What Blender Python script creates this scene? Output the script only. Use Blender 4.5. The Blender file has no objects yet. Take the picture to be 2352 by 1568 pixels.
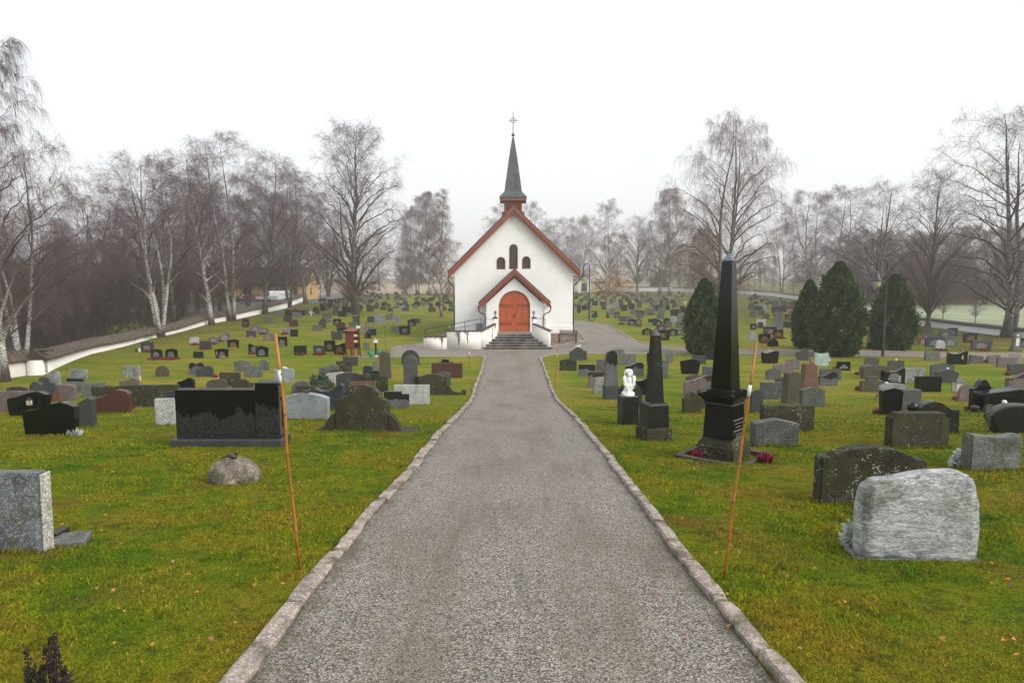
import bpy, bmesh, math, random
import numpy as np
from mathutils import Vector, Matrix, noise as mnoise
S = bpy.context.scene
COL = S.collection
RND = random.Random(7)
NPR = np.random.default_rng(11)
PI = math.pi
# ------------------------------------------------------------------ camera model
FPX, W0, H0 = 1568.0, 2352.0, 1568.0          # focal length in the units of the picture survey
PITCH = math.radians(5.6)
CAMZ = 5.15
CP, SP = math.cos(PITCH), math.sin(PITCH)
_ys = [-400, -60, -12, 0, 3.72, 9.52, 14.0, 20.0, 24.0, 27.0, 31.0, 35.0, 60, 5000]
_zs = [9.0, 8.0, 4.35, 3.17, 2.80, 2.24, 1.78, 1.04, .52, .20, .045, 0, 0, 0]
def _pchip(xs, ys):
    n = len(xs); h = [xs[i+1]-xs[i] for i in range(n-1)]; d = [(ys[i+1]-ys[i])/h[i] for i in range(n-1)]
    m = [d[0]]
    for i in range(1, n-1):
        if d[i-1]*d[i] <= 0: m.append(0)
        else:
            w1, w2 = 2*h[i]+h[i-1], h[i]+2*h[i-1]
            m.append((w1+w2)/(w1/d[i-1]+w2/d[i]))
    m.append(d[-1])
    X, Y, Mm = np.array(xs, float), np.array(ys, float), np.array(m)
    def f(q):
        q = np.asarray(q, float); i = np.clip(np.searchsorted(X, q)-1, 0, n-2)
        hh = X[i+1]-X[i]; t = (q-X[i])/hh
        return (2*t**3-3*t**2+1)*Y[i]+(t**3-2*t**2+t)*hh*Mm[i]+(-2*t**3+3*t**2)*Y[i+1]+(t**3-t**2)*hh*Mm[i+1]
    return f
_exact = _pchip(_ys, _zs)
ROWS = np.concatenate([np.array([-400, -200, -60, -30, -12, -6, -3]), np.arange(0, 36, .5), np.array([36, 60, 100, 200, 400, 900])])
_rz = _exact(ROWS)
def hz(y): return float(np.interp(y, ROWS, _rz))
def hza(y): return np.interp(y, ROWS, _rz)
def ray(u, v):
    a, b = (u-W0/2)/FPX, -(v-H0/2)/FPX
    return a, CP+b*SP, -SP+b*CP
def G(u, v):
    """point of the ground seen at (u,v)"""
    a, b, c = ray(u, v)
    t0, t1 = .5, 1500.0
    t = .5; step = .25
    while t < t1 and CAMZ+c*t > hz(b*t): t0 = t; t += step; step *= 1.05
    lo, hi = t0, t
    for _ in range(40):
        m = (lo+hi)/2
        if CAMZ+c*m > hz(b*m): lo = m
        else: hi = m
    return Vector((a*hi, b*hi, hz(b*hi)))
def PY(u, v, Y):
    a, b, c = ray(u, v); t = Y/b
    return Vector((a*t, Y, CAMZ+c*t))
def SC(p):
    """survey pixels per metre at a point"""
    return FPX/(p[1]*CP-(p[2]-CAMZ)*SP)
# ------------------------------------------------------------------ object helpers
def tag(o, label=None, cat=None, group=None, kind=None):
    for k, v in (('label', label), ('category', cat), ('group', group), ('kind', kind)):
        if v: o[k] = v
    return o
def empty(name, loc, rz=0):
    o = bpy.data.objects.new(name, None); COL.objects.link(o); o.location = loc; o.rotation_euler = (0, 0, rz); o.empty_display_size = .2
    return o
def link(name, me, m=None, parent=None, loc=None, rz=0):
    o = bpy.data.objects.new(name, me); COL.objects.link(o)
    if m is not None and not me.materials: me.materials.append(m)
    if parent is not None: o.parent = parent
    if loc is not None: o.location = loc
    if rz: o.rotation_euler = (0, 0, rz)
    return o
class MB:
    def __init__(s): s.v = []; s.f = []
    def add(s, vs, fs):
        n = len(s.v); s.v += [tuple(v) for v in vs]; s.f += [tuple(i+n for i in f) for f in fs]; return s
    def box(s, x0, x1, y0, y1, z0, z1, M=None):
        vs = [(x, y, z) for z in (z0, z1) for y in (y0, y1) for x in (x0, x1)]
        if M is not None: vs = [M @ Vector(v) for v in vs]
        return s.add(vs, [(0, 2, 3, 1), (4, 5, 7, 6), (0, 1, 5, 4), (1, 3, 7, 5), (3, 2, 6, 7), (2, 0, 4, 6)])
    def prism(s, pts, y0, y1, M=None):
        """polygon in x,z (counter-clockwise seen from -y) pushed from y0 to y1"""
        n = len(pts); vs = [(x, y0, z) for x, z in pts]+[(x, y1, z) for x, z in pts]
        if M is not None: vs = [M @ Vector(v) for v in vs]
        fs = [tuple(range(n)), tuple(range(2*n-1, n-1, -1))]+[((i+1) % n, i, i+n, (i+1) % n+n) for i in range(n)]
        return s.add(vs, fs)
    def tube(s, pts, rad, n=8, caps=True):
        P = [Vector(p) for p in pts]; k = len(P); R = rad if hasattr(rad, '__len__') else [rad]*k
        base = len(s.v); prev = None
        for i in range(k):
            t = (P[min(i+1, k-1)]-P[max(i-1, 0)]).normalized()
            if prev is None: a = t.orthogonal().normalized()
            else:
                a = prev-t*prev.dot(t); a = a.normalized() if a.length > 1e-6 else t.orthogonal().normalized()
            prev = a; b = t.cross(a)
            for j in range(n):
                q = 2*PI*j/n; s.v.append(tuple(P[i]+(a*math.cos(q)+b*math.sin(q))*R[i]))
        for i in range(k-1):
            for j in range(n):
                s.f.append((base+i*n+j, base+i*n+(j+1) % n, base+(i+1)*n+(j+1) % n, base+(i+1)*n+j))
        if caps:
            s.f.append(tuple(base+j for j in range(n-1, -1, -1))); s.f.append(tuple(base+(k-1)*n+j for j in range(n)))
        return s
    def lathe(s, prof, n=16, c=(0, 0, 0), sq=False):
        """profile of (radius, z); n sides"""
        base = len(s.v); k = len(prof)
        for r, z in prof:
            for j in range(n):
                q = 2*PI*(j+(.5 if sq else 0))/n; s.v.append((c[0]+r*math.cos(q), c[1]+r*math.sin(q), c[2]+z))
        for i in range(k-1):
            for j in range(n):
                s.f.append((base+i*n+j, base+i*n+(j+1) % n, base+(i+1)*n+(j+1) % n, base+(i+1)*n+j))
        s.f.append(tuple(base+j for j in range(n-1, -1, -1))); s.f.append(tuple(base+(k-1)*n+j for j in range(n)))
        return s
    def ball(s, c, r, n=10, m=7, M=None):
        rx, ry, rz_ = r if hasattr(r, '__len__') else (r, r, r)
        vs = []; fs = []
        for i in range(1, m):
            a = PI*i/m
            for j in range(n):
                q = 2*PI*j/n; vs.append(Vector((rx*math.sin(a)*math.cos(q), ry*math.sin(a)*math.sin(q), rz_*math.cos(a))))
        vs += [Vector((0, 0, rz_)), Vector((0, 0, -rz_))]; T = len(vs)-2
        for i in range(m-2):
            for j in range(n): fs.append((i*n+j, (i+1)*n+j, (i+1)*n+(j+1) % n, i*n+(j+1) % n))
        for j in range(n):
            fs.append((T, j, (j+1) % n)); fs.append((T+1, (m-2)*n+(j+1) % n, (m-2)*n+j))
        if M is not None: vs = [M @ v for v in vs]
        return s.add([v+Vector(c) for v in vs], fs)
    def mesh(s, name, bevel=0, smooth=False, seg=1, sharp=None):
        me = bpy.data.meshes.new(name); me.from_pydata(s.v, [], s.f)
        if bevel:
            bm = bmesh.new(); bm.from_mesh(me)
            es = [e for e in bm.edges if len(e.link_faces) == 2 and e.calc_face_angle(0) > .5]
            bmesh.ops.bevel(bm, geom=es, offset=bevel, segments=seg, affect='EDGES', clamp_overlap=True)
            bm.to_mesh(me); bm.free()
        if smooth:
            me.polygons.foreach_set('use_smooth', [True]*len(me.polygons))
        me.update(); return me
    def build(s, name, m, parent=None, loc=None, bevel=0, smooth=False, rz=0, seg=1):
        return link(name, s.mesh(name, bevel, smooth, seg), m, parent, loc, rz)
def npmesh(name, V, F, attr=None, loops=4):
    """fast mesh from numpy: V (n,3), F (m,loops)"""
    me = bpy.data.meshes.new(name); V = np.asarray(V, np.float32); F = np.asarray(F, np.int32)
    me.vertices.add(len(V)); me.vertices.foreach_set('co', V.ravel())
    me.loops.add(F.size); me.loops.foreach_set('vertex_index', F.ravel())
    me.polygons.add(len(F)); me.polygons.foreach_set('loop_start', np.arange(0, F.size, loops, dtype=np.int32))
    me.update(calc_edges=True)
    for k, a in (attr or {}).items():
        at = me.attributes.new(k, 'FLOAT', 'POINT'); at.data.foreach_set('value', np.asarray(a, np.float32).ravel())
    return me
# ------------------------------------------------------------------ materials
class NT:
    def __init__(s, name):
        s.m = bpy.data.materials.new(name); s.m.use_nodes = True; s.t = s.m.node_tree; s.b = s.t.nodes['Principled BSDF']
        s.out = s.t.nodes['Material Output']
    def n(s, typ, **kw):
        nd = s.t.nodes.new('ShaderNode'+typ)
        for k, v in kw.items():
            if k.startswith('i_'):
                k = k[2:]; k = int(k) if k.isdigit() else k.replace('_', ' '); s.set(nd.inputs[k], v)
            else: setattr(nd, k, v)
        return nd
    def set(s, inp, v):
        if isinstance(v, bpy.types.NodeSocket): s.t.links.new(v, inp)
        elif isinstance(v, (tuple, list)) and inp.type == 'RGBA' and len(v) == 3: inp.default_value = (*v, 1)
        else: inp.default_value = v
    def noise(s, scale, vec=None, detail=3, rough=.55, dist=0):
        nd = s.n('TexNoise', i_Scale=scale, i_Detail=detail, i_Roughness=rough, i_Distortion=dist)
        if vec is not None: s.set(nd.inputs['Vector'], vec)
        return nd.outputs['Fac']
    def voro(s, scale, vec=None, feat='F1', out='Distance', rnd=1):
        nd = s.n('TexVoronoi', feature=feat, i_Scale=scale)
        if vec is not None: s.set(nd.inputs['Vector'], vec)
        return nd.outputs[out]
    def math(s, op, a, b=0, c=0, clamp=False):
        nd = s.n('Math', operation=op, use_clamp=clamp); s.set(nd.inputs[0], a); s.set(nd.inputs[1], b); s.set(nd.inputs[2], c); return nd.outputs[0]
    def ramp(s, fac, lo, hi, a=0., b=1., smooth=True):
        nd = s.n('MapRange', i_Value=fac, interpolation_type='SMOOTHSTEP' if smooth else 'LINEAR')
        for i, v in zip((1, 2, 3, 4), (lo, hi, a, b)): s.set(nd.inputs[i], v)
        return nd.outputs[0]
    def mix(s, fac, a, b, typ='MIX'):
        nd = s.n('Mix', data_type='RGBA', blend_type=typ); s.set(nd.inputs[0], fac); s.set(nd.inputs[6], a); s.set(nd.inputs[7], b); return nd.outputs[2]
    def cramp(s, fac, stops):
        nd = s.n('ValToRGB'); s.set(nd.inputs[0], fac); e = nd.color_ramp.elements
        while len(e) < len(stops): e.new(.5)
        for el, (p, c) in zip(e, stops): el.position = p; el.color = (*c, 1)
        return nd.outputs[0]
    def vmul(s, vec, xyz):
        nd = s.n('VectorMath', operation='MULTIPLY'); s.set(nd.inputs[0], vec); nd.inputs[1].default_value = xyz; return nd.outputs[0]
    def obj(s, own=True):
        tc = s.n('TexCoord').outputs['Object']
        if not own: return tc
        oi = s.n('ObjectInfo'); nd = s.n('VectorMath', operation='MULTIPLY_ADD')
        s.set(nd.inputs[0], oi.outputs['Random']); nd.inputs[1].default_value = (37., 91., 53.); s.set(nd.inputs[2], tc); return nd.outputs[0]
    def pos(s): return s.n('NewGeometry').outputs['Position']
    def xyz(s, vec):
        nd = s.n('SeparateXYZ'); s.set(nd.inputs[0], vec); return nd.outputs
    def bump(s, h, strength=.3, dist=.01):
        nd = s.n('Bump', i_Strength=strength, i_Distance=dist); s.set(nd.inputs['Height'], h); s.set(s.b.inputs['Normal'], nd.outputs[0])
    def fin(s, col, rough=.6, spec=None, metal=None):
        s.set(s.b.inputs['Base Color'], col); s.set(s.b.inputs['Roughness'], rough)
        if spec is not None: s.set(s.b.inputs['Specular IOR Level'], spec)
        if metal is not None: s.set(s.b.inputs['Metallic'], metal)
        return s.m
def plain(name, col, rough=.6, var=.25, scale=9, bump=.15, metal=None, spec=None):
    t = NT(name); v = t.obj(); n = t.noise(scale, v, 5)
    c = t.mix(t.ramp(n, .3, .7), tuple(x*(1-var) for x in col), tuple(min(1, x*(1+var)) for x in col))
    if bump: t.bump(n, bump, .01)
    return t.fin(c, rough, spec, metal)
def stone(name, col, rough=.55, speck=.35, sscale=70, lichen=0., lcol=(.27, .28, .235), moss=0., wet=0., streak=.3, bump=.25, wetcol=(.006, .006, .007), wrough=.25, spec=.5, lscale=16):
    t = NT(name); v = t.obj(); z = t.xyz(t.n('TexCoord').outputs['Generated'])[2]
    big = t.noise(2.6, v, 5, .6); c = t.mix(t.ramp(big, .3, .72), tuple(x*.72 for x in col), tuple(x*1.25 for x in col))
    sp = t.voro(sscale, v, out='Color'); sv = t.n('SeparateColor'); t.set(sv.inputs[0], sp)
    c = t.mix(t.math('MULTIPLY', t.ramp(sv.outputs[0], .55, .9), speck), c, tuple(min(.9, x*2.6+.03) for x in col))
    c = t.mix(t.math('MULTIPLY', t.ramp(sv.outputs[1], .6, .9), speck), c, tuple(x*.25 for x in col))
    if streak:
        st = t.noise(7, t.vmul(v, (1, 1, .16)), 4, .6)
        c = t.mix(t.math('MULTIPLY', t.ramp(st, .52, .72), streak), c, tuple(x*.28 for x in col))
    r = rough
    if moss:
        mm = t.ramp(t.noise(4.5, v, 6, .65), .52-.15*moss, .72-.15*moss)
        c = t.mix(t.math('MULTIPLY', mm, .8), c, (.045, .05, .016))
    if lichen:
        d = t.voro(lscale, t.n('VectorMath', operation='ADD', i_0=v, i_1=t.vmul(t.n('TexNoise', i_Scale=9., i_Vector=v).outputs['Color'], (.12, .12, .12))).outputs[0])
        sz = t.math('MULTIPLY', t.ramp(t.noise(5, v, 3), .42, .72), .46*lichen)
        c = t.mix(t.math('LESS_THAN', d, sz), c, lcol)
        d2 = t.voro(lscale*2.9, v); c = t.mix(t.math('MULTIPLY', t.math('LESS_THAN', d2, t.math('MULTIPLY', t.ramp(t.noise(3, v, 3), .4, .75), .36*lichen)), .8), c, tuple(x*1.1 for x in lcol))
    if wet:
        wn = t.noise(3.2, t.vmul(v, (1, 1, .5)), 5, .6)
        wm = t.ramp(t.math('ADD', z, t.math('MULTIPLY', t.math('SUBTRACT', wn, .5), .95)), 1-wet-.03, 1-wet+.03)
        c = t.mix(wm, c, wetcol); r = t.math('MULTIPLY_ADD', wm, wrough-rough, rough)
    if bump: t.bump(t.math('ADD', t.noise(sscale*.6, v, 4), big), bump, .012)
    return t.fin(c, r, spec)
M = {}
M['K'] = stone('polished_black_granite', (.004, .004, .0045), .13, .12, 90, streak=0, bump=.01, spec=.35)
M['Kl'] = stone('weathered_black_granite', (.007, .007, .007), .35, .3, 80, lichen=.55, spec=.35, lscale=30, streak=.2, bump=.15, moss=.0, lcol=(.2, .22, .18))
M['Kw'] = stone('rain_soaked_black_granite', (.014, .013, .0125), .5, .8, 75, wet=.48, streak=0, bump=.4, wetcol=(.003, .003, .0035), spec=.3)
M['D'] = stone('dark_lichen_granite', (.028, .024, .017), .8, .3, 80, lichen=.85, moss=.6, streak=.5, bump=.6, lscale=26, spec=.2)
M['D2'] = stone('dark_mossy_granite', (.04, .032, .022), .8, .35, 80, lichen=.75, moss=.7, streak=.7, bump=.6, lscale=34, spec=.2)
M['G'] = stone('grey_granite', (.105, .11, .105), .7, .5, 85, lichen=.3, moss=.25, streak=.5, lscale=30)
M['Gw'] = stone('rain_streaked_grey_granite', (.085, .09, .095), .55, .4, 85, wet=.42, streak=.2, wetcol=(.012, .012, .014))
M['Gd'] = stone('dark_grey_granite', (.032, .034, .037), .5, .4, 85, lichen=.2, streak=.3)
M['Gs'] = stone('speckled_grey_granite', (.055, .058, .056), .7, .6, 75, lichen=.9, streak=.3, lcol=(.22, .245, .23), lscale=34)
M['L'] = stone('pale_grey_granite', (.33, .335, .33), .7, .6, 75, streak=.25, lichen=.1)
M['Lb'] = stone('pale_bluish_granite', (.21, .235, .245), .5, .35, 70, streak=.25, lichen=.1)
M['Lm'] = stone('pale_weathered_granite', (.21, .22, .215), .75, .5, 80, streak=.8, moss=.3, lichen=.4, lscale=30)
M['W'] = stone('rough_white_marble', (.62, .63, .64), .7, .2, 40, streak=0, moss=.0, bump=.5)
M['R'] = stone('red_brown_granite', (.06, .02, .014), .35, .5, 70, streak=.2, lichen=.06)
M['Rb'] = stone('rusty_brown_granite', (.12, .055, .036), .7, .45, 75, streak=.35, lichen=.2, moss=.3)
M['P'] = stone('pinkish_granite', (.12, .088, .085), .6, .5, 80, streak=.2, lichen=.25)
M['Pw'] = stone('rain_streaked_pinkish_granite', (.13, .095, .092), .6, .4, 60, wet=.25, streak=.2, wetcol=(.035, .02, .02))
M['B'] = stone('brown_granite', (.062, .046, .034), .7, .4, 80, streak=.4, lichen=.3, moss=.5)
M['N'] = stone('blue_black_granite', (.022, .026, .042), .4, .45, 60, streak=.2, lichen=.05)
M['Mt'] = stone('pale_mint_granite', (.3, .37, .35), .6, .3, 70, streak=.3)
MADJ = dict(K='black', Kl='weathered black', Kw='soaked black', D='dark lichened', D2='dark mossy', G='grey', Gw='stained grey', Gd='dark grey', Gs='lichened grey', L='pale speckled', Lb='pale bluish', Lm='pale weathered', W='white', R='red-brown', Rb='rusty', P='pinkish', Pw='stained pinkish', B='brown', N='blue-black', Mt='pale mint')
M['F'] = stone('blue_grey_stained_slab', (.13, .14, .155), .8, .55, 70, streak=.85, moss=.15, lichen=.75, lcol=(.26, .31, .27), lscale=38)
M['Fs'] = stone('pale_rough_cut_edge', (.36, .35, .31), .85, .5, 60, streak=0, lichen=.4, lcol=(.1, .1, .07), bump=.8)
MADJ['F'] = 'blue-grey'
# rough white stone with horizontal splits
t = NT('split_white_gneiss'); v = t.obj(False); sv = t.vmul(v, (1, 1, 3.4))
n1 = t.noise(6, t.vmul(v, (1, 1, 1.35)), 9, .74, .2); n2 = t.noise(2.2, v, 5, .65); n3 = t.noise(70, v, 4, .7)
ln_ = t.noise(4.5, t.vmul(v, (1, 1, 4.2)), 7, .62, .5); ln2 = t.noise(11, t.vmul(v, (1, 1, 3.4)), 6, .6, .4)
c = t.mix(t.ramp(n1, .34, .66), (.33, .34, .345), (.6, .61, .62)); c = t.mix(t.ramp(n3, .35, .7, 0, .35), c, (.28, .285, .29))
fis = t.math('MAXIMUM', t.ramp(t.math('ABSOLUTE', t.math('SUBTRACT', ln_, .5)), .004, .022, 1, 0), t.math('MULTIPLY', t.ramp(t.math('ABSOLUTE', t.math('SUBTRACT', ln2, .47)), .004, .02, 1, 0), .55))
c = t.mix(t.math('MULTIPLY', fis, t.ramp(n2, .35, .65, .05, .42)), c, (.12, .122, .125))
zz = t.xyz(v)[2]
c = t.mix(t.math('MULTIPLY', t.ramp(n2, .46, .62), t.ramp(zz, .35, .62, 0, .7)), c, (.15, .18, .115))
t.bump(t.math('SUBTRACT', t.math('MULTIPLY_ADD', n3, .2, n1), fis), .8, .015); M['Wr'] = t.fin(c, .8)
# gravel path, kerb, ground
def gravel(name, c0, c1, c2):
    t = NT(name); p = t.pos(); vc = t.n('TexVoronoi', i_Scale=78., i_Vector=p); sc = t.n('SeparateColor'); t.set(sc.inputs[0], vc.outputs['Color'])
    c = t.cramp(sc.outputs[0], [(0, tuple(x*.55 for x in c0)), (.3, c1), (.75, c2), (1, (.5, .48, .44))])
    c = t.mix(t.math('MULTIPLY', t.ramp(sc.outputs[1], .86, .9), .6), c, (.2, .1, .07))
    px = t.xyz(p)[0]; py = t.xyz(p)[1]; wob = t.noise(.35, p, 4)
    ax = t.math('ABSOLUTE', t.math('ADD', px, t.math('MULTIPLY_ADD', wob, .5, -.25))); tk = t.ramp(t.math('ABSOLUTE', t.math('SUBTRACT', ax, .62)), .08, .42, 1, 0)
    strk = t.noise(3.4, t.vmul(p, (1.6, .14, 1)), 5, .62)
    c = t.mix(t.math('MULTIPLY', tk, t.ramp(strk, .38, .62, .1, .5)), c, (.235, .205, .17))
    c = t.mix(t.ramp(strk, .54, .72, 0, .4), c, (.088, .08, .07))
    big = t.noise(.7, t.vmul(p, (1, .3, 1)), 5, .65); c = t.mix(t.ramp(big, .46, .68, 0, .55), c, (.165, .132, .1))
    c = t.mix(t.ramp(vc.outputs['Distance'], .35, .8, 0, .75), c, (.02, .018, .016))
    eg = t.n('Attribute', attribute_name='edge').outputs['Fac']; en = t.noise(2.6, p, 6, .7); c = t.mix(t.ramp(t.math('ADD', eg, t.math('MULTIPLY', en, .5)), 1.12, 1.32, 0, .75), c, t.mix(t.ramp(t.noise(6, p, 4), .45, .6), (.05, .04, .03), (.07, .075, .02)))
    t.bump(t.math('MULTIPLY', vc.outputs['Distance'], -1), .8, .008)
    return t.fin(c, .8, .3)
M['gravel'] = gravel('grey_gravel', (.105, .095, .08), (.222, .205, .174), (.365, .338, .292))
M['kerb'] = stone('rough_kerb_granite', (.29, .24, .205), .85, .4, 70, lichen=.6, moss=.45, streak=0, bump=.8, lcol=(.42, .4, .37), lscale=22)
M['kerbfar'] = stone('pink_kerb_granite', (.3, .23, .2), .8, .3, 60, streak=0)
def lawn(name, blades=False):
    t = NT(name); p = t.pos()
    a = t.noise(.35, p, 5, .62); b = t.noise(1.6, p, 5, .65); d = t.noise(9, p, 4, .7)
    c = t.cramp(t.math('MULTIPLY_ADD', b, .55, t.math('MULTIPLY', a, .5)), [(.33, (.03, .085, .005)), (.43, (.085, .155, .006)), (.53, (.17, .195, .008)), (.66, (.235, .18, .016))])
    c = t.mix(t.ramp(d, .48, .7, 0, .65), c, (.025, .04, .006)); c = t.mix(t.ramp(t.noise(3.1, t.n('VectorMath', operation='ADD', i_0=p, i_1=(3., 17., 0.)).outputs[0], 5, .65), .5, .7, 0, .6), c, (.045, .055, .008))
    dry = t.noise(.8, t.n('VectorMath', operation='ADD', i_0=p, i_1=(31., 7., 0.)).outputs[0], 5, .65)
    c = t.mix(t.ramp(dry, .54, .7, 0, .72), c, (.17, .105, .025))
    y = t.xyz(p)[1]; x = t.xyz(p)[0]
    far = t.ramp(y, 15, 34); c = t.mix(far, c, t.mix(t.ramp(t.math('MULTIPLY_ADD', t.noise(.55, t.vmul(p, (.45, 1, 1)), 6, .72), .6, t.math('MULTIPLY', t.noise(.11, p, 4, .6), .4)), .40, .62), (.135, .205, .012), (.33, .27, .045)))  # lawn brightens with distance: real moss tone plus vignette shading painted in
    side = t.math('MULTIPLY', t.ramp(t.math('ABSOLUTE', x), 18, 34), t.ramp(y, 34, 50)); c = t.mix(t.math('MULTIPLY', side, t.ramp(t.noise(.3, p, 4), .3, .6, .2, .8)), c, (.115, .085, .035))
    if blades:
        at = t.n('Attribute', attribute_name='shade'); c = t.mix(1., c, t.cramp(at.outputs['Fac'], [(0, (.3, .34, .26)), (.5, (.95, .95, .9)), (.85, (1.6, 1.6, 1.4)), (1, (2.4, 1.9, 1.4))]), 'MULTIPLY')
        t.set(t.b.inputs['Subsurface Weight'], 0.); return t.fin(c, .6, .08)
    fine = t.voro(55, p); c = t.mix(t.ramp(fine, .25, .75, 0, .55), c, (.02, .028, .006))
    t.bump(t.math('ADD', d, t.noise(60, p, 3)), .9, .03)
    return t.fin(c, .9, .03)
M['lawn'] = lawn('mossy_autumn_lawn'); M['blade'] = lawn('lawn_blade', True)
M['litter'] = plain('leaf_litter_soil', (.05, .034, .022), .9, .5, 3, .5)
M['soil'] = plain('stony_soil', (.16, .125, .095), .9, .5, 8, .6)
M['stubble'] = plain('pale_stubble_field', (.3, .235, .16), .9, .2, .3, 0)
M['winterfield'] = plain('pale_green_field', (.235, .265, .15), .9, .2, .2, 0)
M['asphalt'] = plain('grey_yard_asphalt', (.1, .1, .1), .8, .3, 2, .1)
# church
def render_wall(name, col, dirt):
    t = NT(name); p = t.obj(False); n = t.noise(1.3, p, 6, .6); w = t.noise(16, t.vmul(p, (1, 1, 2.5)), 4)
    c = t.mix(t.ramp(n, .35, .75, 0, .6), col, tuple(x*.9 for x in col)); zz = t.xyz(p)[2]
    c = t.mix(t.math('MULTIPLY', t.ramp(t.math('ADD', zz, t.math('MULTIPLY', n, -.8)), .1, .75, 1, 0), dirt), c, (.6, .53, .43))
    t.bump(w, .35, .03); return t.fin(c, .85, .2)
M['plaster'] = render_wall('white_lime_render', (.9, .9, .89), .12)
t = NT('stained_white_render'); p = t.obj(False); pz = t.xyz(p)[2]
at = t.n('Attribute', attribute_name='drop').outputs['Fac']       # metres below the coping
st = t.noise(3.2, t.vmul(p, (1, 1, .12)), 5, .65); st2 = t.noise(11, t.vmul(p, (1, 1, .2)), 4, .6)
reach = t.math('MULTIPLY', t.ramp(st, .52, .74), 1.1); m1 = t.ramp(t.math('SUBTRACT', at, t.math('ADD', reach, t.math('MULTIPLY', st2, .12))), -.08, .05, 1, 0)
c = t.mix(t.ramp(t.noise(1.5, p, 5), .4, .7, 0, .5), (.8, .78, .74), (.68, .65, .6)); c = t.mix(t.math('MULTIPLY', m1, t.ramp(st2, .3, .55, .45, .95)), c, (.085, .042, .03))
t.bump(st2, .2, .02); M['stained'] = t.fin(c, .85, .2)
M['redwood'] = plain('oxide_red_painted_timber', (.25, .062, .032), .55, .2, 14, .15)
M['door'] = plain('orange_red_painted_door', (.43, .086, .021), .45, .1, 5, .08)
M['doorline'] = plain('door_groove_shade_tint', (.2, .036, .012), .6, .1, 5, 0)  # darker door red: groove shade painted into the moulding colour
M['iron'] = plain('black_wrought_iron', (.012, .012, .013), .45, .3, 20, .05)
M['irongreen'] = plain('dark_green_railing_paint', (.02, .035, .03), .45, .2, 20, .05)
M['copper'] = plain('brown_copper_gutter', (.05, .03, .022), .45, .25, 9, .05, metal=.4)
M['winglass'] = plain('dark_leaded_window_glass', (.05, .034, .03), .15, .4, 6, .1)
M['winwood'] = plain('red_brown_window_timber', (.2, .07, .045), .55, .2, 12, .1)
M['lead'] = plain('window_lead_bars', (.13, .065, .048), .5, .2, 10, 0)
M['roof'] = plain('dark_slate_roof', (.06, .05, .05), .7, .35, 6, .3)
t = NT('patinated_shingle_spire'); p = t.obj(False); br = t.n('TexBrick', i_Scale=1., i_Mortar_Size=.008, i_Brick_Width=.16, i_Row_Height=.11); t.set(br.inputs['Vector'], p)
n = t.noise(5, t.vmul(p, (1, 1, .4)), 5, .65); c = t.mix(t.ramp(n, .4, .68), (.05, .053, .054), (.11, .12, .119)); rowz = t.math('FRACT', t.math('MULTIPLY', t.xyz(p)[2], 5.5)); c = t.mix(t.ramp(rowz, 0, .25, .5, 0), c, (.02, .022, .022))
t.bump(rowz, .3, .02); M['spire'] = t.fin(c, .6)
t = NT('weathered_stone_step'); p = t.obj(False); n = t.noise(2.2, t.vmul(p, (1, .3, .6)), 5, .65)
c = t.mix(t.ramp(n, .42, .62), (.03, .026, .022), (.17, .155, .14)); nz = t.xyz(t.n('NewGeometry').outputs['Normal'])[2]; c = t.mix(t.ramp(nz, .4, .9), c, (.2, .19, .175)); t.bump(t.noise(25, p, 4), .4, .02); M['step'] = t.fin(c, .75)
M['rubble'] = stone('foundation_rubble', (.26, .2, .155), .85, .3, 9, streak=0, bump=.8)
M['lampglass'] = plain('clear_lamp_glass', (.55, .53, .45), .12, .15, 8, 0)
M['amberglass'] = plain('amber_lamp_glass', (.5, .43, .28), .15, .15, 8, 0)
M['lampmetal'] = plain('blue_black_lamp_paint', (.022, .028, .036), .4, .2, 12, .05)
M['graybox'] = plain('grey_blue_metal_box', (.16, .21, .25), .5, .15, 6, 0)
# boundary wall coping
t = NT('mossy_clay_roof_tile'); p = t.obj(False); n = t.noise(3, p, 5, .6); at = t.n('Attribute', attribute_name='along').outputs['Fac']
rib = t.math('PINGPONG', t.math('MULTIPLY', at, 1.), .16); c = t.mix(t.ramp(n, .35, .7), (.06, .042, .033), (.15, .105, .08)); c = t.mix(t.math('MULTIPLY', t.ramp(t.noise(1.1, p, 5, .65), .45, .65), .7), c, (.085, .085, .05))
c = t.mix(t.ramp(rib, 0, .06, .75, 0), c, (.02, .016, .013)); t.bump(rib, .8, .1); M['tile'] = t.fin(c, .8)
# plants and wood
def bark_birch(name, dark):
    t = NT(name); p = t.n('TexCoord').outputs['Object']; r = t.n('Attribute', attribute_name='rad').outputs['Fac']
    mk = t.noise(7, t.vmul(p, (1, 1, 3.4)), 5, .62); big = t.noise(1.2, p, 4, .6); z = t.xyz(p)[2]
    c = t.mix(t.ramp(big, .3, .7), (.40, .385, .36), (.62, .60, .57)); c = t.mix(t.ramp(mk, .50-.09*dark, .57-.09*dark), c, (.035, .028, .026))
    base = t.ramp(t.math('ADD', z, t.math('MULTIPLY', mk, -2.2)), -.7, .5+1.2*dark, 1, 0); c = t.mix(base, c, (.045, .037, .03))
    c = t.mix(t.ramp(r, .035, .085+.12*dark, 1, 0), c, (.055, .038, .035)); t.bump(mk, .5, .02); return t.fin(c, .8, .2)
M['birch'] = bark_birch('white_birch_bark', 0); M['birchold'] = bark_birch('dark_fissured_birch_bark', .9)
M['bark'] = plain('grey_brown_bark', (.06, .05, .043), .85, .4, 6, .5)
M['twig'] = plain('purple_brown_twigs', (.098, .06, .062), .8, .3, 3, 0)
M['twigdark'] = plain('dark_brown_twigs', (.042, .028, .026), .8, .3, 3, 0)
M['twigrust'] = plain('rusty_brown_twigs', (.13, .066, .052), .8, .3, 3, 0)
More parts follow.
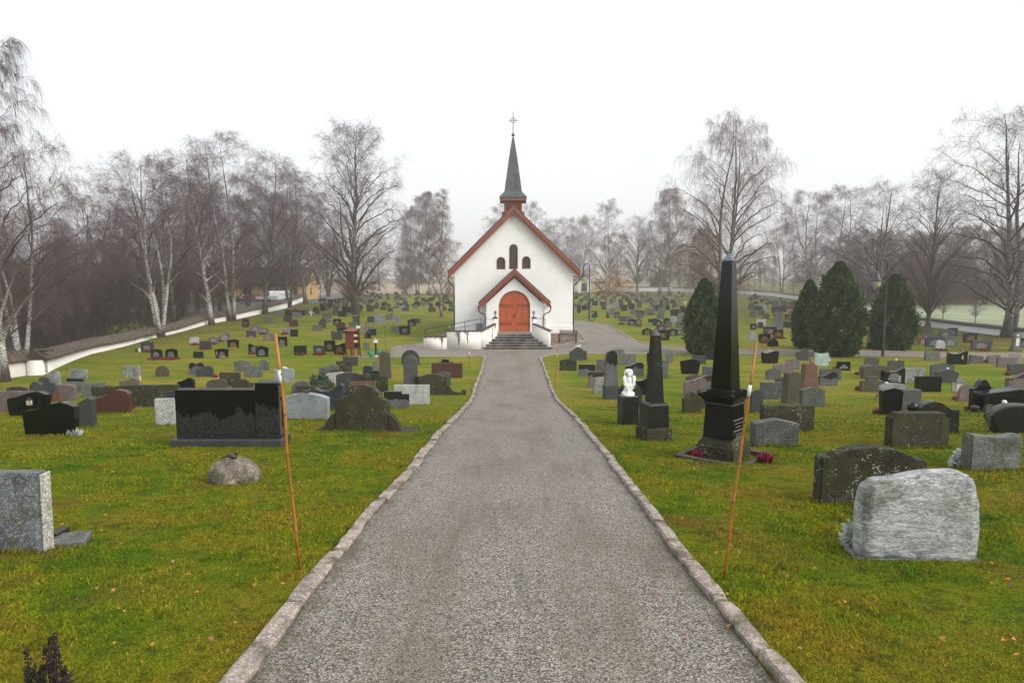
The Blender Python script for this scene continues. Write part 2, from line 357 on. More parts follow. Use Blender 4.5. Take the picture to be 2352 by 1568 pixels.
M['leafrust'] = plain('withered_rust_leaf', (.22, .105, .045), .7, .5, 2, 0)
M['leafgold'] = plain('golden_autumn_leaf', (.5, .27, .06), .7, .4, 2, 0)
M['leafyellow'] = plain('yellow_green_leaf', (.34, .3, .06), .7, .4, 2, 0)
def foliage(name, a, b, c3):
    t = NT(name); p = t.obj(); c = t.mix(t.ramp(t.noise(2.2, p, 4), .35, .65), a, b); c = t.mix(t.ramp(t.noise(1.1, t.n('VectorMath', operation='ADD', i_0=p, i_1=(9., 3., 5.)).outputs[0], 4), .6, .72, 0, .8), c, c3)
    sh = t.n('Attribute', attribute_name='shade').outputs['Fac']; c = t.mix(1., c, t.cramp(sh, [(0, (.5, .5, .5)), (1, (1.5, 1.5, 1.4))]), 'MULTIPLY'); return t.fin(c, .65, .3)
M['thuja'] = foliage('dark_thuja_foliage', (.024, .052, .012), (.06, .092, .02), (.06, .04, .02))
M['conifer'] = foliage('blue_green_needles', (.04, .075, .05), (.08, .12, .07), (.1, .12, .06))
M['yellowbush'] = foliage('yellow_green_foliage', (.09, .1, .02), (.16, .15, .035), (.1, .1, .03))
M['heather'] = foliage('magenta_heather', (.2, .015, .045), (.3, .03, .075), (.13, .02, .03))
M['heatherred'] = foliage('dull_red_heather', (.15, .02, .025), (.22, .035, .035), (.1, .03, .02))
M['heatherbrown'] = foliage('rusty_heather', (.16, .06, .02), (.22, .09, .03), (.1, .06, .02))
M['drygrass'] = foliage('dry_straw', (.3, .22, .12), (.4, .3, .17), (.2, .14, .08))
M['silver'] = foliage('silver_leaved_foliage', (.35, .4, .38), (.5, .55, .53), (.3, .36, .3))
M['deadplant'] = plain('dead_flower_stalk', (.018, .01, .009), .8, .3, 9, 0)
M['bamboo'] = plain('golden_bamboo', (.33, .135, .022), .4, .25, 6, .1)
M['bamboonode'] = plain('bamboo_node', (.16, .06, .02), .5, .25, 6, .1)
M['whitetape'] = plain('white_reflective_tape', (.75, .76, .78), .4, .05, 6, 0)
M['white'] = plain('white_paint', (.7, .71, .7), .6, .1, 12, .1)
t = NT('weathered_white_statue'); p = t.obj(False); n = t.noise(9, t.vmul(p, (1, 1, .4)), 5, .65); c = t.mix(t.ramp(n, .5, .68, 0, .8), (.78, .79, .78), (.17, .18, .17)); t.bump(t.noise(30, p, 4), .5, .01); M['statue'] = t.fin(c, .7)
M['gold'] = plain('gilded_lettering', (.45, .3, .09), .5, .1, 30, 0)
M['letterdim'] = plain('dull_engraved_lettering', (.16, .155, .14), .8, .3, 30, 0)
M['lettering'] = plain('pale_engraved_lettering', (.45, .45, .45), .7, .1, 30, 0)
M['redpaint'] = plain('faded_red_paint', (.2, .048, .024), .6, .2, 9, .1)
M['greenplastic'] = plain('green_plastic', (.01, .22, .07), .35, .1, 9, 0)
M['yellowhose'] = plain('yellow_hose', (.5, .42, .04), .4, .1, 9, 0)
M['paper'] = plain('yellowed_booklets', (.5, .42, .24), .7, .2, 20, 0)
M['deck'] = plain('grey_boards', (.18, .15, .12), .8, .3, 8, .2)
M['bronze'] = plain('dull_bronze', (.05, .035, .022), .5, .3, 20, .1)
M['terracotta'] = plain('terracotta_orange', (.42, .19, .1), .7, .2, 12, 0)
M['benchwood'] = plain('greyed_bench_slat', (.12, .1, .085), .7, .3, 14, .2)
M['ochre'] = plain('ochre_painted_cladding', (.47, .31, .1), .8, .12, 5, .1)
M['oldroof'] = plain('brown_tiled_roof', (.09, .055, .045), .8, .3, 5, .2)
M['palebrick'] = plain('pale_red_cladding', (.38, .17, .13), .8, .12, 5, .1)
M['carred'] = plain('red_car_paint', (.28, .012, .02), .25, .05, 5, 0); M['carwhite'] = plain('white_car_paint', (.62, .65, .68), .3, .03, 5, 0); M['cardark'] = plain('dark_car_paint', (.03, .035, .045), .25, .05, 5, 0)
M['tyre'] = plain('black_tyre_rubber', (.015, .015, .015), .8, .1, 20, 0); M['rim'] = plain('steel_rim', (.3, .3, .31), .4, .1, 12, 0, metal=.8); M['taillight'] = plain('red_tail_light', (.35, .02, .02), .3, .05, 9, 0)
M['paleroof'] = plain('haze_paled_red_roof', (.26, .14, .11), .8, .2, 5, .1)  # roof red made paler, distance haze painted into the colour
from mathutils.geometry import tessellate_polygon
# ================================================================== ground, paths, kerbs
def sheet(name, m, xs_lo, xs_hi, rows, lift):
    """strip of ground between two edge functions over the rows (shares the ground's rows, so it never crosses it)"""
    V = []; F = []
    for i, y in enumerate(rows):
        a, b = xs_lo(y), xs_hi(y)
        for k in range(5): V.append((a+(b-a)*k/4, y, hz(y)+lift))
        if i:
            for k in range(4): q = (i-1)*5+k; F.append((q, q+1, q+6, q+5))
    me = bpy.data.meshes.new(name); me.from_pydata(V, [], F); at = me.attributes.new('edge', 'FLOAT', 'POINT'); at.data.foreach_set('value', [abs(k-2)/2 for _ in rows for k in range(5)]); return tag(link(name, me, m), kind='structure')
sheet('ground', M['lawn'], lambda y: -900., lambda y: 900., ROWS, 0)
def edge(pts):
    P = sorted([(G(u, v).y, G(u, v).x) for u, v in pts]); ys = [p[0] for p in P]; xs = [p[1] for p in P]
    ys = [-30.]+ys; xs = [xs[0]-.15*(1 if xs[0] > 0 else -1)]+xs
    return lambda y: float(np.interp(y, ys, xs))
EL = edge([(575, 1568), (715, 1371), (862, 1180), (938, 1100), (1013, 1003), (1062, 950), (1092, 900), (1117, 821)])
ER = edge([(1777, 1568), (1664, 1425), (1550, 1274), (1500, 1198), (1425, 1097), (1352, 1003), (1308, 952), (1270, 905), (1239, 821)])
yj = G(1180, 820).y
prow = np.array(sorted(set([float(r) for r in ROWS if -6 <= r < yj]+[yj])))
sheet('gravel_path', M['gravel'], EL, ER, prow, .012)
def poly(name, m, pts, z, world=False):
    P = [p if world else (G(*p).x, G(*p).y) for p in pts]
    me = bpy.data.meshes.new(name); tris = tessellate_polygon([[Vector((x, y, 0)) for x, y in P]])
    me.from_pydata([(x, y, z) for x, y in P], [], [tuple(t) for t in tris]); me.update()
    bm = bmesh.new(); bm.from_mesh(me); bmesh.ops.recalc_face_normals(bm, faces=bm.faces)
    if sum(f.normal.z for f in bm.faces) < 0: bmesh.ops.reverse_faces(bm, faces=bm.faces)
    bm.to_mesh(me); bm.free()
    return tag(link(name, me, m), kind='structure')
FARE = [(1319, 735), (1391, 744.5), (1420, 759), (1460, 784), (1490, 792), (1530, 797), (1585, 799.4), (1719, 803), (1850, 805), (1982, 807), (2124, 810), (2352, 814), (2700, 818)]
NEARE = [(2700, 832), (2352, 824), (1980, 818.5), (1719, 814.5), (1588, 812.5), (1308, 812), (1262, 814), (1239, 821)]
poly('gravel_forecourt', M['gravel'], [(1117, 821), (1104, 818), (895, 820), (898, 799), (911, 794), (973, 787), (1040, 757), (1319, 735)]+FARE[1:]+NEARE, .016)
poly('planting_bed', M['soil'], [(1230, 765), (1322, 757), (1347, 781.5), (1300, 791.5), (1262, 797)], .024)
poly('forest_floor', M['litter'], [(-700, 20), (-27.5, 20), (-27.5, 40), (-31, 60), (-37, 120), (-42, 160), (-700, 400)], .02, True)
poly('stubble_field', M['stubble'], [(-200, 205), (-55, 168), (20, 205), (60, 208), (75, 330), (-200, 420)], .03, True)
poly('winter_field', M['winterfield'], [(47, 40), (44.5, 62), (44.5, 80), (63, 139), (90, 190), (400, 340), (600, 100), (600, 40)], .03, True)
poly('parking_yard', M['asphalt'], [(-75, 88), (-38, 96), (-40, 135), (-38, 170), (-75, 165)], .035, True)
poly('far_gravel_track', M['asphalt'], [(-39, 122), (-34.5, 122), (-40, 190), (-50, 190)], .04, True)
def kerb(name, m, pts, w, h, lmin, lmax, amp, seed):
    """a row of rough stones along a line of ground points"""
    r = random.Random(seed); b = MB(); L = [0]
    for i in range(1, len(pts)): L.append(L[-1]+(Vector(pts[i])-Vector(pts[i-1])).length)
    X = lambda s: Vector((float(np.interp(s, L, [p[0] for p in pts])), float(np.interp(s, L, [p[1] for p in pts])), 0))
    s = 0
    while s < L[-1]-.05:
        l = r.uniform(lmin, lmax); e = min(s+l, L[-1]); n = 7; ww = w*r.uniform(.85, 1.15); hh = h*r.uniform(.65, 1.25); off = r.uniform(-.025, .025)
        rings = []
        for i in range(n):
            q = s+.02+(e-s-.04)*i/(n-1); c = X(q); d = (X(q+.05)-X(q-.05)); d = d.normalized() if d.length > 1e-6 else Vector((0, 1, 0)); nrm = Vector((-d.y, d.x, 0))
            k = .88 if i in (0, n-1) else 1; ring = []
            for x, z in ((-.5, -.3), (-.49, .74), (-.38, .98), (.34, 1), (.48, .72), (.5, -.3)):
                j = amp; p = c+nrm*(x*ww*k+off+r.uniform(-j, j)); ring.append((p.x, p.y, hz(p.y)+(hh*k if z > 0 else h)*z+r.uniform(-j, j)*(.6 if z > .5 else 0)))
            rings.append(ring)
        base = len(b.v)
        for ring in rings: b.v += ring
        for i in range(n-1):
            for j in range(6): b.f.append((base+i*6+j, base+i*6+(j+1) % 6, base+(i+1)*6+(j+1) % 6, base+(i+1)*6+j))
        b.f.append(tuple(base+j for j in range(5, -1, -1))); b.f.append(tuple(base+(n-1)*6+j for j in range(6)))
        s = e
    return tag(b.build(name, m, smooth=False, bevel=0), kind='structure')
yy = np.arange(-2, yj, .4)
kerb('kerb', M['kerb'], [(EL(y)-.07, y) for y in yy], .145, .06, .6, 1.7, .008, 3)
kerb('kerb', M['kerb'], [(ER(y)+.065, y) for y in yy], .125, .06, .5, 1.4, .008, 4)
gp = lambda pts: [(G(*p).x, G(*p).y) for p in pts]
kerb('kerb', M['kerbfar'], gp(FARE[1:]), .14, .08, 1, 1.6, .006, 5)
kerb('kerb', M['kerbfar'], gp([(1322, 757), (1347, 781.5), (1262, 797.5)]), .14, .07, .7, 1, .006, 6)
kerb('kerb', M['kerbfar'], gp([(895, 820), (1104, 818), (1117, 823)]), .12, .05, .7, 1, .006, 7)
kerb('kerb', M['kerbfar'], gp([(1239, 823), (1262, 814), (1308, 812), (1588, 812.5)]), .12, .05, .7, 1, .006, 8)
# ================================================================== church
YC, YP, YS = 53.6, 50.6, 46.85
zx = lambda u, v, Y: (PY(u, v, Y).x, PY(u, v, Y).z)
CH = empty('church', (PY(1180, 700, YC).x, YC, 0))
tag(CH, 'white rendered church with red gables, arched red door and slim spire', 'church')
def wb(b, name, m, parent=CH, root=CH, **k):
    """children are written in world places and moved into the frame of their thing"""
    b.v = [tuple(Vector(v)-root.location) for v in b.v]; return b.build(name, m, parent, **k)
def arch(cx, hw, z0, ztop, n=14):
    """round-headed opening, counter-clockwise in x,z"""
    zs = ztop-hw; return [(cx-hw, z0), (cx+hw, z0)]+[(cx+hw*math.cos(a), zs+hw*math.sin(a)) for a in [PI*i/n for i in range(n+1)]]
def holed(outer, holes, y0, y1, reveal):
    b = MB(); allp = list(outer); [allp.extend(h) for h in holes]
    tr = tessellate_polygon([[Vector((x, z, 0)) for x, z in outer]]+[[Vector((x, z, 0)) for x, z in h] for h in holes])
    b.add([(x, y0, z) for x, z in allp], [])
    for t in tr:
        a, c, d = [allp[i] for i in t]; cr = (c[0]-a[0])*(d[1]-a[1])-(c[1]-a[1])*(d[0]-a[0])
        b.f.append(tuple(t) if cr > 0 else tuple(reversed(t)))
    n = len(outer); o = len(b.v); b.v += [(x, y1, z) for x, z in outer]
    for i in range(n): b.f.append(((i+1) % n, i, o+i, o+(i+1) % n))
    b.f.append(tuple(o+i for i in range(n-1, -1, -1)))
    k = n
    for h in holes:
        m = len(h); o = len(b.v); b.v += [(x, y0+reveal, z) for x, z in h]
        for i in range(m): b.f.append((k+i, k+(i+1) % m, o+(i+1) % m, o+i))
        b.f.append(tuple(o+i for i in range(m)))
        k += m
    return b
xl, ze = zx(1044.4, 622, YC); xr, _ = zx(1316, 622, YC); xa, za = zx(1180, 489, YC)
wins = [(1170, 1188.6, 561.8, 617.5), (1141, 1160, 591, 618), (1199.6, 1218, 589.5, 617)]
WH = []
for u0, u1, v0, v1 in wins:
    a = zx(u0, v1, YC); c = zx(u1, v0, YC); WH.append(arch((a[0]+c[0])/2, (c[0]-a[0])/2+.03, a[1]-.03, c[1]+.04))
wb(holed([(xl, -.2), (xr, -.2), (xr, ze), (xa, za), (xl, ze)], WH, YC, YC+17, .16), 'wall', M['plaster'])
wb(MB().box(xl-.05, xr+.05, YC-.05, YC+17.05, -.3, zx(1300, 765, YC)[1]), 'foundation', M['rubble'])
wb(MB().box(xl-.03, xr+.03, YC-.035, YC+.0, zx(1300, 765, YC)[1]+.002, zx(1300, 746, YC)[1]), 'plinth_band', M['plaster'], bevel=.015)
def window(h, rows, name):
    b = MB(); xs = [p[0] for p in h]; zs = [p[1] for p in h]; cx = (min(xs)+max(xs))/2; hw = (max(xs)-min(xs))/2; z0, zt = min(zs), max(zs); y = YC+.15
    out = arch(cx, hw-.01, z0+.01, zt-.01); inn = arch(cx, hw-.075, z0+.075, zt-.075); n = len(out)
    b.add([(x, y-.05, z) for x, z in out]+[(x, y-.05, z) for x, z in inn]+[(x, y, z) for x, z in inn], [(i, (i+1) % n, n+(i+1) % n, n+i) for i in range(n)]+[(n+i, n+(i+1) % n, 2*n+(i+1) % n, 2*n+i) for i in range(n)])
    f = wb(b, name, M['winwood'])
    wb(MB().add([(x, y-.002, z) for x, z in arch(cx, hw-.07, z0+.07, zt-.07)], [tuple(range(n))]), 'pane', M['winglass'], f)
    g = MB(); k = 3
    for i in range(1, k): x = cx-hw+.07+(2*hw-.14)*i/k; g.box(x-.012, x+.012, y-.03, y-.006, z0+.07, zt-.14)
    for i in range(1, rows): z = z0+.07+(zt-z0-.14)*i/rows; wdt = hw-.08 if z < zt-hw else math.sqrt(max(.001, hw*hw-(z-zt+hw)**2))-.09; g.box(cx-wdt, cx+wdt, y-.033, y-.008, z-.011, z+.011)
    wb(g, 'lead_bars', M['lead'], f)
for i, h in enumerate(WH): window(h, 8 if i == 0 else 4, 'window')
def rake(pl, pa, pr, Y0, Y1, vth, name):
    """pair of gable boards following the roof edge, upper board proud of the lower one"""
    for k, (t0, t1, dy) in enumerate(((0, .5, 0), (.46, 1, .07))):
        for s, p in ((0, pl), (1, pr)):
            b = MB(); a0 = (pa[0], pa[1]-vth*t0); a1 = (pa[0], pa[1]-vth*t1); e0 = (p[0], p[1]-vth*t0); e1 = (p[0]+(pa[0]-p[0])*.0, p[1]-vth*t1)
            q = [e1, a1, a0, e0] if s == 0 else [a1, e1, e0, a0]
            b.prism(q, Y0+dy, Y0+dy+.1); wb(b, name, M['redwood'], bevel=.008)
YB = YC-.5
pl, pa, pr = zx(1028.5, 626, YB), zx(1179.5, 474, YB), zx(1333, 624, YB)
rake(pl, pa, pr, YB, YC, .5, 'gable_board')
for p, s in ((pl, -1), (pr, 1)):
    b = MB(); q = [(pa[0], pa[1]-.06), (p[0], p[1]-.06), (p[0]+s*.02, p[1]+.12), (pa[0], pa[1]+.13)]
    b.prism(q if s > 0 else q[::-1], YB+.03, YC+17.5); wb(b, 'roof', M['roof'])
    b = MB(); g0 = (p[0]+s*.02, p[1]-.33); b.prism([(g0[0]-.12, g0[1]-.02), (g0[0]+.12, g0[1]-.02), (g0[0]+.1, g0[1]-.1), (g0[0]-.1, g0[1]-.1)], YB+.08, YC+17.3); wb(b, 'gutter', M['copper'])
    wx = xl if s < 0 else xr
    b = MB(); b.tube([(p[0], YB+.25, p[1]-.4), (p[0], YB+.28, p[1]-.62), (p[0]-s*.12, YB+.33, p[1]-.8), (wx+s*.1, YC+.02, p[1]-1.05), (wx+s*.07, YC+.05, p[1]-1.3), (wx+s*.07, YC+.05, .15)], .05, 8)
    wb(b, 'downpipe', M['copper'], smooth=True)
# turret and spire (a little behind the front gable)
YT = YC+2.2
t0, t1 = zx(1157.8, 462, YT-.65), zx(1199.3, 462, YT-.65); cx = (t0[0]+t1[0])/2; hw = (t1[0]-t0[0])/2; zt = t0[1]
b = MB().box(cx-hw+.06, cx+hw-.06, YT-hw+.06, YT+hw-.06, za-.9, zt); b.box(cx-hw, cx-hw+.16, YT-hw, YT-hw+.16, za-.9, zt).box(cx+hw-.16, cx+hw, YT-hw, YT-hw+.16, za-.9, zt).box(cx-hw, cx+hw, YT-hw-.01, YT-hw+.13, zt-.28, zt+.01)
tur = wb(b, 'turret', M['redwood'], bevel=.01)
for i in range(6):
    z = zt-.42-i*.16; Mx = Matrix.Translation((cx, YT-hw+.02, z)) @ Matrix.Rotation(math.radians(35), 4, 'X'); wb(MB().box(-hw+.17, hw-.17, -.07, .07, -.015, .015, Mx), 'louvre', M['redwood'], tur)
for s in (-1, 1): wb(MB().box(cx+s*(hw+.07)-.11, cx+s*(hw+.07)+.11, YT-hw-.06, YT+hw+.06, za-.9, za+.22), 'turret_skirt', M['roof'], tur, bevel=.04)
e0, e1 = zx(1147.5, 456, YT-.85), zx(1208.6, 456, YT-.85); ew = (e1[0]-e0[0])/2
wb(MB().box(cx-ew, cx+ew, YT-ew, YT+ew, zt-.02, zt+.22), 'spire_eave', M['redwood'], bevel=.03)
zz = lambda v: zx(1178, v, YT)[1]
hwp = lambda px: px/2/SC((0, YT, 8))*math.sqrt(2)
prof = [(ew*1.414+.04, zt+.2), (ew*1.414+.05, zt+.3), (hwp(49), zz(447.5)), (hwp(42), zz(444)), (hwp(38.5), zz(440)), (hwp(36.5), zz(430)), (hwp(30), zz(406)), (hwp(20), zz(368)), (hwp(10), zz(335)), (hwp(4), zz(315.5))]
wb(MB().lathe(prof, 4, (cx, YT, 0), True), 'spire', M['spire'])
b = MB(); b.ball((cx, YT, zz(310.5)), (.13, .13, .125), 12, 9); wb(b, 'spire_ball', M['iron'], smooth=True)
b = MB(); b.tube([(cx, YT, zz(308)), (cx, YT, zz(257))], [.035, .022], 6); b.tube([(cx-.4, YT, zz(277)), (cx+.4, YT, zz(277))], .022, 6)
b.tube([(cx+.19*math.cos(a), YT, zz(277)+.19*math.sin(a)) for a in [2*PI*i/24 for i in range(25)]], .022, 6); wb(b, 'cross', M['iron'])
# porch
px0, pze = zx(1117, 697, YP); px1, _ = zx(1246.8, 697, YP); pxa, pza = zx(1181.5, 638, YP)
d0 = zx(1146, 761, YP); d1 = zx(1217.4, 668, YP); dcx = (d0[0]+d1[0])/2; dhw = (d1[0]-d0[0])/2; zl = d0[1]
wb(holed([(px0, -.2), (px1, -.2), (px1, pze), (pxa, pza), (px0, pze)], [arch(dcx, dhw+.02, zl-.02, d1[1]+.02, 22)], YP, YC+.05, .2), 'porch', M['plaster'])
YQ = YP-.4
ql, qa, qr = zx(1099.4, 696, YQ), zx(1181.7, 619, YQ), zx(1264.6, 695, YQ)
rake(ql, qa, qr, YQ, YP, .42, 'porch_gable_board')
for p, s in ((ql, -1), (qr, 1)):
    b = MB(); q = [(qa[0], qa[1]-.05), (p[0], p[1]-.05), (p[0]+s*.02, p[1]+.09), (qa[0], qa[1]+.1)]
    b.prism(q if s > 0 else q[::-1], YQ+.03, YC-.02); wb(b, 'porch_roof', M['roof'])
    wx = px0 if s < 0 else px1
    b = MB(); b.prism([(p[0]-.09, p[1]-.27), (p[0]+.09, p[1]-.27), (p[0]+.08, p[1]-.36), (p[0]-.08, p[1]-.36)], YQ+.1, YC-.04)
    b.tube([(p[0], YQ+.22, p[1]-.34), (p[0]+.02*s, YQ+.25, p[1]-.55), (p[0]-s*.1, YQ+.3, p[1]-.72), (wx+s*.14, YP-.02, p[1]-.84), (wx+s*.07, YP-.03, p[1]-1.05), (wx+s*.07, YP-.03, .9)], .045, 8); wb(b, 'porch_gutter', M['copper'])
# door leaves
for s in (-1, 1):
    n = 12; A = [(dcx, zl), (dcx+s*dhw, zl)]+[(dcx+s*dhw*math.cos(PI/2*i/n), d1[1]-dhw+dhw*math.sin(PI/2*i/n)) for i in range(n+1)]
    leaf = wb(MB().prism(A if s > 0 else A[::-1], YP+.13, YP+.18), 'door_leaf', M['door'])
    H = d1[1]-zl; yb = YP+.105
    def pan(x0, x1, z0, z1):
        x0, x1 = sorted((dcx+s*x0*dhw, dcx+s*x1*dhw)); b = MB(); g = .022
        b.box(x0, x1, yb+.018, yb+.03, z0, z0+g).box(x0, x1, yb+.018, yb+.03, z1-g, z1).box(x0, x0+g, yb+.018, yb+.03, z0+g, z1-g).box(x1-g, x1, yb+.018, yb+.03, z0+g, z1-g)
        wb(b, 'panel_moulding', M['doorline'], leaf)
    pan(.12, .9, zl+.08, zl+.3*H*.5); pan(.12, .48, zl+.24*H, zl+.6*H); pan(.54, .9, zl+.24*H, zl+.6*H)
    b = MB(); r1, r2 = dhw*.86, dhw*.83; zs = d1[1]-dhw
    arcp = [PI/2*i/12 for i in range(13)]; P1 = [(dcx+s*(.12*dhw+(r1-.12*dhw)*math.cos(a)), yb+.02, zs+r1*math.sin(a)) for a in arcp]
    b.tube(P1, .014, 5); b.box(*sorted((dcx+s*.1*dhw, dcx+s*.9*dhw)), yb+.015, yb+.03, zs-.02, zs+.005).box(*sorted((dcx+s*.115*dhw, dcx+s*.135*dhw)), yb+.015, yb+.03, zs, zs+r1*.98); wb(b, 'arched_moulding', M['doorline'], leaf)
    for zf in (.19, .65):
        z = zl+zf*H; x0, x1 = sorted((dcx+s*.18*dhw, dcx+s*.97*dhw)); b = MB().box(x0, x1, yb-.0, yb+.022, z-.022, z+.022); e = dcx+s*.9*dhw; b.box(e-.018, e+.018, yb-.004, yb+.02, z-.1, z+.1); wb(b, 'hinge', M['iron'], leaf, bevel=.006)
b = MB().box(dcx-.035, dcx+.035, YP+.1, YP+.13, zl+1.02, zl+1.3).tube([(dcx+.0, YP+.1, zl+1.22), (dcx, YP+.04, zl+1.22), (dcx-.02, YP+.03, zl+1.1)], .018, 6); wb(b, 'door_handle', M['iron'], leaf)
wb(MB().box(dcx-.02, dcx+.02, YP+.115, YP+.13, zl, d1[1]-.02), 'door_cover_strip', M['door'])
# steps
ST = empty('church_steps', (dcx, YS, 0)); tag(ST, 'flight of dark stained stone steps leading up to the red church door', 'steps')
wid = [(1098.5, 1268.8, 798), (1108, 1258, 791.5), (1119, 1247, 784.5), (1130, 1236, 777.5), (1141, 1224, 771)]
nst = len(wid)+1; rise = zl/nst
for i, (u0, u1, v) in enumerate(wid):
    y = YS+i*.3; a, c = PY(u0, v, y).x, PY(u1, v, y).x; z0 = i*rise
    wb(MB().box(a, c, y+.03, y+.7, z0-.02 if i == 0 else z0+.002, z0+rise-.06).box(a-.03, c+.03, y-.02, y+.69, z0+rise-.058, z0+rise), 'step', M['step'], ST, ST, bevel=.012)
a, c = PY(1143, 764, YS+1.5).x, PY(1222, 764, YS+1.5).x
wb(MB().box(a, c, YS+1.5, YP-.01, zl-rise+.004, zl-.005), 'landing', M['step'], ST, ST, bevel=.012)
# cheek walls and ramp
def wallseg(pts, th, name, root, m):
    """pts: (x, y, ztop) along the wall; attribute drop = depth under its top"""
    V = []; F = []; D = []
    for i, (x, y, zt_) in enumerate(pts):
        j0, j1 = max(i-1, 0), min(i+1, len(pts)-1); d = Vector((pts[j1][0]-pts[j0][0], pts[j1][1]-pts[j0][1], 0)).normalized(); nn = Vector((-d.y, d.x, 0))*th/2
        for sg in (-1, 1):
            for z in (zt_, -.1): V.append((x+sg*nn.x-root.location.x, y+sg*nn.y-root.location.y, z)); D.append(zt_-z)
    for i in range(len(pts)-1):
        a, c = i*4, i*4+4
        F += [(a, a+1, c+1, c), (a+2, c+2, c+3, a+3), (a, c, c+2, a+2), (a+1, a+3, c+3, c+1)]
    F += [(0, 2, 3, 1), (len(V)-4, len(V)-3, len(V)-1, len(V)-2)]
    me = npmesh(name, V, F, {'drop': D}); return link(name, me, m, root)
def topz(u, v, Y): return PY(u, v, Y).z
YR = YS+.02
RW = empty('ramp_wall', (PY(1040, 780, YR).x, YR, 0)); tag(RW, 'rust-stained white wall of the ramp left of the church steps', 'wall')
xa0, xa1, xa2, xa3 = PY(973.6, 780, YR).x, PY(1026.5, 780, YR).x, PY(1105, 780, YR).x, PY(1137, 780, YS+1.45).x
zA, zB, zC = topz(1000, 773.5, YR), topz(1060, 760.5, YR), topz(1135, 744, YS+1.45)
wallseg([(xa0, YR, zA), (xa1, YR, zA)], .24, 'lower_wall', RW, M['stained']); wallseg([(xa1+.002, YR, zB), (xa2, YR, zB)], .241, 'middle_wall', RW, M['stained']); wallseg([(xa2+.002, YR, zB), (xa3, YS+1.45, zC)], .22, 'cheek_wall', RW, M['stained'])
def coping(pts, name, root, m, w=.3):
    b = MB(); b2 = []
    for (x, y, z), (x2, y2, z2) in zip(pts, pts[1:]):
        d = Vector((x2-x, y2-y, 0)).normalized(); n = Vector((-d.y, d.x, 0))*w/2
        vs = [Vector((x, y, z+.002))-n, Vector((x, y, z+.002))+n, Vector((x2, y2, z2+.002))+n, Vector((x2, y2, z2+.002))-n]; vs += [v+Vector((0, 0, .05)) for v in vs]
        b.add(vs, [(0, 1, 2, 3), (7, 6, 5, 4), (0, 4, 5, 1), (1, 5, 6, 2), (2, 6, 7, 3), (3, 7, 4, 0)])
    wb(b, name, m, root, root)
M['rustcap'] = plain('rust_stained_coping', (.085, .05, .038), .8, .4, 4, .3)
coping([(xa0, YR, zA), (xa1, YR, zA)], 'coping', RW, M['rustcap']); coping([(xa1, YR, zB+.001), (xa2, YR, zB+.001)], 'coping', RW, M['rustcap']); coping([(xa2, YR, zB+.003), (xa3, YS+1.45, zC+.003)], 'coping', RW, M['rustcap'])
xb0, xb1 = PY(1226, 780, YS+1.45).x, PY(1262, 780, YS+.25).x; zD, zE = topz(1230, 743.5, YS+1.45), topz(1262, 759.5, YS+.25)
RW2 = empty('cheek_wall', (xb1, YS+.25, 0)); tag(RW2, 'rust-stained white cheek wall sloping beside the right edge of the church steps', 'wall')
wallseg([(xb0, YS+1.45, zD), (xb1, YS+.25, zE)], .22, 'wall_face', RW2, M['stained']); coping([(xb0, YS+1.45, zD), (xb1, YS+.25, zE), (xb1+.2, YS+.27, zE)], 'coping', RW2, M['rustcap'])
for r_, u, nm in ((RW, 1137, 'l'), (RW2, 1226.5, 'r')):
    c = PY(u, 740, YS+1.6); zt_ = topz(u, 730.5, YS+1.6)
    b = MB(); V = []; wallseg([(c.x-.15, YS+1.6, zt_), (c.x+.15, YS+1.6, zt_)], .3, 'pillar', r_, M['stained'])
    wb(MB().box(c.x-.19, c.x+.19, YS+1.41, YS+1.79, zt_+.002, zt_+.06), 'pillar_cap', M['rustcap'], r_, r_, bevel=.01)
def lantern(x, y, z, h, label, parent=None):
    e = empty('pillar_lantern', (x, y, z)); tag(e, label, 'lantern', 'small lanterns of the church stairs')
    MB().lathe([(.09, 0), (.09, .03), (.03, .06), (.025, .2*h), (.06, .26*h), (.02, .3*h), (.055, .36*h)], 8).build('stem', M['irongreen'], e)
    MB().lathe([(.05, .362*h), (.095, .68*h)], 6).build('glass', M['lampglass'], e); b = MB()
    for k in range(6): q = 2*PI*k/6; b.tube([(.052*math.cos(q), .052*math.sin(q), .36*h), (.098*math.cos(q), .098*math.sin(q), .69*h)], .008, 4)
    b.lathe([(.13, .685*h), (.11, .72*h), (.045, .84*h), (.03, .87*h), (.012, .93*h), (.006, h)], 6); b.build('hood', M['irongreen'], e)
c = PY(1137.5, 730, YS+1.6); lantern(c.x, YS+1.6, topz(1137, 730.5, YS+1.6)+.061, .5, 'small lantern on the pillar left of the red door')
c = PY(1225.5, 730, YS+1.6); lantern(c.x, YS+1.6, topz(1226, 730.5, YS+1.6)+.061, .5, 'small lantern on the pillar right of the red door')
lantern(PY(1031.5, 760, YR).x, YR, zB+.056, .5, 'small lantern standing on the step of the white ramp wall')
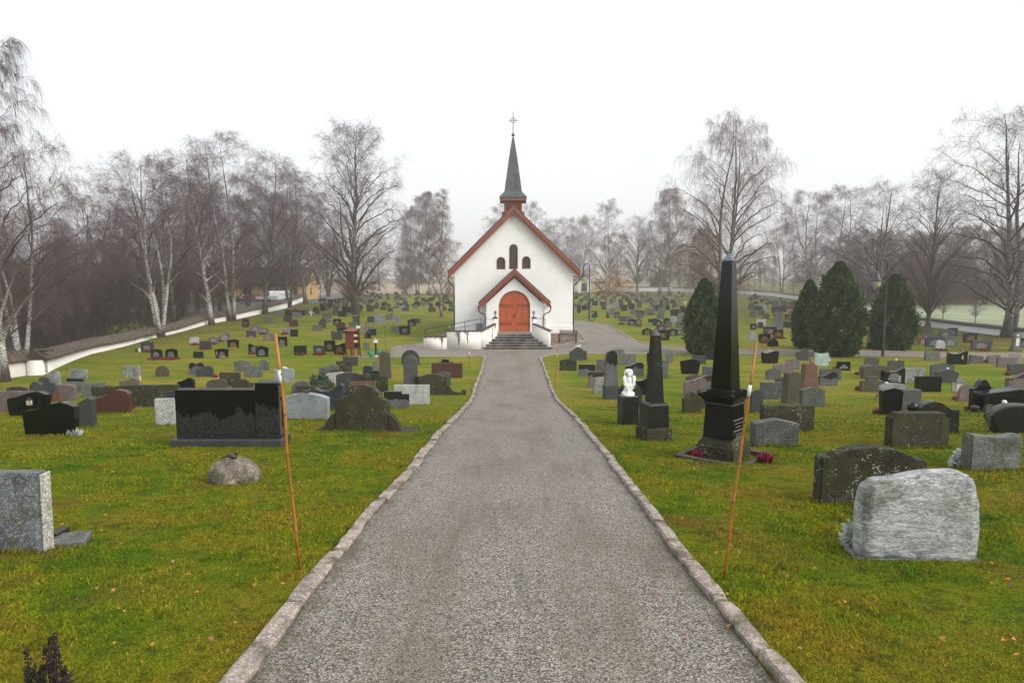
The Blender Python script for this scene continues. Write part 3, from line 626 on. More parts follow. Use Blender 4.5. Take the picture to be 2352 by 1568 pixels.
# railings
RL = empty('ramp_railing', (xa0, YR+.6, 0)); tag(RL, 'thin dark green handrail rising along the ramp left of church steps', 'railing')
y_ = YR+.75; A = PY(978, 757, y_); Bp = PY(1106, 731, y_)
b = MB(); b.tube([A+Vector((-.02, 0, -.32)), A+Vector((-.12, 0, -.2)), A+Vector((-.1, 0, -.04)), A, A.lerp(Bp, .5), Bp], .024, 6); b.tube([A+Vector((0, 0, -.33)), Bp+Vector((0, 0, -.35))], .018, 6); wb(b, 'rail', M['irongreen'], RL, RL, smooth=True)
for f in (.0, .36, .7, .99):
    p = A.lerp(Bp, f); wb(MB().tube([(p.x, p.y, p.z), (p.x, p.y, 0)], .02, 6), 'post', M['irongreen'], RL, RL)
LR = empty('landing_railing', (xa3, YP, zl)); tag(LR, 'short dark rail between left door pillar and porch corner', 'railing')
q0, q1 = PY(1111, 733, YS+1.7), PY(1133, 733, YS+1.65); wb(MB().tube([(q0.x, q0.y, 0), q0, q1], .022, 6), 'rail', M['irongreen'], LR, LR)
LR = empty('landing_railing', (xb0, YP, zl)); tag(LR, 'short dark rail between right door pillar and porch downpipe', 'railing')
q0, q1 = PY(1232, 731.5, YS+1.65), PY(1252, 731.5, YS+1.7); wb(MB().tube([q0, q1, (q1.x, q1.y, 0)], .022, 6), 'rail', M['irongreen'], LR, LR)
# meter box and broom by the porch
p = PY(1101, 760, YC-.16); b = MB().box(p.x-.25, p.x+.25, YC-.22, YC-.06, PY(1100, 765, YC-.2).z, PY(1100, 743, YC-.2).z); tag(b.build('meter_box', M['graybox'], bevel=.01), 'small grey blue box on the church wall left of porch', 'utility box')
p0, p1 = PY(1243, 762, YP-.3), PY(1250.5, 704, YP-.05); BR = empty('broom', p0); tag(BR, 'long wooden broom leaning on the right porch corner', 'broom')
wb(MB().tube([p0, p1], .018, 6), 'handle', M['deck'], BR, BR); wb(MB().box(p0.x-.2, p0.x+.2, p0.y-.05, p0.y+.05, p0.z-.16, p0.z), 'bristles', M['drygrass'], BR, BR)
# bench
def bench():
    p = G(1306, 789); a = PY(1283, 789, p.y).x; c = PY(1326, 789, p.y).x; w = (c-a)*.92
    e = empty('park_bench', ((a+c)/2, p.y+.35, .026), math.radians(-14)); tag(e, 'park bench with scrolled cast iron ends and wooden slats beside the church', 'bench')
    for s in (-1, 1):
        x = s*w/2; b = MB()
        b.tube([(x, -.3, 0), (x, -.26, .12), (x, -.22, .26), (x, -.26, .42), (x, -.24, .6), (x, -.3, .64)], .028, 6); b.tube([(x, .34, 0), (x, .27, .15), (x, .22, .4), (x, .3, .7), (x, .36, .92), (x, .42, .96)], .03, 6)
        b.tube([(x, -.3, .64), (x, -.15, .67), (x, .1, .64), (x, .28, .66)], .026, 6); b.tube([(x, -.25, .42), (x, 0, .38), (x, .22, .42)], .026, 6); b.tube([(x, -.22, .25), (x, 0, .3), (x, .25, .2)], .02, 6)
        b.tube([(x, -.1+.09*math.cos(q), .53+.09*math.sin(q)) for q in [2*PI*k/12 for k in range(13)]], .016, 5); b.tube([(x, .08+.07*math.cos(q), .2+.07*math.sin(q)) for q in [2*PI*k/12 for k in range(13)]], .016, 5)
        b.build('bench_end', M['iron'], e, smooth=True)
    for k in range(6): y = -.24+k*.085; MB().box(-w/2, w/2, y, y+.065, .43-.02*(k/5), .455-.02*(k/5)).build('seat_slat', M['benchwood'], e, bevel=.006)
    for k in range(5): z = .52+k*.085; MB().box(-w/2, w/2, .23+.035*k, .255+.035*k, z, z+.065).build('back_slat', M['benchwood'], e, bevel=.006)
    b = MB(); b.tube([(-w/2, .05, .2), (0, .05, .17), (w/2, .05, .2)], .018, 6).ball((0, .05, .17), .07, 8, 6); b.build('stretcher', M['iron'], e)
bench()
# ================================================================== boundary walls
def boundary(name, pts, hs, label, face, cap, ridge, capw, th=.5, overlap=None, capm=None):
    """pts: ground points on the visible base; hs: height of the white face at each"""
    e = empty(name, (pts[0][0], pts[0][1], 0)); tag(e, label, 'wall'); o = Vector((pts[0][0], pts[0][1], 0))
    L = [0]
    for i in range(1, len(pts)): L.append(L[-1]+math.dist(pts[i], pts[i-1]))
    n = max(2, int(L[-1]/2.5)); V = []; F = []; V2 = []; F2 = []; AL = []; D = []
    for i in range(n+1):
        s = L[-1]*i/n; g = lambda q, k: float(np.interp(q, L, [p[k] for p in pts])); x, y, h = g(s, 0), g(s, 1), float(np.interp(s, L, hs))
        d = Vector((g(s+.5, 0)-g(s-.5, 0), g(s+.5, 1)-g(s-.5, 1), 0)).normalized(); nr = Vector((-d.y, d.x, 0)); b0 = Vector((x, y, 0))-o
        if nr.dot(Vector((x, y, 0))) < 0: nr = -nr     # away from the viewer
        h += RND.uniform(-.015, .015)
        for a, z in ((0, -.3), (0, h), (th, h), (th, -.3)): V.append(b0+nr*a+Vector((0, 0, z)))
        for a, z in ((-capw*.18, h-.04), (-capw*.18, h+.05), (th/2, h+ridge), (th+capw*.18, h+.05), (th+capw*.18, h-.04)): V2.append(b0+nr*a+Vector((0, 0, z))); AL.append(s)
        if i:
            q = (i-1)*4; F += [(q, q+4, q+5, q+1), (q+1, q+5, q+6, q+2), (q+2, q+6, q+7, q+3)]; q = (i-1)*5; F2 += [(q+k, q+5+k, q+6+k, q+1+k) for k in range(4)]+[(q, q+4, q+9, q+5)]
    F += [(0, 1, 2, 3), tuple(n*4+k for k in (3, 2, 1, 0))]
    link('wall_face', npmesh('wall_face', V, F), face, e)
    me = npmesh('roof_coping', V2, F2, {'along': AL}); link('roof_coping', me, cap, e)
    b = MB().add([V2[k] for k in range(5)], [(0, 1, 2, 3, 4)]).add([V2[n*5+k] for k in range(5)], [(4, 3, 2, 1, 0)]); b.build('coping_end', M['tile'], e); return e
WL = [(100, 861), (135, 842), (200, 815), (280, 797), (358, 775), (409, 764), (478, 744), (539, 734), (616, 717), (656, 708), (699, 691)]
M['wallwhite'] = render_wall('whitewashed_boundary_wall', (.88, .87, .84), .25); M['wallshade'] = render_wall('shade_tinted_boundary_wall', (.72, .74, .77), .2)  # second wall colour: whitewash with bluish shade painted in
boundary('churchyard_wall', gp(WL), [.8, .62, .5, .45, .4, .45, .6, .7, .8, .9, 1.], 'long white churchyard wall with tiled roof running along birches on left', M['wallwhite'], M['tile'], .5, 1.1, .7)
boundary('churchyard_wall', gp([(-260, 905), (20, 868), (76, 860)]), [.85, .85, .8], 'short white wall with tiled roof at far left before the iron gate', M['wallwhite'], M['tile'], .5, 1.2, .75)
p0, p1 = G(77, 860), G(99, 861); GT = empty('iron_gate', p0); tag(GT, 'narrow black iron gate standing in the gap of the white wall', 'gate'); b = MB()
for k in range(9): q = p0.lerp(p1, .25+.75*k/8)+Vector((0, .35, 0)); b.tube([(q.x, q.y, .08), (q.x, q.y, .82)], .012, 5)
wb(b, 'bars', M['iron'], GT, GT); q0, q1 = p0.lerp(p1, .25)+Vector((0, .35, 0)), p1+Vector((0, .35, 0)); b = MB()
for z in (.12, .78): b.tube([(q0.x, q0.y, z), (q1.x, q1.y, z)], .018, 5)
wb(b, 'rails', M['iron'], GT, GT); wb(MB().box(p0.x-.02, p0.x+.14, p0.y+.25, p0.y+.42, 0, 1.2), 'gate_post', M['bark'], GT, GT)
ctop = p0.lerp(p1, .5); wb(MB().box(p0.x-.2, p1.x+.1, p0.y+.2, p0.y+.7, 1.17, 1.27), 'lintel', M['bark'], GT, GT, bevel=.02)
WR = [(2700, 812), (2301, 771.5), (2111, 748), (1990, 734.5), (1841, 689), (1770, 679.5), (1690, 674), (1530, 669), (1412, 668)]
boundary('boundary_wall', gp(WR), [.6, .62, .68, .72, .85, 1.0, 1.1, 1.3, 1.4], 'long pale wall with dark capping bordering the field on the right', M['wallshade'], M['roof'], .22, .9, .45)
# far gateway right of the church
p = G(1362, 672); GW = empty('far_gateway', p); tag(GW, 'pale gateway with white pillars and dark lintel far behind the lamp post', 'gateway')
for u in (1330, 1352, 1394): q = PY(u, 670, p.y); MB().box(q.x-p.x-.5, q.x-p.x+.5, -.5, .5, 0, 3.4).build('gate_pillar', M['wallshade'], GW, bevel=.05)
MB().box(PY(1333, 670, p.y).x-p.x+.3, PY(1350, 670, p.y).x-p.x-.3, -.1, .1, .4, 2.6).build('gate_leaf', M['iron'], GW); q0, q1 = PY(1354, 670, p.y).x-p.x+.45, PY(1392, 670, p.y).x-p.x-.45
MB().box(q0, q1, -.12, .12, 2.7, 3.1).build('lintel', M['iron'], GW)
# ================================================================== gravestones
TOPS = dict(
 arch=[(-.5, .84), (-.3, .94), (0, 1), (.3, .94), (.5, .84)], gable=[(-.5, .85), (0, 1), (.5, .85)],
 wave=[(-.5, .7), (-.3, .73), (-.05, .86), (.2, 1), (.38, .97), (.5, .82)], wavel=[(-.5, .82), (-.38, .97), (-.2, 1), (.05, .86), (.3, .73), (.5, .7)],
 wing=[(-.5, .84), (-.25, .72), (.05, .76), (.3, .93), (.42, 1), (.5, .93)], wingl=[(-.5, .93), (-.42, 1), (-.3, .93), (-.05, .76), (.25, .72), (.5, .84)],
 ogee=[(-.5, .72), (-.36, .74), (-.17, .93), (0, 1), (.17, .93), (.36, .74), (.5, .72)],
 shoulder=[(-.5, .8), (-.38, .81), (-.37, .86), (-.2, .96), (0, 1), (.2, .96), (.37, .86), (.38, .81), (.5, .8)],
 bigsh=[(-.5, .6), (-.46, .68), (-.36, .72), (-.33, .84), (-.18, .96), (0, 1), (.18, .96), (.33, .84), (.36, .72), (.46, .68), (.5, .6)],
 step=[(-.5, .76), (-.24, .76), (-.235, 1), (.235, 1), (.24, .76), (.5, .76)], steph=[(-.5, 1), (.2, 1), (.205, .86), (.5, .86)],
 heart=[(-.5, .68), (-.44, .88), (-.27, 1), (-.1, .93), (0, .83), (.1, .93), (.27, 1), (.44, .88), (.5, .68)],
 flare=[(-.5, .9), (-.2, .97), (.05, 1), (.3, .96), (.5, .88)], flarew=[(-.5, .73), (-.2, .82), (.1, .97), (.25, 1), (.5, .87)], flares=[(-.5, .88), (-.2, .8), (.1, .9), (.35, 1), (.5, .95)],
 notch=[(-.5, .86), (-.46, .87), (-.44, .9), (-.42, 1), (.42, 1), (.44, .9), (.46, .87), (.5, .86)], point=[(-.5, .72), (-.3, .78), (0, 1), (.3, .78), (.5, .72)], rect=[(-.5, 1), (.5, 1)],
 slant=[(-.5, .84), (.5, 1)], slantl=[(-.5, 1), (.5, .84)], sag=[(-.5, 1), (-.3, .95), (.1, .92), (.4, .97), (.5, .99)], ornate=[(-.5, .7), (-.4, .72), (-.38, .82), (-.16, .84), (-.1, .98), (0, 1), (.1, .98), (.16, .84), (.38, .82), (.4, .72), (.5, .7)])
SMOOTH = {'arch', 'wave', 'wavel', 'wing', 'wingl', 'ogee', 'flare', 'flarew', 'flares', 'heart', 'rough', 'sag'}
SADJ = dict(arch='arched', gable='gabled', wave='wavy', wavel='wavy', wing='winged', wingl='winged', ogee='bell-topped', shoulder='shouldered', bigsh='shouldered', step='stepped', steph='stepped', heart='heart-shaped', flare='flared', flarew='flared', flares='flared', notch='notched', point='pointed', rect='square', slant='slanting', slantl='slanting', sag='square', ornate='ornate', round='rounded', rough='rough', taper='tapering', circ='disc-shaped', stele='tall')
def interp_top(pts, smooth):
    if not smooth: return [p for p in pts]
    xs = [p[0] for p in pts]; f = _pchip(xs, [p[1] for p in pts]); q = sorted(set(list(np.linspace(-.5, .5, 13))+xs)); return [(x, float(f(x))) for x in q]
def outline(shape, w, h, rng):
    if shape == 'round' or shape == 'stele':
        r = w/2; k = max(h-r, h*.35); return [(-r, 0), (r, 0)]+[(r*math.cos(a), k+(h-k)*math.sin(a)) for a in [PI*i/14 for i in range(15)]]
    if shape == 'circ': return [(-w*.3, 0), (w*.3, 0)]+[(w/2*math.cos(a), h/2+h/2*math.sin(a)) for a in [-PI*.3+PI*1.6*i/20 for i in range(21)]]
    if shape == 'rough':
        t = [(-.5, .72), (-.38, .9), (-.15, .95+.05*rng.random()), (.12, 1), (.36, .88+.1*rng.random()), (.5, .66)]; top = interp_top([(x, z+rng.uniform(-.04, .04)) for x, z in t], True)
    else: top = interp_top(TOPS.get(shape, TOPS['rect']), shape in SMOOTH)
    if shape == 'taper': top = [(-.5, .95), (-.2, 1), (.25, .99), (.5, .93)]
    fl = {'flare': .8, 'flarew': .86, 'flares': .84, 'rough': .93, 'wave': .97, 'heart': .82, 'taper': 1.35}.get(shape, 1)
    side = lambda x, z: x*(fl+(1-fl)*min(1, z)**.7)
    pts = [(side(-.5, 0)*w, 0), (side(.5, 0)*w, 0), (side(.5, .45)*w, .45*top[-1][1]*h)]+[(side(x, z)*w, z*h) for x, z in reversed(top)]+[(side(-.5, .45)*w, .45*top[0][1]*h)]
    if fl > 1: mx = max(abs(p[0]) for p in pts); pts = [(p[0]*w/2/mx, p[1]) for p in pts]
    return pts
def stone_mesh(name, pts, t, bev=.012, rough=0, seed=0):
    b = MB().prism(pts, -t/2, t/2); me = b.mesh(name, bev, seg=2 if bev > .01 else 1)
    if rough:
        bm = bmesh.new(); bm.from_mesh(me); bmesh.ops.triangulate(bm, faces=[f for f in bm.faces if len(f.verts) > 4])
        for _ in range(6 if rough > .02 else 4):
            es = [e for e in bm.edges if e.calc_length() > (.05 if rough > .02 else .13)]
            if not es: break
            bmesh.ops.subdivide_edges(bm, edges=es, cuts=1); bmesh.ops.triangulate(bm, faces=[f for f in bm.faces if len(f.verts) > 3])
        bm.normal_update(); mv = []
        for v in bm.verts:
            n = mnoise.noise(Vector((v.co.x*5+seed, v.co.y*5, v.co.z*9)))+.6*mnoise.noise(Vector((v.co.x*14, v.co.y*14+seed, v.co.z*26))); mv.append(v.normal*n*rough)
        for v, d in zip(bm.verts, mv): v.co += d
        bm.to_mesh(me); bm.free()
    return me
GS = []           # every gravestone: object, survey box, words
FLW = []
def gravestone(u0, u1, vt, vb, shape, mk, opt='', label=None, d=None, far=False):
    """opt letters: t/g pale or gilded lettering, p plinth, T thick, r rough faces, y<deg> turn"""
    p = G((u0+u1)/2, vb); s = SC(p); w = (u1-u0)/s; h = (vb-vt)/s*.985+.03; rng = random.Random(int(u0*7+vb*13))
    th = {True: .24, False: .15}['T' in opt]*(1 if w > .5 else .8); yaw = rng.uniform(-5, 5)
    if 'y' in opt: yaw = float(opt.split('y')[1].split('/')[0])
    if shape == 'taper': th = w*.6
    e = empty('gravestone', (p.x, p.y+th/2, p.z-.03), math.radians(yaw)); e.rotation_euler[0] = math.radians(rng.uniform(-1.2, 1.2)); e.rotation_euler[1] = math.radians(rng.uniform(-1, 1)) if not far else 0
    pts = outline(shape, w, h, rng); me = stone_mesh('slab', pts, th, .006 if far else .014, .009 if 'r' in opt else 0, seed=u0)
    sl = link('slab', me, M[mk], e)
    if 'p' in opt: MB().box(-w/2-.08, w/2+.08, -th/2-.07, th/2+.07, 0, .11).build('plinth', M['Gd' if mk in 'KN' else 'G'], e, bevel=.012)
    if 't' in opt or 'g' in opt:
        b = MB(); rows = 3 if h < .6 else 5; z = h*.66
        for i in range(rows):
            wd = w*rng.uniform(.4, .62)*(.6 if i == 0 else 1); x = -wd/2+(w*.08 if 'x' in opt else 0); hh = .028 if i else .038
            while x < wd/2: l = rng.uniform(.03, .085); b.box(x, min(x+l, wd/2), -th/2-.004, -th/2+.003, z-hh, z); x += l+.025
            z -= hh+.045
        if 'x' in opt: x0 = -w*.33; b.box(x0-.012, x0+.012, -th/2-.005, -th/2+.003, h*.3, h*.75).box(x0-.07, x0-.013, -th/2-.005, -th/2+.003, h*.58, h*.61).box(x0+.013, x0+.07, -th/2-.005, -th/2+.003, h*.58, h*.61)
        b.build('lettering', M['gold' if 'g' in opt else 'lettering'], e)
    size = 'small' if h < .48 and w < .75 else 'wide' if w > 1.15 else 'tall' if h > 1.0 else 'narrow' if w < .42 else 'low' if h < .5 else 'upright'
    GS.append(dict(o=e, u=(u0+u1)/2, v=vb, w=u1-u0, h=vb-vt, size=size, adj=MADJ[mk], sh=SADJ.get(shape, 'square'), label=label, y=p.y, p=p, mh=h, mw=w, th=th))
    e['category'] = 'gravestone'; e['group'] = 'gravestones of the churchyard'
    return e
# near stones, left of the path --------------------------------------------------
N = gravestone
N(-64, 96, 1080, 1268, 'rect', 'F', 'r y1', 'weathered pale slab cut by the left picture edge, with rough bright side')
N(52, 170, 923, 1001, 'flarew', 'K', 'T y3', 'gleaming black gravestone with sloping top, nearest on the left side')
N(17, 107, 898, 957, 'flarew', 'K', 'T y3', 'black wavy gravestone with a lantern, just behind the gleaming black one')
N(122, 208, 912, 981, 'wing', 'Gd', 'T y8', 'dark curved gravestone with rough pinkish edge beside the gleaming black one')
N(216, 295, 895, 949, 'wave', 'R', 'T y6', 'red-brown polished gravestone with rising wavy top and a heather at its foot')
N(213, 294, 886, 935, 'rect', 'D', 'r')
N(-8, 106, 898, 948, 'rect', 'P', 'r', 'pinkish flat slab with lichened top edge behind the black wavy gravestone')
N(69, 124, 875, 922, 'heart', 'Gd', 'T y12', 'dark double-humped heart-shaped gravestone with small lantern on the left lawn')
N(122, 169, 882, 919, 'arch', 'P', 'T y8'); N(147, 190, 877, 902, 'rect', 'G'); N(189, 240, 879, 911, 'rect', 'G')
N(14, 61, 888, 906, 'arch', 'D'); N(87, 112, 865, 886, 'round', 'Gd'); N(109, 137, 851, 884, 'round', 'Lm', 'y10', 'pale round-topped gravestone just in front of the gate in white wall')
N(158, 199, 848, 872, 'rect', 'Lm', 'r'); N(152, 189, 869, 881, 'rect', 'Kl'); N(282, 321, 840, 867, 'rect', 'Lm', 'r'); N(357, 386, 839.5, 864, 'round', 'B')
N(274, 320, 868, 890, 'wave', 'P'); N(293, 367, 884, 936, 'rect', 'D', 'Tr', 'wide dark mossy slab left of the white speckled slab'); N(366, 411, 883, 903, 'rect', 'D2'); N(362, 386, 900, 916, 'rect', 'D2'); N(386, 399, 898, 916, 'rect', 'N')
N(358, 400, 914, 977, 'rect', 'L', '', 'pale speckled granite slab half hidden behind the big black monument')
N(408, 444, 867, 896, 'wave', 'K', 'T'); N(473, 522, 871, 897, 'rough', 'B', 'r'); N(532, 581, 870, 900, 'ogee', 'D2'); N(433, 469, 832, 860, 'heart', 'Gw'); N(449, 489, 840, 865, 'wave', 'Gd', 'r'); N(504, 551, 855, 887, 'rect', 'D2', 'r')
N(538, 576, 826.5, 853, 'gable', 'G'); N(593.5, 618, 825, 851, 'round', 'G'); N(560, 602, 840, 866, 'rect', 'G', 'r'); N(630, 675, 847, 878, 'rect', 'Lb', 'r', 'pale blue-grey slab behind the left bamboo stick, white ornament on top')
N(650, 754, 902, 964, 'arch', 'Lb', 'T', 'wide pale blue arched gravestone with a dark bird on top'); N(670, 716, 874, 905, 'round', 'Gs'); N(679, 757, 886, 911, 'rect', 'D2'); N(723, 788, 880, 942, 'wing', 'N', 'Tr', 'rough blue-black wing-shaped gravestone behind the large shouldered stone')
N(770, 893, 881, 990, 'bigsh', 'D2', 'T', 'large brown lichened gravestone with shouldered arch and side scrolls left of path')
N(801, 863, 876, 906, 'rect', 'Rb'); N(772, 835, 854.5, 897, 'arch', 'Gd', 'T', 'broad dark charcoal arched gravestone behind the large shouldered stone'); N(832, 891, 858, 899, 'steph', 'D'); N(749, 787, 853, 880, 'slant', 'L'); N(750, 787, 848, 870, 'step', 'D2'); N(731, 778, 836, 864, 'wave', 'G', 'r'); N(772, 807, 829, 854, 'rect', 'D2'); N(787, 821, 818, 840, 'sag', 'Gd')
N(834, 855, 839, 860, 'arch', 'N', 'r'); N(856, 868, 830, 855, 'rect', 'G'); N(848, 875, 851, 868, 'arch', 'Kl'); N(868, 898, 806, 869, 'taper', 'B', '', 'tapering brown broken-topped stele left of the path'); N(922, 963, 803, 837, 'round', 'Gd', 'T'); N(927, 959, 814, 883, 'stele', 'Gs', '', 'tall narrow grey round-headed stele in front of a round-topped stone')
N(1005, 1041, 825, 848, 'step', 'K'); N(991, 1062, 833, 868, 'rect', 'R', '', 'wide polished rust-red slab near the left path kerb'); N(1004, 1035, 853, 886, 'arch', 'Gs'); N(962, 1027, 858, 907, 'arch', 'D2', 'T', 'brown mossy arched gravestone with a curling side piece near the path'); N(953, 966, 864, 884, 'rect', 'Kl'); N(905, 986, 883, 930, 'rect', 'L', '', 'pale speckled flat slab nearest the path on the left lawn'); N(882, 939, 898, 938, 'steph', 'Gw', '', 'low grey stone with black rain stain beside the pale speckled slab')
# near stones, right of the path ------------------------------------------------
N(1308, 1348, 797, 827, 'ogee', 'Gd', '', 'dark grey bell-topped gravestone with a white bird on it'); N(1285.5, 1324.5, 824, 851, 'arch', 'D'); N(1329, 1367.5, 836.5, 863, 'rect', 'Gw'); N(1371, 1396, 825, 853, 'rect', 'Gs', 'r'); N(1399, 1435, 802, 816, 'rough', 'G', 'r'); N(1421.5, 1460, 811.5, 838.5, 'rect', 'G')
N(1351, 1396, 853, 891, 'rect', 'Pw'); N(1363, 1396, 866, 904, 'rect', 'Lm', 'r'); N(1437, 1479, 831, 863, 'wave', 'Gw', 'T'); N(1452, 1497, 861, 906, 'wing', 'K', 'T'); N(1419, 1475, 877, 937, 'round', 'D', '', 'mossy round-topped gravestone behind the white angel'); N(1485, 1504, 808, 838, 'flare', 'K'); N(1530, 1547, 807, 832, 'rough', 'G', 'r'); N(1497, 1535, 826, 868, 'rect', 'G'); N(1490, 1512, 843, 880, 'arch', 'D'); N(1485, 1502, 874, 914, 'rect', 'D')
N(1562, 1608.5, 825, 859, 'flare', 'K', '', 'black cushion-shaped gravestone between the small obelisk and tall obelisk'); N(1590, 1622, 816, 835.5, 'rect', 'Gd'); N(1617, 1655, 803, 826, 'flare', 'Kl'); N(1613.5, 1660, 841, 872, 'rect', 'Gs', 'r'); N(1649, 1664, 829, 845, 'rect', 'B'); N(1576, 1616, 859, 886, 'shoulder', 'B'); N(1572, 1648, 861, 910, 'wave', 'Pw', 'T', 'large pinkish heart-like wavy gravestone left of the tall obelisk'); N(1570, 1611.5, 899, 949, 'ogee', 'D2', 'T', 'mossy bell-topped gravestone nearest the tall obelisk on its left'); N(1602, 1655, 894, 938, 'rect', 'D2', 'r')
N(1724, 1752, 894, 949, 'round', 'Gd'); N(1748, 1789, 805, 834, 'flares', 'K', '', 'black flared gravestone with pale blue plant behind the right bamboo stick'); N(1829.5, 1857, 799, 828, 'wave', 'Gd'); N(1804.5, 1837, 822, 848, 'arch', 'G'); N(1777, 1823, 831, 857, 'wave', 'P', 'r'); N(1760, 1794, 846.5, 872, 'arch', 'Gs'); N(1781, 1806, 863, 899, 'slant', 'Gd'); N(1747, 1796, 877, 917, 'rect', 'Gs', 'r'); N(1803, 1846, 853, 927, 'taper', 'B', '', 'tapering lichen-edged brown stele right of the tall obelisk'); N(1844, 1881, 834, 891, 'taper', 'Rb', '', 'tapering rusty pink pointed stele behind the brown stele'); N(1841, 1895, 888, 934, 'gable', 'Gs', 'T')
N(1751, 1871, 931, 992, 'rect', 'D', 'Tr', 'wide dark lichened slab with flat bright top right of the tall obelisk'); N(1730, 1834, 962, 1025, 'gable', 'Gs', 'T', 'low grey lichen-dotted gabled stone beside the foot of the tall obelisk'); N(1871, 1903, 809, 840, 'sag', 'Mt', '', 'pale mint gravestone with a wreath leaning on its left side'); N(1923, 1953, 830.5, 851, 'rect', 'K', 't'); N(1987, 2018.5, 820, 842, 'arch', 'B'); N(2041, 2076.5, 828, 850, 'rect', 'B'); N(1975, 2010, 836, 863, 'rough', 'P', 'r'); N(1982, 2043, 838, 870, 'arch', 'B', 'Tr')
N(2027, 2079, 844, 884, 'wing', 'K', 'Tt', 'shiny black wing-shaped gravestone with white lettering and a lantern drawing'); N(2077, 2125, 845, 878, 'rect', 'Lm', 'r'); N(2139, 2191, 833, 866, 'gable', 'Gs'); N(2152.5, 2201.5, 848, 879, 'shoulder', 'Gd', 'T'); N(2106.5, 2162, 864, 900, 'rect', 'K', 'T', 'plain black square slab standing in front of the dark shouldered stone'); N(1977, 2029, 865, 900, 'step', 'B', 'r'); N(1881, 1925, 854, 886, 'wave', 'Gw', 'r'); N(1884, 1931.5, 847, 872, 'rect', 'Gs', 'r'); N(2018, 2087, 879, 917, 'arch', 'Lm', 'r'); N(2024.5, 2073, 890, 954, 'flare', 'K', 'T', 'black upright gravestone widening to its top with heather at left'); N(2071.5, 2116, 894, 940, 'rect', 'Gs', 'T'); N(2083.5, 2205, 921, 995, 'ogee', 'Kl', 'T', 'wide black stone with humped top and round black knob on its left end')
N(2045, 2180, 947, 1029, 'notch', 'D2', 'T', 'broad brown stained gravestone with notched corners on the right lawn'); N(2227, 2345, 996, 1081, 'sag', 'G', 'Tr', 'coarse grey block gravestone at far right beside the silvery bush'); N(2234.5, 2282.5, 870, 944, 'ogee', 'K', 'T', 'tall black bell-topped gravestone left of the black table monument'); N(2202, 2242, 882, 922, 'round', 'P'); N(2315, 2370, 857, 894, 'wave', 'Pw', 'T'); N(2317, 2362, 833, 860, 'slant', 'Gd'); N(2291, 2337, 820, 843, 'rect', 'P'); N(2318.5, 2344, 809.5, 836, 'round', 'Lb'); N(2267, 2301, 814, 835, 'rough', 'G', 'r'); N(2227, 2259, 814.5, 835, 'slantl', 'Gs', 'r'); N(2179, 2221.5, 804, 837, 'wing', 'K', 'T', 'black curved gravestone with a gold figure beside the cross path'); N(2124.5, 2160, 806, 828, 'sag', 'G', 'r')
N(1886, 2122, 1024, 1160, 'shoulder', 'D', 'T', 'big black lichen-spotted shouldered gravestone behind the rough white stone')
# middle distance, left of the church --------------------------------------------
for a in '''323 353 785 808 rect Gd t|346 372 801 823 arch K t|380 407 800 823 arch K t|435 457 773 791 rough L t|458 485 782.5 801.5 rect Gd|479 500 772.5 790.5 gable G t|503 527.5 763 784.5 wave P t|522 549 779 800 flare K g|444 466 807 822 rect Kl|493 525 800 822.5 flare K tx|571 600 788 812 wingl K t|586 617 795 819 flare K t|556.5 571.5 732 751 rect Kl g|576 596 746 762 arch P t|596 616 751 767.5 gable G tx|566 587 759 775 rect Gd|603 630 766 783.5 wave P g|637 659 773 796 rect K t|647 668 753 767 rect Lm|666.5 684 756 773 rect Kl|664 684 733 750 wave R|605 627 727.5 742 rect G|631.5 648 713.5 726 rect G|655 670 711 725 rect Kl|671 684 708 717 round B|651 671 725 739 rect Gd|674 692 716.5 728.5 rect G|675 703.5 793.5 814 rect Kl|719.5 747 793 813.5 rect Gd t|745 770 781.5 807 rect K g|765 795 787 813 flares K g|760 786.5 759.5 780 heart Gd|774 800 752 765 rect Kl|772 793 740 753 wave R|717 739 746 760 rect G|732 748 739 753 rect Gd|735 750 730.5 743 round Gd|741 758 726 740 sag G|741 761 721 731 rect Gs|765 783 732 747 rect K t|802 827 740 756 rect G|829 856 747 764 rect Lm|846 864 755 770 rect Kl|837 852 761 777 round K|833.5 849 784.5 801.5 rough G|898.5 917 747.5 762 rect G|917 942 748 767 rect K t|936 954.5 734 748.5 rect K t|942.5 964.5 730.5 742 arch Gd|866 885 728 744 sag Lb|901 919 725 739 rect Lb|843.5 859 726 740 arch N|809.5 826 723 740 flares Gd|885 903 719 734 wave G|859 877 720 736 sag Lb|672 692 717 729 rect G|721 734 707 721 circ Gd|735 746 702 714 rect Kl|763 778 712 724 rect Gs|777 796 714 727 rect Kl|684 700 713 724 rect Kl|697 711 710 722 sag G|719 732 704 716 arch Gd|734 748 696 706 rect Kl|742 753 690 701 arch G|753 765 687 699 rect Kl|765 777 703 716 rect B|785 798 703 715 rect Kl|770 781 697 709 rect G|786 800 693 705 rect B|795 808 704 718 arch Gd|806 816 698 710 rect Kl'''.split('|'):
    q = a.split(); N(*map(float, q[:4]), q[4], q[5], q[6] if len(q) > 6 else '')
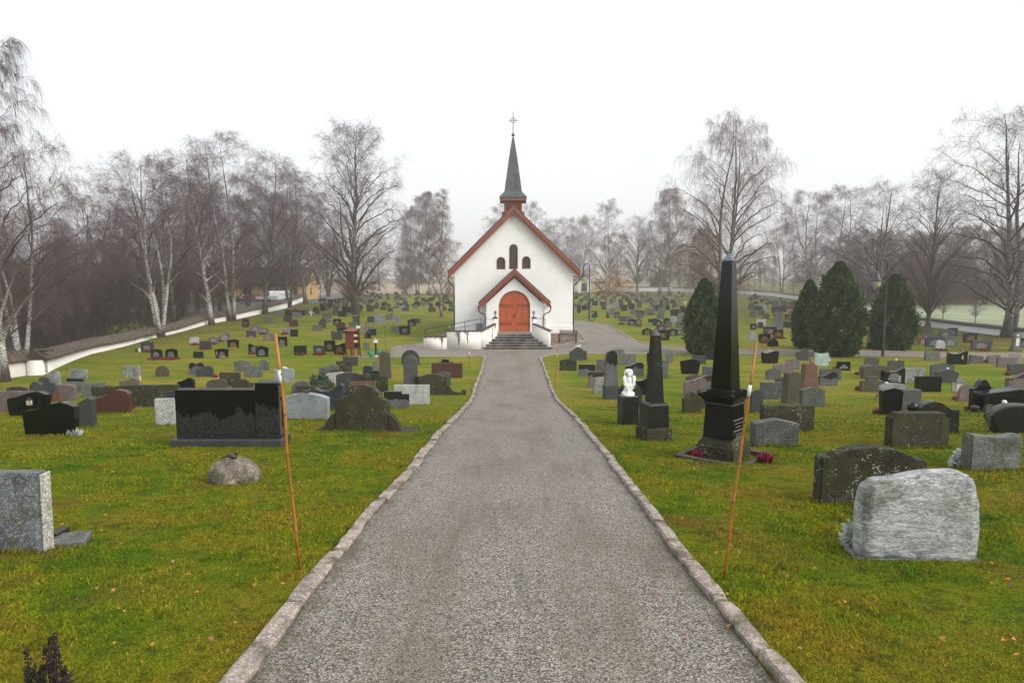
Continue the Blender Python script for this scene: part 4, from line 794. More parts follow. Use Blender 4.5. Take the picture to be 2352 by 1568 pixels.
# middle distance, right of the church -------------------------------------------
for a in '''1475 1497.5 752 769 ornate K g|1501 1538 757 781 rect K g|1507 1530 745 761 flare R t|1536 1555 754 771 arch Kl t|1554.5 1567 755 769 arch Gs t|1568 1584 747 765 heart Gd t|1440 1460.5 732 747 flare K tx|1460.5 1473.5 729 750 point R t|1438 1455 725 737 rect G|1424 1438 726.5 738 rect Gd|1411 1423 716 730 rect Kl t|1397 1414 708 723.5 rect G|1358 1372 714 728.5 rect Kl|1460 1476.5 717 731 arch Gs|1462 1480 713 725 rect Kl|1447 1465 709 722 slant G|1482 1506 709 722.5 rect G|1504 1518 701 713 arch Kl|1512 1527 704 717 slantl G|1509 1526 717 733.5 arch Gs|1523.5 1539 729.5 744.5 arch Kl|1539 1554 725 740 arch Lb|1529.5 1544 735 753 round Gs|1552 1569 735 753 round Gs|1499 1509 731 747 rect K t|1505 1521 733.5 748 ornate K t|1489 1500 732 740 rect Kl|1539 1562 710 726 flare Kl|1562.5 1577 705 718 arch Kl|1556 1570 717 733.5 round G|1571 1584 731 748 rect Kl|1427 1441 701 714 rect Kl|1336 1345 700 712.5 arch K|1344.5 1356 698 711 rect Gd|1360 1373 690.5 701.5 rect Kl|1408 1421 693 706 sag Lb|1420 1432 690 702 rect Gd|1444 1458 696 710 rect Kl|1462 1474 691 707 arch Gs|1470 1482 684 697 rect G|1340 1352 678 690 rect B|1325 1334 706 719 arch Kl
1719 1736 762 782 rect Lb t|1742 1770.5 765.5 787 flare K g|1763 1788 777 795 round Kl|1754 1784 750 768 rect K tx|1775 1800 755.5 775.5 heart K g|1820 1833 764.5 785 rect Gd|1774 1800 738 755 ornate G|1778 1797 727 742 arch G|1780 1798 717 731 arch G|1799 1818 738 752 rect Kl|1817 1829 735 750 round N|1803 1821 721.5 733.5 rect Kl g|1734 1752 702 713 rect Kl|1723 1737 711.5 728 arch Gs|1723 1739 742.5 756.5 heart K t|1737 1759 731.5 749 sag L|1741 1753 739 753 arch Kl|1742 1756 712 724 rect Gd|1752 1767 720 733 rect B|1748 1762 698 709 round Lb|1772 1790 704 717 rect Kl|1776 1793 712 725 wave Gd|1788 1806 704 716 rect Kl|1794 1808 690 700 rect Gd|1810 1822 694 705 rect Kl|1816 1830 712 726 arch G|1774 1790 692 703 rect Gd|1826 1836 728 742 rect G
1992 2016 782 799.5 ornate K|1993 2020 772 786 arch B|2008 2022 759 772 arch Lb|1999 2024.5 752 764 rect Kl|2115 2144 753.5 769 rect B|2119 2146 766 775 rect Gs|2110 2131 773 791 rect Rb t|2126 2167 773 796.5 rect N t|2148.5 2170.5 780.5 804 round L|2166.5 2199 774 794 rect Gs t|2157.5 2185 760 774 rect Gd t|2179 2199.5 752.5 769 rect N tx|2213 2245 763 787 flare Kl g|2261 2280.5 774 795 shoulder Gd|2231 2276 781 804 rect Gd t|2340 2364 776 797 arch K t'''.replace('\n', '|').split('|'):
    q = a.split(); N(*map(float, q[:4]), q[4], q[5], q[6] if len(q) > 6 else '')
# crowded far rows: individuals up to the number in view that can be told apart, the last rows as one mass
def occupied(u, v, w):
    return any(abs(g['u']-u) < (g['w']+w)*.42 and abs(g['v']-v) < 5 for g in GS)
fr = random.Random(5); FARP = []
def farrow(ulo, uhi, vlo, vhi, n):
    k = 0; tries = 0
    while k < n and tries < 4000:
        tries += 1; v = vlo+(vhi-vlo)*fr.random()**.8; u = fr.uniform(ulo(v), uhi(v)); p = G(u, v); s = SC(p); w = fr.uniform(.55, 1.05)*s; h = fr.uniform(.5, .85)*s
        if any(abs(a-u) < (w+b)*.5 and abs(c-v) < .9+h*.15 for a, c, b in FARP) or occupied(u, v, w): continue
        FARP.append((u, v, w)); k += 1; FLW.append((u, v, w, h))
lbl = lambda v: 830-(v-672)*2.6 if v < 720 else 730
farrow(lambda v: 735 if v > 690 else 790, lambda v: 1037, 673, 716, 105)
farrow(lambda v: 1322, lambda v: 1570, 671, 712, 100)
farrow(lambda v: 1722, lambda v: 1765 if v < 690 else 1832, 681, 712, 24)
FLW.sort(key=lambda a: -a[1])
nfar = max(0, 306-len(GS)); stuff = MB(); cnt = 0
FM = ['Kl', 'Gd', 'G', 'Gs', 'Kl', 'B', 'G', 'Lb', 'Gd', 'R']
FS = ['rect', 'rect', 'arch', 'round', 'wave', 'gable', 'rect']
rest = []
for u, v, w, h in FLW:
    if cnt < nfar:
        mk = fr.choice(FM); e = gravestone(u-w/2, u+w/2, v-h, v, fr.choice(FS), mk, far=True); GS[-1]['far'] = 'left' if u < 1176 else 'right'; cnt += 1
    else: rest.append((u, v, w, h))
st_m = [[], [], []]
me_v = {0: MB(), 1: MB(), 2: MB()}
for u, v, w, h in rest:
    p = G(u, v); s = SC(p); pts = outline(fr.choice(FS), w/s, h/s, fr); k = fr.choice([0, 0, 1, 2]); me_v[k].prism([(x+p.x, z+p.z-.02) for x, z in pts], p.y, p.y+.15)
allb = MB(); idx = []
for k in range(3): allb.add(me_v[k].v, me_v[k].f); idx += [k]*len(me_v[k].f)
if idx:
    me = allb.mesh('distant_gravestones')
    for mk in ('Kl', 'G', 'Gd'): me.materials.append(M[mk])
    me.polygons.foreach_set('material_index', idx); tag(link('distant_gravestones', me), 'mass of tiny gravestones in the farthest rows', None, None, 'stuff')
# labels -------------------------------------------------------------------------
def short(g): return f"{g['adj']} {g['sh']}"
def rel(g, n):
    du, dv = n['u']-g['u'], n['v']-g['v']
    if abs(du) > abs(dv)*1.6: return 'left of' if du > 0 else 'right of'
    return 'behind' if dv > 0 else 'in front of'
def zone(g):
    if g['v'] > 815: return 'on the left lawn' if g['u'] < 1176 else 'on the right lawn'
    if g['u'] < 1176: return 'in the left field'
    return 'in the right field' if g['u'] < 1650 else 'across the path'
used = set()
def candidates(g):
    near = sorted((n for n in GS if n is not g and not n.get('far')), key=lambda n: abs(n['u']-g['u'])+2*abs(n['v']-g['v']))[:12]
    for n in near[:4]: yield f"{g['size']} {short(g)} stone {zone(g)}, {rel(g, n)} a {short(n)} one"
    for i in range(12):
        for j in range(i+1, 12): yield f"{short(g)} stone {rel(g, near[i])} a {short(near[i])} and {rel(g, near[j])} a {short(near[j])} one"
for g in GS:
    lab = g['label']
    if g.get('far'):
        lab = f"tiny {g['adj']} {g['sh']} gravestone in the crowded far rows {g['far']} of the church"; g['o']['group'] = f"far gravestones {g['far']} of the church"
    elif not lab:
        for c in candidates(g):
            if c not in used and len(c.replace('-', ' ').split()) <= 16: lab = c; break
        else: print('NOLABEL', short(g), g['u'], g['v']); lab = c
    used.add(lab); g['o']['label'] = lab
g0 = GS[0]; MB().box(g0['mw']/2+.004, g0['mw']/2+.02, -g0['th']/2+.006, g0['th']/2-.006, 0, g0['mh']-.012).build('rough_side', M['Fs'], g0['o'], bevel=.004)
# lone extra pieces of the larger stones ------------------------------------------
def byl(word): return next(g for g in GS if word in (g['label'] or ''))
g = byl('large brown lichened'); e = g['o']; w, h, th = g['mw'], g['mh'], g['th']
for s in (-1, 1):
    sc = [(0, 0), (.36, 0), (.36, .05), (.27, .09), (.23, .2), (.14, .3), (.05, .36), (0, .36)]
    pts = [(s*(w/2+.005+x*.95), z*1.15) for x, z in sc]; MB().prism(pts if s > 0 else pts[::-1], -th*.4, th*.4).build('side_scroll', M['D2'], e, bevel=.015)
MB().box(-w/2-.42, w/2+.62, -th/2-.06, th/2+.25, -.02, .05).build('base_slab', M['D2'], e, bevel=.012)
g = byl('curling side piece'); e = g['o']; w, th = g['mw'], g['th']
sc = [(0, 0), (.78, 0), (.78, .24), (.6, .24), (.58, .14), (.4, .12), (.22, .2), (.12, .34), (0, .46)]
MB().prism([(w/2+.006+x, z) for x, z in sc], -th*.35, th*.35).build('side_scroll', M['D'], e, bevel=.015)
g = byl('round black knob'); e = g['o']; MB().lathe([(.10, 0), (.12, .03), (.11, .06), (.12, .1), (.06, .16), (.02, .19)], 14).build('knob', M['K'], e, loc=(-g['mw']*.36, 0, g['mh']*.735), smooth=True)
g = byl('gold figure'); e = g['o']; b = MB(); x0 = g['mw']*.22; th = g['th']
b.prism([(x0-.05, g['mh']*.4), (x0+.06, g['mh']*.4), (x0+.04, g['mh']*.62), (x0+.01, g['mh']*.72), (x0-.04, g['mh']*.62)], -th/2-.012, -th/2+.004); b.build('gold_figure', M['gold'], e)
g = byl('lantern drawing'); e = g['o']; b = MB(); x0 = g['mw']*.25; y = -g['th']/2-.004; zb = g['mh']*.2
b.box(x0-.07, x0+.07, y, y+.006, zb, zb+.02).box(x0-.05, x0-.035, y, y+.006, zb+.021, zb+.26).box(x0+.035, x0+.05, y, y+.006, zb+.021, zb+.26).box(x0-.08, x0+.08, y, y+.006, zb+.261, zb+.285).box(x0-.012, x0+.012, y, y+.006, zb+.05, zb+.2); b.build('lantern_drawing', M['lettering'], e)
g = byl('widening to its top')
# rough white stone in front on the right -------------------------------------------
p = G(2118, 1287); s = SC(p); w = 270/s; h = 212/s; e = empty('gravestone', (p.x, p.y+.14, p.z-.03), math.radians(-3)); tag(e, 'rough split white stone nearest on the right lawn, the largest pale one', 'gravestone', 'gravestones of the churchyard')
oc = [(-.5, .0), (.49, 0), (.5, .25), (.505, .5), (.5, .68), (.46, .84), (.41, .96), (.3, 1.0), (.1, .985), (-.05, .95), (-.2, .91), (-.36, .885), (-.43, .86), (-.475, .78), (-.495, .6), (-.5, .3)]
sm = stone_mesh('slab', [(x*w*.975, z*h) for x, z in oc], .22, .03, .013, 3); sm.polygons.foreach_set('use_smooth', [True]*len(sm.polygons)); link('slab', sm, M['Wr'], e)
MB().box(-w/2-.03, w/2+.02, -.135, .17, -.02, .035).build('base_slab', M['G'], e, bevel=.012)
# big black double monument ------------------------------------------------------------
p = G(520, 1026); s = SC(p); X = lambda u: (u-520)/s; Z = lambda v: (1026-v)/s
MN = empty('family_monument', (p.x, p.y, p.z-.03)); tag(MN, 'massive black granite double monument with upright pillar on a low plinth', 'gravestone'); D0 = .14
MB().box(X(391), X(645), 0, .58, 0, Z(1010)+.03).build('plinth', M['Gd'], MN, bevel=.015)
MB().box(X(398), X(584), D0, D0+.26, Z(1010)+.031, Z(893)).build('wide_block', M['Kw'], MN, bevel=.008)
MB().box(X(584)+.004, X(637), D0-.03, D0+.34, Z(1010)+.031, Z(876)).build('pillar', M['Kw'], MN, bevel=.008)
x1 = X(637)+.001; b = MB().box(x1, x1+.012, D0+.02, D0+.29, .2, Z(884)); b.build('side_panel', M['B'], MN)
b = MB().box(x1+.0125, x1+.02, D0+.135, D0+.175, .34, Z(897)).box(x1+.0125, x1+.02, D0+.05, D0+.134, Z(917), Z(911)).box(x1+.0125, x1+.02, D0+.176, D0+.26, Z(917), Z(911)); b.build('side_cross', M['K'], MN)
# tall obelisk ----------------------------------------------------------------------------
p = G(1683, 1062); s = SC(p)*.985; OB = empty('tall_obelisk', (p.x, p.y+.5, p.z-.04), math.radians(47)); tag(OB, 'tallest polished black obelisk with pale capped tip and lettered pedestal', 'obelisk')
Z = lambda v: (1062-v)/s+.04
R2 = math.sqrt(2)
def sq(b, prof): return b.lathe([(r*R2, z) for r, z in prof], 4, (0, 0, 0), True)
rr = lambda px: px/s/2/1.40
sq(MB(), [(rr(130), 0), (rr(130), Z(1036)), (rr(122), Z(1033)), (rr(118), Z(1028)), (rr(104), Z(1022)), (rr(102), Z(1018))]).build('base', M['D'], OB, bevel=.008)
sq(MB(), [(rr(100), Z(1018)+.001), (rr(91), Z(940))]).build('pedestal', M['K'], OB, bevel=.006)
sq(MB(), [(rr(97), Z(940)+.001), (rr(99), Z(938)), (rr(97), Z(935)), (rr(94), Z(934)), (rr(98), Z(930)), (rr(118), Z(922)), (rr(124), Z(918)), (rr(124), Z(914)), (rr(86), Z(911))]).build('cornice', M['K'], OB)
w_ = rr(124); b = MB()
for k in range(4):
    Mx = Matrix.Rotation(PI/2*k, 4, 'Z'); b.prism([(-w_, Z(914)-.002), (w_, Z(914)-.002), (0, Z(904)+.03)], -w_-.004-.0*k, -w_+.2, Mx)
b.build('gablet', M['K'], OB)
sq(MB(), [(rr(86), Z(912)), (rr(86), Z(904))]).build('block', M['Kl'], OB, bevel=.006)
sq(MB(), [(rr(69), Z(904)+.001), (rr(33.5), Z(607.5))]).build('shaft', M['K'], OB, bevel=.005)
M['polishedtip'] = plain('mirror_polished_tip', (.17, .2, .24), .1, .05, 8, 0, metal=1.)
sq(MB(), [(rr(34), Z(607)), (.004, Z(590))]).build('tip', M['polishedtip'], OB)
b = MB(); rq = random.Random(3); yf = 0
for i, (z, wd) in enumerate(((973, .36), (981, .26), (989, .2), (998, .34), (1006, .2), (1012, .16), (1020-3, .32))):
    x = -wd/2
    while x < wd/2: l = rq.uniform(.018, .035); b.box(x, x+l, -rr(91)-(Z(940)-Z(z))/(Z(940)-Z(1018))*(rr(9))-.005, -rr(91)+.01-(Z(940)-Z(z))/(Z(940)-Z(1018))*rr(9), Z(z)-.012, Z(z)+(.012 if i in (0, 3, 6) else .004)); x += l+.014
b.build('lettering', M['letterdim'], OB)
# stone frame of its flower bed
FRm = empty('grave_border', (p.x, p.y+.5, p.z), math.radians(47)); tag(FRm, 'low square stone border in the grass around the tall obelisk', 'grave border'); b = MB(); a = .6
b.box(-a, a, -a, -a+.1, -.05, .022).box(-a, a, a-.1, a, -.05, .022).box(-a, -a+.1, -a+.101, a-.101, -.05, .022).box(a-.1, a, -a+.101, a-.101, -.05, .022); b.build('border_stones', M['B'], FRm, bevel=.01)
# smaller obelisk -----------------------------------------------------------------------------
p = G(1507, 1012); s = SC(p)*.985; OB = empty('small_obelisk', (p.x, p.y+.25, p.z-.04), math.radians(14)); tag(OB, 'smaller lichen-flecked black obelisk on a stepped base near the path', 'obelisk'); Z = lambda v: (1012-v)/s+.04
r1 = lambda px: px/s/2/1.16
sq(MB(), [(r1(73), 0), (r1(72), Z(986)), (r1(62), Z(983))]).build('base', M['D'], OB, bevel=.012); sq(MB(), [(r1(61), Z(983)+.001), (r1(57), Z(931)), (r1(44), Z(926))]).build('pedestal', M['Kl'], OB, bevel=.01)
sq(MB(), [(r1(38), Z(926)+.001), (r1(21), Z(775))]).build('shaft', M['Kl'], OB, bevel=.006); sq(MB(), [(r1(21), Z(775)+.001), (.003, Z(758))]).build('tip', M['Gs'], OB)
# dark tall round-headed stele on block
p = G(1404, 917); s = SC(p); SE = empty('gravestone', (p.x, p.y+.15, p.z-.03), math.radians(6)); tag(SE, 'tallest dark round-headed stele standing on a block right of the path', 'gravestone', 'gravestones of the churchyard'); Z = lambda v: (917-v)/s+.03; X = lambda px: px/s
MB().box(-X(17), X(17), -.2, .2, 0, Z(886)).build('block', M['Gd'], SE, bevel=.02)
pts = [(-X(15.5), Z(886)+.001), (X(15.5), Z(886)+.001)]+[(X(12.8)*math.cos(a), Z(819)+X(15)*math.sin(a)) for a in [PI*i/14 for i in range(15)]]; MB().prism(pts, -.14, .14).build('shaft', M['Gw'], SE, bevel=.015)
# angel on pedestal -----------------------------------------------------------------------------
p = G(1445, 975); s = SC(p); PD = empty('angel_pedestal', (p.x, p.y+.2, p.z-.03), math.radians(12)); tag(PD, 'lichen-flecked black pedestal block carrying the white angel', 'pedestal'); hp = (975-911)/s+.03
sq(MB(), [(43/s/2/1.12, 0), (43/s/2/1.12*.985, hp)]).build('block', M['Kl'], PD, bevel=.012)
k = 63/s/.72
b = MB(); V = lambda x, y, z: (x*k, y*k, z*k)
def el(c, r, rx=0, rz=0, ry=0): b.ball(V(*c), tuple(q*k for q in r), 14, 10, Matrix.Rotation(rz, 4, 'Z') @ Matrix.Rotation(ry, 4, 'Y') @ Matrix.Rotation(rx, 4, 'X'))
b.lathe([(.155*k, 0), (.165*k, .03*k), (.15*k, .055*k), (.125*k, .09*k), (.10*k, .17*k), (.085*k, .28*k), (.09*k, .38*k), (.085*k, .46*k), (.05*k, .51*k), (.042*k, .54*k)], 16)
el((-.07, .03, .06), (.1, .13, .07)); el((.09, .02, .055), (.09, .12, .06), rz=.4); el((.0, -.06, .08), (.12, .07, .05)); el((0, .05, .13), (.11, .1, .09))
el((0, .0, .61), (.082, .088, .098)); el((0, .01, .655), (.098, .095, .06)); el((-.082, .01, .60), (.04, .06, .075)); el((.082, .01, .60), (.04, .06, .075)); el((-.05, -.06, .64), (.04, .035, .05)); el((.05, -.065, .645), (.04, .035, .05)); el((0, -.075, .67), (.04, .03, .04)); el((0, -.085, .58), (.05, .02, .07))
el((0, .085, .59), (.022, .03, .025))
for q in (-1, 1):
    el((q*.10, .01, .44), (.04, .055, .09), ry=q*.3); el((q*.06, .08, .40), (.03, .08, .035), rx=.5)
    el((q*.135, -.06, .47), (.05, .035, .085), ry=q*-.15); el((q*.125, -.075, .37), (.04, .028, .11), ry=q*-.12); el((q*.10, -.075, .27), (.028, .024, .10), ry=q*-.1); el((q*.075, -.07, .2), (.018, .02, .07))
for j in range(6): el((-.06+.024*j, -.085, .21), (.010, .022, .13))
AG = empty('angel_statue', (p.x, p.y+.2, p.z-.03+hp), math.radians(12)); tag(AG, 'small weathered white kneeling angel statue on the black pedestal', 'statue')
ob = b.build('figure', M['statue'], AG, smooth=True); md = ob.modifiers.new('merge', 'REMESH'); md.mode = 'VOXEL'; md.voxel_size = .0075*k; md.use_smooth_shade = True
# black table monument and rounded black stone at the right edge -----------------------------------------
p = G(2345, 948); s = SC(p); TM = empty('table_monument', (p.x, p.y+.3, p.z-.03)); tag(TM, 'heavy black table-like monument with a gabled slab on columns at right edge', 'gravestone'); X = lambda u: (u-2345)/s; Z = lambda v: (948-v)/s+.03
MB().prism([(X(2258), Z(911)), (X(2432), Z(911)), (X(2432), Z(905)), (X(2345), Z(894)), (X(2258), Z(905))], -.25, .25).build('roof_slab', M['K'], TM, bevel=.015)
MB().box(X(2284), X(2406), -.1, .15, 0, Z(911)-.001).build('panel', M['K'], TM, bevel=.01)
for u in (2275, 2415): MB().lathe([(.09, 0), (.09, .1), (.06, .13), (.055, Z(920)), (.09, Z(916)), (.1, Z(911)-.002)], 12, (X(u), -.1, 0)).build('column', M['Kl'], TM, smooth=True)
p = G(2340, 995); s = SC(p); RB = empty('gravestone', (p.x, p.y+.2, p.z-.03), math.radians(-6)); tag(RB, 'rounded black oval gravestone with a white ball on top at right edge', 'gravestone', 'gravestones of the churchyard'); X = lambda u: (u-2340)/s; Z = lambda v: (995-v)/s+.03
pts = [(X(2298), 0), (X(2400), 0)]+[(X(2348)+(X(2348)-X(2284))*math.cos(a)*(1 if True else 1), Z(961)+(Z(930)-Z(961))*math.sin(a)) for a in [-.5+(PI+1.0)*i/22 for i in range(23)]]
MB().prism(pts, -.18, .18).build('slab', M['Kl'], RB, bevel=.03, smooth=False)
MB().ball((X(2319), 0, Z(926.5)), .05, 10, 8).build('white_ball', M['white'], RB, smooth=True)
# lichened boulder with a bird -----------------------------------------------------------
def boulder(name, u0, u1, vt, vb, m, seed, label, cat='boulder'):
    p = G((u0+u1)/2, vb); s = SC(p); w, h = (u1-u0)/s, (vb-vt)/s; bm = bmesh.new(); bmesh.ops.create_icosphere(bm, subdivisions=4, radius=1)
    for v in bm.verts:
        c = v.co.copy(); n = .3*mnoise.noise(c*1.1+Vector((seed, 0, 0)))+.14*mnoise.noise(c*2.6+Vector((0, seed, 0)))+.03*mnoise.noise(c*8); c *= 1+n
        v.co = Vector((c.x*w*.52, c.y*w*.36, max(-.25, min(c.z, .86+.1*c.x))*h*.72+h*.14))
    me = bpy.data.meshes.new(name); bm.to_mesh(me); bm.free(); o = link(name, me, m, None, (p.x, p.y+.2, p.z)); tag(o, label, cat); return o, p, w, h
M['rock'] = stone('lichened_field_stone', (.2, .165, .14), .85, .35, 50, lichen=.3, moss=.75, streak=0, bump=.7)
BO, bp, bw, bh = boulder('boulder', 473, 576, 1044, 1112, M['rock'], 4.2, 'rounded mossy field boulder with small dark bird on top, left of path')
def bird(name, loc, k, m, label, rz=0, cat='bird figure'):
    e = empty(name, loc, rz); tag(e, label, cat); b = MB(); b.ball((0, 0, .05*k), (.085*k, .045*k, .045*k), 12, 9, Matrix.Rotation(-.35, 4, 'Y')); b.ball((-.075*k, 0, .095*k), .032*k, 10, 8); b.prism([(.06*k, .03*k), (.17*k, .01*k), (.17*k, .025*k), (.06*k, .07*k)], -.02*k, .02*k); b.prism([(-.1*k, .085*k), (-.1*k, .1*k), (-.135*k, .092*k)][::-1], -.006*k, .006*k); b.lathe([(.02*k, 0), (.02*k, .03*k)], 6); b.build('figure', m, e, smooth=True)
bird('bird_figure', (bp.x-.0, bp.y+.16, bp.z+bh*.77), .9, M['bronze'], 'small dark bird perched on the mossy boulder', PI)
g = byl('dark bird on top'); bird('bird_figure', (g['p'].x-.0, g['p'].y+.1, g['p'].z+g['mh']-.045), 1.1, M['bronze'], 'small dark bird on the pale blue arched gravestone', PI)
g = byl('white bird on it'); bird('bird_figure', (g['p'].x+.02, g['p'].y+.08, g['p'].z+g['mh']-.04), 1.3, M['white'], 'small white bird on the dark grey bell-topped gravestone', PI)
g = byl('white ornament on top'); bird('bird_figure', (g['p'].x+.03, g['p'].y+.08, g['p'].z+g['mh']-.035), 1.1, M['white'], 'small white bird ornament on slab behind the left bamboo stick')
for (u, v, lab) in ((2040+184, 928, ''), ): pass
def ongrave(u, v): return min(GS, key=lambda g: abs(g['u']-u)+abs(g['v']-v))
for u, v, lab in ((2059, 850, 'white rose ornament on the small brown square gravestone'), (2177, 879, 'white ball ornament on the dark shouldered gravestone'), (2052, 917, 'white flower ornament on the pale weathered arched stone')):
    g = ongrave(u, v); e = empty('stone_ornament', (g['p'].x+((2036-2052)/SC(g['p']) if u == 2052 else 0), g['p'].y+.08, g['p'].z+g['mh']*(.93 if u == 2052 else 1)-.03)); tag(e, lab, 'ornament'); b = MB(); b.ball((0, 0, .045), (.06, .05, .045)).ball((.04, 0, .06), .03).ball((-.035, .01, .06), .03); b.build('figure', M['white'], e, smooth=True)
# grave border slabs beside the front left stone
p = G(152, 1252); FB = empty('grave_border', p); tag(FB, 'flat flagstone and small dark vase behind the front left slab', 'grave border'); MB().box(-.14, .17, -.05, .26, -.03, .045, Matrix.Rotation(.35, 4, 'Z')).build('flagstone', M['G'], FB, bevel=.012); MB().box(-.26, -.165, .12, .32, -.03, .07).build('vase_holder', M['iron'], FB, bevel=.008)
# ================================================================== small plants, sticks, lamps, rack
def tuft(n, hgt, spread, rng, wd=.012, up=1.0, lean=.5):
    """spiky tuft: n thin upright sprays, each a slim diamond with a fold"""
    V = []; F = []; A = []
    for _ in range(n):
        a = rng.random()*2*PI; r = spread*math.sqrt(rng.random()); bx, by = r*math.cos(a), r*math.sin(a); h = hgt*rng.uniform(.55, 1.05)*(1-.45*(r/spread)**2)
        d = Vector((math.cos(a)*lean*r/spread+rng.uniform(-.25, .25), math.sin(a)*lean*r/spread+rng.uniform(-.25, .25), up)).normalized()
        q = rng.random()*PI; s = Vector((math.cos(q), math.sin(q), 0))*wd; b = Vector((bx, by, 0)); i = len(V); sh = rng.random()
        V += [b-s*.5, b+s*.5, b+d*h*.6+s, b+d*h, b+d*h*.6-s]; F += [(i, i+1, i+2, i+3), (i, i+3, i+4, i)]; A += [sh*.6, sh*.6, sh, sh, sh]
    F = [(a, b, c, d) if d != a else (a, b, c, c) for a, b, c, d in F]
    return V, F, A
def attrmesh(name, V, F, A):
    me = bpy.data.meshes.new(name); me.from_pydata([tuple(v) for v in V], [], [tuple(dict.fromkeys(f)) for f in F]); at = me.attributes.new('shade', 'FLOAT', 'POINT'); at.data.foreach_set('value', A); me.update(); return me
_tf = {}
def plant(name, u, v, wpx, hpx, mk, label, cat='plant', dense=130, z=None, p=None, sq=None, group=None):
    p = p or G(u, v); s = SC(p); w, h = wpx/s, hpx/s; key = (round(w, 1), round(h, 1), dense)
    if key not in _tf:
        rng = random.Random(len(_tf)+3); V, F, A = tuft(dense, h, w/2, rng, max(.012, min(w*.06, .05))); _tf[key] = (V, F, A)
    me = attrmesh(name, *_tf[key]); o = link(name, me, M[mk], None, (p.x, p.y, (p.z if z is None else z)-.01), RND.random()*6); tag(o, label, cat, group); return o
plant('heather', 1606, 1051, 24, 30, 'heather', 'bright magenta heather at the left foot of the tall obelisk', dense=220)
plant('heather', 1757, 1061, 22, 32, 'heather', 'bright magenta heather at the right foot of the tall obelisk', dense=220)
for u, v, w, h, mk, lab in ((2017, 951, 18, 17, 'heather', 'magenta heather left of the black upright gravestone widening to its top'), (2227, 942, 16, 15, 'heather', 'magenta heather left of the tall black bell-topped gravestone'), (2022, 913, 12, 9, 'heather', 'small pink heather left of the pale weathered arched stone'), (1971, 896, 11, 14, 'heatherred', 'dark red heather left of the brown stepped stone'), (1970, 860, 10, 9, 'heather', 'pink heather left of the pinkish rough-hewn stone'), (2197, 918, 13, 9, 'heather', 'pink heather under the lantern stake on the right lawn'), (2262, 832, 9, 8, 'heather', 'pink heather between two rough grey stones by the cross path'), (2314, 862, 11, 12, 'heatherred', 'dark red bush at the right edge below a slanting dark stone'), (1919, 848, 9, 7, 'heatherred', 'small red heather left of the black square lettered stone'), (300, 939, 18, 14, 'heatherred', 'red heather at the right foot of the red-brown stone'), (205, 976, 14, 14, 'heatherbrown', 'rusty heather beside the dark curved stone with pink edge'), (173, 1000, 18, 20, 'silver', 'pale silvery sprigs at the right foot of the gleaming black stone'), (494, 866, 8, 9, 'heatherred', 'small red heather beside a wavy dark grey stone on the left lawn'), (577, 1080, 15, 18, 'heatherred', 'few reddish sprigs behind the mossy boulder'), (2304, 958, 10, 9, 'heather', 'pink heather left of the rounded black oval stone')):
    plant('heather' if 'heath' in mk else 'sprigs', u, v, w, h, mk, lab, dense=120)
for u, v, w, lab in ((359, 825, 38, 'dark red heather bed before the left of two black arched stones'), (393, 825, 36, 'dark red heather bed before the right of two black arched stones'), (338, 808.5, 20, 'red flowers before the dark lettered slab by the white wall'), (447, 792, 18, 'red heather before the pale rough-hewn stone below the birches'), (472, 802, 24, 'red heather before the dark grey square stone on the left field'), (488, 791, 12, 'red heather before a gabled grey stone in the left field'), (509, 784, 18, 'red heather before the pinkish wavy stone in the left field'), (579, 813, 16, 'red heather before the black wing-shaped stone in the left field'), (602, 768, 14, 'red heather before the gabled grey stone with a cross'), (654, 768, 14, 'red heather before the pale weathered stone in the left field'), (689, 815, 22, 'red heather before the weathered black square stone left of the red-brown rack'), (733, 814.5, 28, 'long red heather bed before the dark grey lettered slab left of rack'), (784, 813, 20, 'pinkish heather before the black flared gilded stone beside the rack'), (930, 768, 22, 'purple heather before the black lettered square stone left of the church'), (1495, 723, 12, 'red heather before a wide grey square stone right of the church'), (1549, 770, 20, 'red heather row before the arched black stones left of the first thuja'), (1788, 777, 30, 'red heather before the black heart-shaped gilded stone'), (1757, 788, 22, 'rusty heather before the black flared gilded stone beyond the path'), (2160, 805, 26, 'red heather bed before the pale round stone beyond the cross path'), (2258, 805, 26, 'red heather before the dark slab with long lettering'), (1428, 745, 12, 'red heather before the grey stones near the red pointed stone')):
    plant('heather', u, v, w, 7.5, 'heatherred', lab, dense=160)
for u, v, w, h, mk, lab in ((513, 823, 12, 9, 'drygrass', 'dry straw tuft before the black flared stone with a cross'), (536, 801, 16, 8, 'drygrass', 'dry straw tuft before the black flared gilded stone'), (577, 776, 12, 6, 'drygrass', 'dry straw tuft before the dark grey square stone in left field'), (648, 797, 14, 5, 'drygrass', 'dry straw tuft before the black square lettered stone')):
    plant('dry_tuft', u, v, w, h, mk, lab, dense=70)
